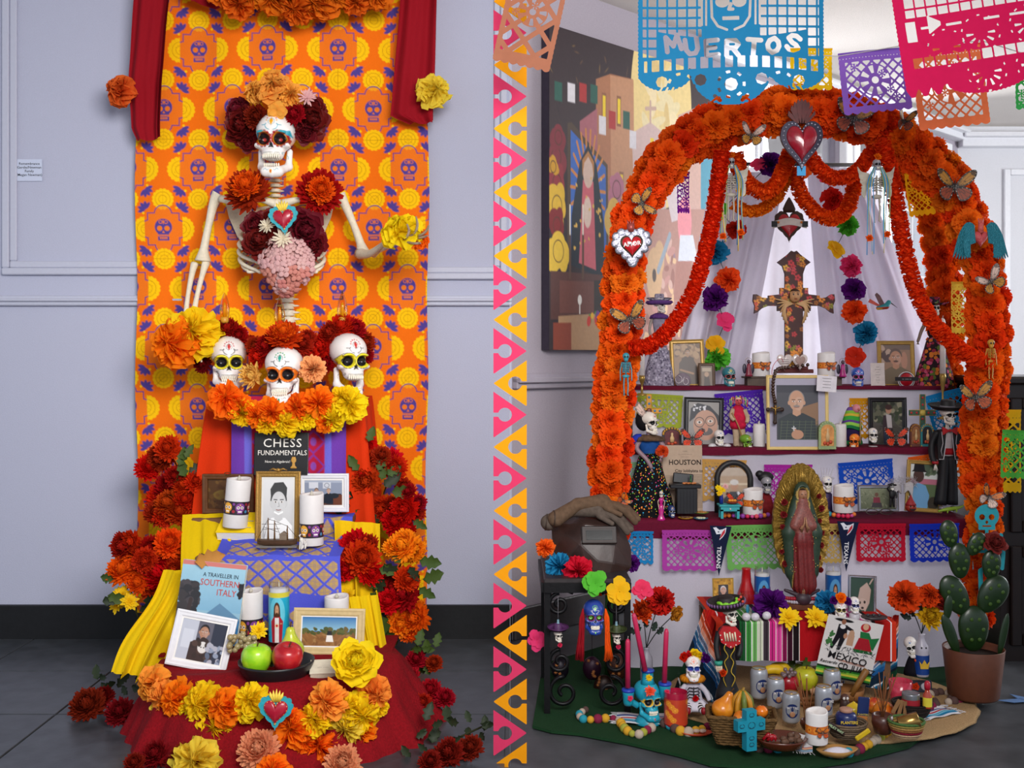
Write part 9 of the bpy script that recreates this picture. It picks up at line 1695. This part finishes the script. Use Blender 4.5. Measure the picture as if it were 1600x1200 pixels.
g=G(u); g.lathe([(17,0),(18,2),(18,52)],28,cap=False); g.lathe([(.3,44),(16.6,44.5)],28,cap=False); g.o('glass',K('#a01838',.2,coat=.5),t); g=G(u); g.grid(lambda U,V:(18.4*np.sin(U*2*PI-PI),-18.4*np.cos(U*2*PI-PI),43-40*V),p.nx,p.ny,C=p.a.reshape(-1,3)); g.o('flower_pattern',VC(.4,coat=.3),t)
t=thing('tea_light_holder','pink and orange glass votive behind the dark bowl at right','candle',P(1407,1096,3.36)); u=3.36/FPX; lath(t,'glass',[(14,0),(16,3),(18,33),(17,33),(15,26),(1,25)],K('#b8324a',.2,coat=.5,v=.2),u,26); lath(t,'wax',[(15,22),(15.4,25),(1,25.5)],K('#d8a0a8'),u,22)
# clay/leaf boats
t=thing('dish','orange rimmed boat dish with dough shapes on the rug at left','dish',P(1088,1150,3.14)); lath(t,'boat',[(8,0),(20,3),(26,7),(23,6),(1,3)],K('#b84020',.5),3.14/FPX,26,sx=1.,sy=.5); g=G(3.14/FPX); [g.ball((x,0,8),(6,4,3),8) for x in(-9,0,10)]; g.o('dough',K('#c0a898'),t)
# basket with gourds
def weave(c1='#5f4628',c2='#7a5c36'): return M(c1,.8,b=1,s=150,v=.35)
t=thing('basket','rectangular brown wicker basket of gourds at the front left','basket',P(1158,1158,3.03),rz=-.16); u=3.03/FPX
for k_ in range(11):
    z=2+k_*4.2; f_=.72+.28*k_/10; a,b=52*f_,30*f_; g=G(u); q=[(-a,-b+4,z),(-a+4,-b,z),(a-4,-b,z),(a,-b+4,z),(a,b-4,z),(a-4,b,z),(-a+4,b,z),(-a,b-4,z)]; q2=[]
    for i in range(8):
        p0,p1=np.array(q[i]),np.array(q[(i+1)%8]); n_=10 if i%2 else 2
        for j in range(n_): q2.append(p0+(p1-p0)*j/n_+np.array([0,0,.7*(-1)**(j+k_)]))
    g.tube(q2,2.5 if k_<10 else 3.4,6,closed=True); g.o('wicker_band',weave(),t)
g=G(u); g.box(0,0,1,72,40,2); g.o('basket_floor',weave(),t); g=G(u); [g.tube([(x*.72,-30*.72,2),(x,-30,44)],1.1,4) for x in range(-48,49,8)]; g.o('stakes',weave(),t)
def gourd(label,px,py,Y,r,col,kind,rot=(0,0)): return fruit('gourd',label,px,py,Y,r,skin(*col),kind,rot)
gourd('long-necked orange gourd at left in wicker basket',1130,1106,3.06,17,('#c87418','#d88a24'),'pear',(0,.45)); gourd('small round orange pumpkin at right in wicker basket',1190,1112,3.06,10,('#d86414','#e07a1c'),'round'); gourd('orange gourd at front of the wicker basket',1158,1122,2.99,12,('#c86a14','#d87c1c'),'round')
t=thing('gourd','ridged warty yellow and green gourd in centre of the wicker basket','gourd',P(1160,1100,3.08)); u=3.08/FPX
for i in range(8): a=i/8*2*PI; g=G(u); g.tube(bez([(2*math.cos(a),2*math.sin(a),20),(12*math.cos(a),12*math.sin(a),8),(16*math.cos(a),16*math.sin(a),-12)],5),[3,4.4,4],8); g.o('ridge',K('#b07a1c' if i%3 else '#5a6a24',.45,v=.15),t)
g=G(u); g.ball((0,0,0),(11,11,16),12); g.tube([(0,0,14),(2,0,26)],[3,2],7); g.o('core',K('#8a6a20',.6),t)
t=thing('cross_box','bright turquoise painted cross-shaped box standing before the wicker basket','cross',P(1172,1172,2.95),rz=.32); u=2.95/FPX; co=[(-9,0),(9,0),(9,31),(24,31),(24,48),(9,48),(9,63),(-9,63),(-9,48),(-24,48),(-24,31),(-9,31)]; g=G(u); g.prism(co,-5,9); g.o('cross_body',K('#13859c',.5,v=.06),t); g=G(u)
for (x,z,r) in((0,10,3),(0,20,3),(0,56,3),(-17,40,3),(17,40,3),(0,40,5)):
    for s in(-1,1): g.tube([(x+s*(r*math.sin(a)+1),-5.4,z+r*math.cos(a)) for a in np.linspace(0,4.2,9)],.45,4)
g.o('incised_scrolls',K('#0a3c50',.6),t)
# cans
CAN=[(1186,1090,3.38,'back left silver beer can with gold lid behind the wicker basket',.2),(1212,1105,3.30,'second silver beer can from the left of the row',.1),(1236,1128,3.18,'front left silver beer can with blue round label FAT TIRE',-.1),(1287,1118,3.22,'front right silver beer can with blue round label, right of the incense',.2),(1300,1092,3.36,'middle right silver beer can behind the front one',.3),(1306,1078,3.5,'rearmost right silver beer can with gold lid',.1)]
AL=K('#a4a8b0',.3,m=.3,v=.03); LID=K('#b08a3c',.28,m=.8)
for x,y,Yk,lab,rz in CAN:
    t=thing('beer_can',lab,'can',P(x,y,Yk),rz=rz,group='beer cans around fruit basket'); u=Yk/FPX; lath(t,'can_body',[(10.5,0),(13,3),(13.6,5),(13.6,38),(12.6,43),(10.6,46)],AL,u,26); lath(t,'gold_lid',[(10.6,45.6),(11.2,47),(10.4,47),(9.6,45.6),(.5,45.6)],LID,u,24); g=G(u); g.ball((0,-3,46),(3,2,.5),8); g.o('pull_tab',LID,t)
    g=G(u); g.add([(13.9*math.sin(-.75*math.cos(b)),-13.9*math.cos(.75*math.cos(b)),21+11*math.sin(b)) for b in np.linspace(0,2*PI,24,endpoint=False)]+[(0,-14.1,21)],[(i,(i+1)%24,24) for i in range(24)]); g.o('round_label',K('#1a2c60',.4),t); text('FAT TIRE',5.2*u,K('#dcd8d8'),t,(0,-15.2*u,26*u),sx=.85,bold=.0002); g=G(u); g.ball((0,-14.2,16),(4.5,.8,4.5),8); g.o('label_emblem',K('#a87a5a',.4),t)
# fruit basket
t=thing('fruit_basket','wooden slat basket of fruit behind beer cans','basket',P(1250,1118,3.45)); u=3.45/FPX; WDF=M('#8a5c30',.6,b=.3,s=30,v=.2)
for i in range(18): a=i/18*2*PI; g=G(u); A=T(0,0,0,rz=a); g.box(0,-34,18,10.6,1.4,36,A@T(0,0,0,rx=.10)); g.o('slat',WDF,t)
for z,r in((38,40),(32,39.5),(8,35)): g=G(u); g.lathe([(r,z-3),(r+1.4,z-3),(r+1.6,z+3),(r,z+3)],36,cap=False); g.o('hoop',WDF,t)
g=G(u); g.lathe([(.5,3),(33,3),(33,4.5),(.5,4.5)],30); g.o('basket_bottom',WDF,t)
fruit('apple','large yellow-green apple on top of the slat basket',1259,1060,3.40,19,skin('#a8a81c','#b8b42c'),'apple'); fruit('apple','deep red apple at the front of the slat basket',1231,1068,3.38,17,skin('#8c0f1c','#a01828'),'apple'); fruit('apple','second green apple behind the top one in slat basket',1254,1050,3.54,16,skin('#8aa01c','#a0a82c'),'apple')
for k_,lab in enumerate(('yellow banana at left rim of the slat basket','second yellow banana behind the first one')):
    t=thing('banana',lab,'fruit',P(1212,1055-k_*4,3.42+k_*.06)); u=3.4/FPX; g=G(u); g.tube(bez([(-28+k_*9,0,-6),(-24+k_*9,0,-2),(-12+k_*9,0,8),(6+k_*8,0,8),(22+k_*6,0,-2)],6),[1.8,2.6,7,8,3],10); g.o('peel',K('#cfa818',.45,v=.06),t); g=G(u); g.tube([(-30+k_*9,0,-9),(-27+k_*9,0,-5)],[1.4,2],6); g.o('banana_tip',K('#7a7a24'),t)
t=thing('grape_bunch','small grey-violet grape bunch draped between bananas and apple','grapes',P(1234,1052,3.36)); u=3.36/FPX; rs=random.Random(7); mm=None
for i in range(16):
    if mm is None: g=G(u); g.ball((0,0,0),3.4,10); o=g.o('grape',K('#6c5a5c',.3,coat=.4),t); mm=o.data
    else: o=link('grape',mm,K('#6c5a5c',.3,coat=.4),t)
    o.location=Vector((rs.uniform(-12,12),rs.uniform(-4,4),rs.uniform(-5,6)))*u
tag(leaf(P(1232,1046,3.5),.055,LEAFM,rz=.5),'green leaf above the bananas in slat basket','leaf'); tag(leaf(P(1252,1040,3.42),.05,LEAFM,rz=1.2),'green leaf over the top apple in slat basket','leaf')
t=thing('cork','pale cork lying on the rim of the slat basket','cork',P(1275,1079,3.3),ry=1.3); lath(t,'cork_body',[(4,-9),(4.6,-8),(4.6,8),(4,9)],K('#b08a68',.7,b=.3),3.3/FPX,14)
def incense(label,px,py,Y,r,h,n,hs,seed,nm='incense_bowl',cols='#4a2418'):
    t=thing(nm,label,'bowl',P(px,py,Y)); u=Y/FPX; lath(t,'clay_bowl',[(r*.55,0),(r*.75,2),(r,h*.6),(r*.9,h),(r*.8,h),(r*.8,h-4),(1,h-4)],K(cols,.4,coat=.3,v=.2),u,26); rs=random.Random(seed)
    for i in range(n): g=G(u); a=rs.uniform(-.35,.35); l=hs*rs.uniform(.75,1.1); g.tube([(rs.uniform(-4,4),0,h-5),(l*math.sin(a),rs.uniform(-6,6),h+l*math.cos(a))],.75,5); g.o('incense_stick',K('#7a4a2c',.8),t)
incense('small terracotta bowl with tall incense sticks left of the front candle',1262,1140,3.08,12,16,8,70,1,cols='#5a2c18'); incense('round brown clay bowl with many incense sticks at right',1379,1146,3.06,17,30,11,62,2)
# terracotta dish of nuts and chillies
t=thing('terracotta_dish','wide glazed terracotta dish with chillies and nuts at the front','dish',P(1221,1168,2.98)); u=2.98/FPX; lath(t,'dish',[(24,0),(34,4),(40,14),(41,17),(38,16),(30,7),(1,5)],K('#542414',.25,coat=.5,v=.15),u,40,sy=.8)
rs=random.Random(4)
for i in range(14): g=G(u); g.ball((rs.uniform(-4,28),rs.uniform(-18,14),12+rs.uniform(0,6)),(6,4.6,4.6),9); g.o('nut',K('#5c4030',.6,b=.5,s=200,v=.3),t)
for i in range(9): g=G(u); a=rs.uniform(0,PI); x=-18+rs.uniform(-8,6); g.tube(bez([(x-8*math.cos(a),-8-4*math.sin(a),14),(x,-10,20+rs.uniform(0,5)),(x+9*math.cos(a),-8+6*math.sin(a),16)],4),[1,3.6,.8],7); g.o('chilli',K('#98101c',.25,coat=.5),t)
t=thing('small_towel','small white towel with line drawing and coloured stripes lying at the front edge','towel',(*P(1254,1168,3.0).xy,.03),rz=-.3); p=Pic(36,52,'#bcb8b8',2.); [p.r(0,34+i*3.4,36,36.4+i*3.4,c) for i,c in enumerate(('#8c2820','#d8842c','#2c2c34','#2a7a9c','#1f5a80'))]; [p.l([(8+i*5,8),(6+i*6,16),(12+i*4,24)],.7,'#4a4648') for i in range(4)]; p.ring(18,14,6,.7,'#4a4648'); u=2.95/FPX
g=G(u); g.grid(lambda U,V:((U-.5)*32,-6-V*20,22-22*V**.8+1.2*np.sin(U*8)),p.nx,p.ny,C=p.a.reshape(-1,3)); g.o('cloth',VC(.9,b=.3),t); g=G(u); [g.tube([(-15+i*2.5,-26,1),(-15+i*2.5+R.uniform(-3,5),-34+R.uniform(-2,2),.6)],.4,4) for i in range(13)]; g.o('fringe',K('#c8c4c4',.9),t)
t=thing('salt_dish','square wooden dish heaped with white salt at the front right','dish',P(1308,1180,2.96),rz=.12); u=2.96/FPX; g=G(u); g.lathe([(20,0),(26,4),(32,10),(30,10.5),(22,4),(1,3)],40,sy=.62,rip=lambda a,k:.06*math.cos(a*4)); g.o('wooden_dish',M('#a87c44',.5,b=.2,s=20,v=.15),t); g=G(u); g.lathe([(24,6),(16,9),(8,11.5),(.5,12.4)],24,sy=.6); o=g.o('salt',K('#d4d0dc',.9,b=.5,s=600),t); o['kind']='stuff'
# basket with snacks
def bowlb(label,px,py,Y,r,h,cols,nm='woven_bowl',sy=.9):
    t=thing(nm,label,'basket',P(px,py,Y)); u=Y/FPX
    for k_ in range(7): f_=.68+.32*(k_/6)**.7; g=G(u); g.tube([(r*f_*math.cos(a),r*f_*sy*math.sin(a),2+k_*h/7+.5*math.sin(a*30+k_*PI)) for a in np.linspace(0,2*PI,60,endpoint=False)],h/12,6,closed=True); g.o('woven_coil',M(cols[k_%len(cols)],.85,b=.8,s=200,v=.25),t)
    g=G(u); g.lathe([(.5,2),(r*.72,2.5)],24,sy=sy,cap=False); g.o('bowl_floor',M(cols[0],.85),t); return t
bowlb('oval grass basket of snacks right of the front candle',1322,1150,3.06,31,24,['#6c5a48','#5a4a3a','#7a6854']); bowlb('dark coiled bowl with cans and hot sauce at right',1425,1118,3.2,30,22,['#241e1c','#2e2624']); bowlb('green rimmed striped coiled bowl with a brass tin at right front',1416,1150,3.02,27,26,['#a88a6a','#b89878','#7c1c2c','#8a5a34','#a8804a','#8a7a3c','#4a6a3a'])
t=thing('peanut_can','blue lidded jar lettered PLANTERS in the grass basket','can',P(1322,1140,3.07)); u=3.07/FPX; lath(t,'jar',[(15,0),(16,2),(16,22),(14,26),(9,28)],K('#17265c',.35,coat=.3),u,28); lath(t,'tan_disc',[(9,28),(10,29),(10,33),(8,34)],K('#a87c68'),u,20); text('PLANTERS',6.4*u,K('#d8b83c'),t,(0,-16.6*u,16*u),sx=.9,bold=.0003); g=G(u); g.box(0,-15.6,6,20,1.5,7); g.o('red_label',K('#98182c'),t)
t=thing('snack_tube','upright blue and brown snack packet in the grass basket','packet',P(1346,1140,3.1),ry=.08); u=3.1/FPX; g=G(u); g.box(0,0,36,18,3,30,bev=1.2); g.o('blue_half',K('#1c2c5c',.3,coat=.4),t); g=G(u); g.box(0,0,11,16,3,22,bev=1.2); g.o('orange_half',K('#b8743c',.3,coat=.4),t); text('PLANTERS',4*u,K('#d8c048'),t,(0,-2*u,24*u),sx=.9)
t=thing('snack_packet','brown candy bar wrapper with white letters leaning in the grass basket','packet',P(1302,1136,3.02),ry=.55); u=3.02/FPX; g=G(u); g.box(0,0,0,44,5,9,bev=2); g.o('wrapper',K('#2c1a18',.3,coat=.4),t); text('MILKY WAY',5.4*u,K('#a8c49a'),t,(4*u,-3*u,0),sx=.9,bold=.0002)
t=thing('snack_packet','small yellow snack packet at right in the grass basket','packet',P(1348,1148,3.0),ry=-.6); u=3./FPX; g=G(u); g.box(0,0,0,26,4,8,bev=1.5); g.o('wrapper',K('#c8a818',.4),t)
t=thing('owl_figurine','small brown and white owl figurine behind the blue jar','figurine',P(1320,1112,3.25)); u=3.25/FPX; lath(t,'body',[(6,0),(8,6),(7,16),(5,20)],K('#3a2420',.5,v=.2),u,16); g=G(u); g.ball((0,0,22),(7,6,6),12); g.o('head',K('#4a2c24',.5),t); g=G(u); [g.ball((s*2.6,-5,22),(2.3,1.4,2.4),8) for s in(-1,1)]; g.o('eye_ring',K('#d8d4d0'),t)
fruit('lemon','yellow lemon behind the snack packets',1334,1112,3.2,13,skin('#c8a81c','#d8b82c'),'lemon'); fruit('orange','bright orange mango behind the incense bowl',1381,1112,3.25,17,skin('#d87c14','#d85a1c'),'round'); fruit('orange','red and yellow peach left behind the incense bowl',1366,1102,3.32,13,skin('#b8381c','#d88a24'),'round')
t=thing('mortar','round wooden mortar with pestle behind the snacks','bowl',P(1326,1095,3.4)); u=3.4/FPX; lath(t,'bowl',[(12,0),(22,8),(24,20),(22,20),(18,12),(1,8)],WDF,u,26); t=thing('pestle','wooden pestle leaning in the mortar','tool',P(1330,1086,3.36),ry=.55); lath(t,'handle',[(5,0),(4.6,20),(5.4,44),(4,47)],K('#7c5424',.5),3.36/FPX,14)
t=thing('tin_can','open silver tin with red label in the dark coiled bowl','can',P(1423,1104,3.18)); lath(t,'tin',[(13,0),(13.4,1),(13.4,20),(13,22),(12,21),(1,21)],K('#8c8e94',.3,m=.7),3.18/FPX,26); g=G(3.18/FPX); g.lathe([(13.7,3),(13.7,13)],26,cap=False); g.o('red_label',K('#98202c',.4),t)
t=thing('hot_sauce_bottle','small hot sauce bottle with red cap and yellow label','bottle',P(1449,1106,3.16)); u=3.16/FPX; lath(t,'bottle',[(6.4,0),(6.8,1),(6.8,20),(4,25),(3.6,30)],K('#a83a1c',.2,coat=.5),u,18); lath(t,'red_cap',[(4.4,29),(4.8,35),(4.2,40),(2,42)],K('#a8142c',.4),u,16); g=G(u); g.grid(lambda U,V:(7.1*np.sin(U*4-2),-7.1*np.cos(U*4-2),17-14*V),14,3); g.o('yellow_label',K('#d8c83c',.4),t)
t=thing('tin_can','shiny brass-coloured tin lying in the striped coiled bowl','can',P(1420,1128,3.0),ry=1.25,rz=-.2); lath(t,'tin',[(11,-16),(12,-15),(12,15),(11,16),(1,16)],K('#9c7c44',.22,m=.85,v=.1),3.0/FPX,26)
for i in range(3): t=thing('cinnamon_stick',('first','second','third')[i]+' tan wood splinter in dark coiled bowl, counted from its left side','wood',P(1400+i*7,1104+i*2,3.16),ry=.5-i*.2,rz=i*.3); g=G(3.16/FPX); g.box(0,0,0,6,3,24,bev=.6); g.o('splinter',K('#8a6644',.7),t)
t=thing('playing_card_box','small box printed with white skull and red flower behind the bowls','box',P(1440,1082,3.5),rx=-.2); u=3.5/FPX; g=G(u); g.box(0,4,9,34,9,18,bev=.6); g.o('box',K('#1a1c2c',.5),t); flower('peony',Vector((-9*u,-1.2*u,9*u)),6*u,RED,(0,-1,0),t,sc=.3); g=G(u); g.ball((6,-.6,9),(7,1,6),10); g.o('skull_print',K('#a8a4ac'),t)
FC=['#c8962c','#2a8a9c','#7c2440','#9a9a3c','#b0a090','#54403c']
def F2(pts): return [Vector((xx(a,HC*FPX/(b-HZ)),HC*FPX/(b-HZ),.022)) for a,b in pts]
beads('long felt ball garland of mustard, teal and plum curving along left front of the rug',F2([(915,1120),(905,1128),(915,1136),(945,1134),(965,1136),(978,1152),(995,1160),(1012,1152),(1030,1142)]),FC,.0135,step=1.75)
beads('felt ball garland continuing past the basket and turquoise cross to the front',F2([(1038,1142),(1055,1150),(1072,1156),(1100,1150),(1118,1144),(1132,1156),(1150,1170),(1180,1180),(1215,1182),(1240,1182)]),FC,.0145,step=1.75)
beads('felt ball garland on right half of the rug beside the clay incense bowl',F2([(1298,1190),(1330,1188),(1352,1178),(1372,1166),(1390,1152),(1402,1132),(1405,1112)]),FC,.0145,step=1.75)
beads('bundle of felt balls by the cactus pot',F2([(1445,1120),(1462,1110),(1450,1098),(1470,1092),(1490,1098),(1482,1108),(1500,1104),(1512,1100)]),FC,.015,step=1.7)
# --- cactus
t=thing('cactus','tall dark green metal prickly pear cactus in brown pot','plant',P(1521,1088,3.46)); u=3.46/FPX; CG=M('#152c0e',.35,coat=.15,v=.15,name='enamel_green')
lath(t,'pot',[(36,0),(38,3),(46,76),(45.5,77),(43,74),(42,66),(1,64)],M('#5e3422',.5,v=.08,name='brown_pot'),u,44); lath(t,'soil',[(.5,66),(41,65),(41,66)],K('#241a14',.9,b=.6),u,30)
for nm,x,z,w,h,ry in(('pad',0,106,24,36,0),('pad',-29,158,20,34,-.5),('pad',30,160,22,32,.55),('pad',-22,212,17,28,-.08),('pad',-38,254,14,22,-.2),('pad',4,238,13,20,.55),('pad',28,206,15,24,.05),('pad',-38,98,9,34,-.35),('pad',44,98,6,34,.2),('pad',-42,140,7,20,.1)):
    g=G(u); A=T(x,0 if w>10 else -6,z,ry=ry); g.lathe([(max(.02,math.sin(a)*(1+.12*math.sin(a)*math.cos(a)*-1))*w,-h*math.cos(a)) for a in np.linspace(.05,PI-.05,16)],24,A,sy=.38); g.o('pad',CG,t)
    if w>10:
        g=G(u)
        for q in range(6): a=q*1.05+x; g.ball((w*.5*math.cos(a),-w*.335,h*.5*math.sin(a)),(3.2,1.2,3.2),8,A)
        g.o('yellow_spots',M('#34500f',.6,v=.1),t)
flower('peony',Vector((32*u,-4*u,240*u)),19*u,M('#74201c',.6,v=.15),(0,-.9,.5),t)
# --- dark cabinet and stray paper
DW=M('#160907',.4,b=.15,s=12,v=.25,coat=.05,name='dark_mahogany'); Yf=3.95; t=thing('cabinet','dark mahogany cabinet at the right edge','cabinet',(xx(1640,Yf),Yf+.25,0)); w=xx(1720,Yf)-xx(1568,Yf); hC=zz(600,Yf); g=G(); g.box(0,0,hC/2,w,.5,hC); g.o('carcass',DW,t); g=G(); g.box(0,0,hC+.012,w+.05,.55,.03,bev=.008); g.o('top',DW,t)
for a in(0,1):
    g=G(); z0,z1=(.06,.42) if a==0 else (.47,hC-.05); x0_,x1_=-w/2+.03,w/2-.03; 
    for (q0,q1,r0,r1) in((x0_+.041,x1_-.041,z0,z0+.04),(x0_+.041,x1_-.041,z1-.04,z1),(x0_,x0_+.04,z0,z1),(x1_-.04,x1_,z0,z1)): g.box((q0+q1)/2,-.26,(r0+r1)/2,q1-q0,.02,r1-r0,bev=.004)
    o=g.o('door_panel_frame',DW,t)
for i,(x,y,rz,lab) in enumerate(((1583,1098,.3,'pale blue paper scrap on the floor by the cactus pot'),(1598,1094,-.7,'second pale blue paper scrap on the floor at the right edge'))): t=thing('paper_scrap',lab,'paper',(*F2([(x,y)])[0].xy,.004),rz=rz); g=G(); g.prism([(-.045,-.02),(.04,-.012),(.05,.02),(-.01,.016)],-.0006,.0006,T(0,0,.002,rx=PI/2)); g.o('scrap',K('#5a7aa8',.7),t)
# ---------------------------------------------------------------- groups for repeats
GR={'butterfly':'butterflies around the arch and shelves','paper_banner':'cut-paper banners','candle':'flameless and wax candles','photo_frame':'framed photographs of the altars','sugar_skull':'painted sugar skulls','skeleton_doll':'skeleton dolls of the right altar','crepe_garland':'crepe garlands of the arch','paper_flower':'loose paper flowers','flower':'loose silk flowers','flower_wreath':'flower wreaths on skulls','flower_garland':'paper flower garlands of the left altar','chrysanthemum_spray':'chrysanthemum sprays of the left altar','heart_ornament':'sacred heart ornaments','prayer_candle':'glass prayer candles','yellow_drape':'yellow cloths of the left altar','flame_bulb':'candle bulbs above the painted skulls','felt_ball_garland':'felt ball garlands on the floor','nicho_box':'small nicho boxes on the middle tier','taper_candle':'pink tapers in the skull holder','altar_shelf':'tiers of the right altar','leaf':'single leaves','display_step':'steps under the left altar cloths','apple':'fruit','gourd':'gourds in the wicker basket','plate':'tiny plates of food','ceramic_ball':'white ceramic balls','leafy_stem':'leafy stems on the floor','book':'books on the left altar','skull_ornament':'hanging skull ornaments','work_glove':'work gloves on the mask','pennant':'team pennants','banana':'bananas in slat basket','cinnamon_stick':'wood splinters in the dark bowl','curtain':'dark red curtains','flower_string':'flower strings beside the cross','skeleton_angel':'winged skeletons in the arch','eyeglasses':'','snack_packet':'snack packets in the grass basket','printed_card':'printed cards on the right altar','serape':'serape blankets','dish':''}
cnt={}
for o in COL.objects:
    if o.parent is None and o.get('label'): cnt.setdefault(o.name.split('.')[0],[]).append(o)
for k_,l_ in cnt.items():
    if len(l_)>1 and GR.get(k_):
        for o in l_:
            if not o.get('group'): o['group']=GR[k_]
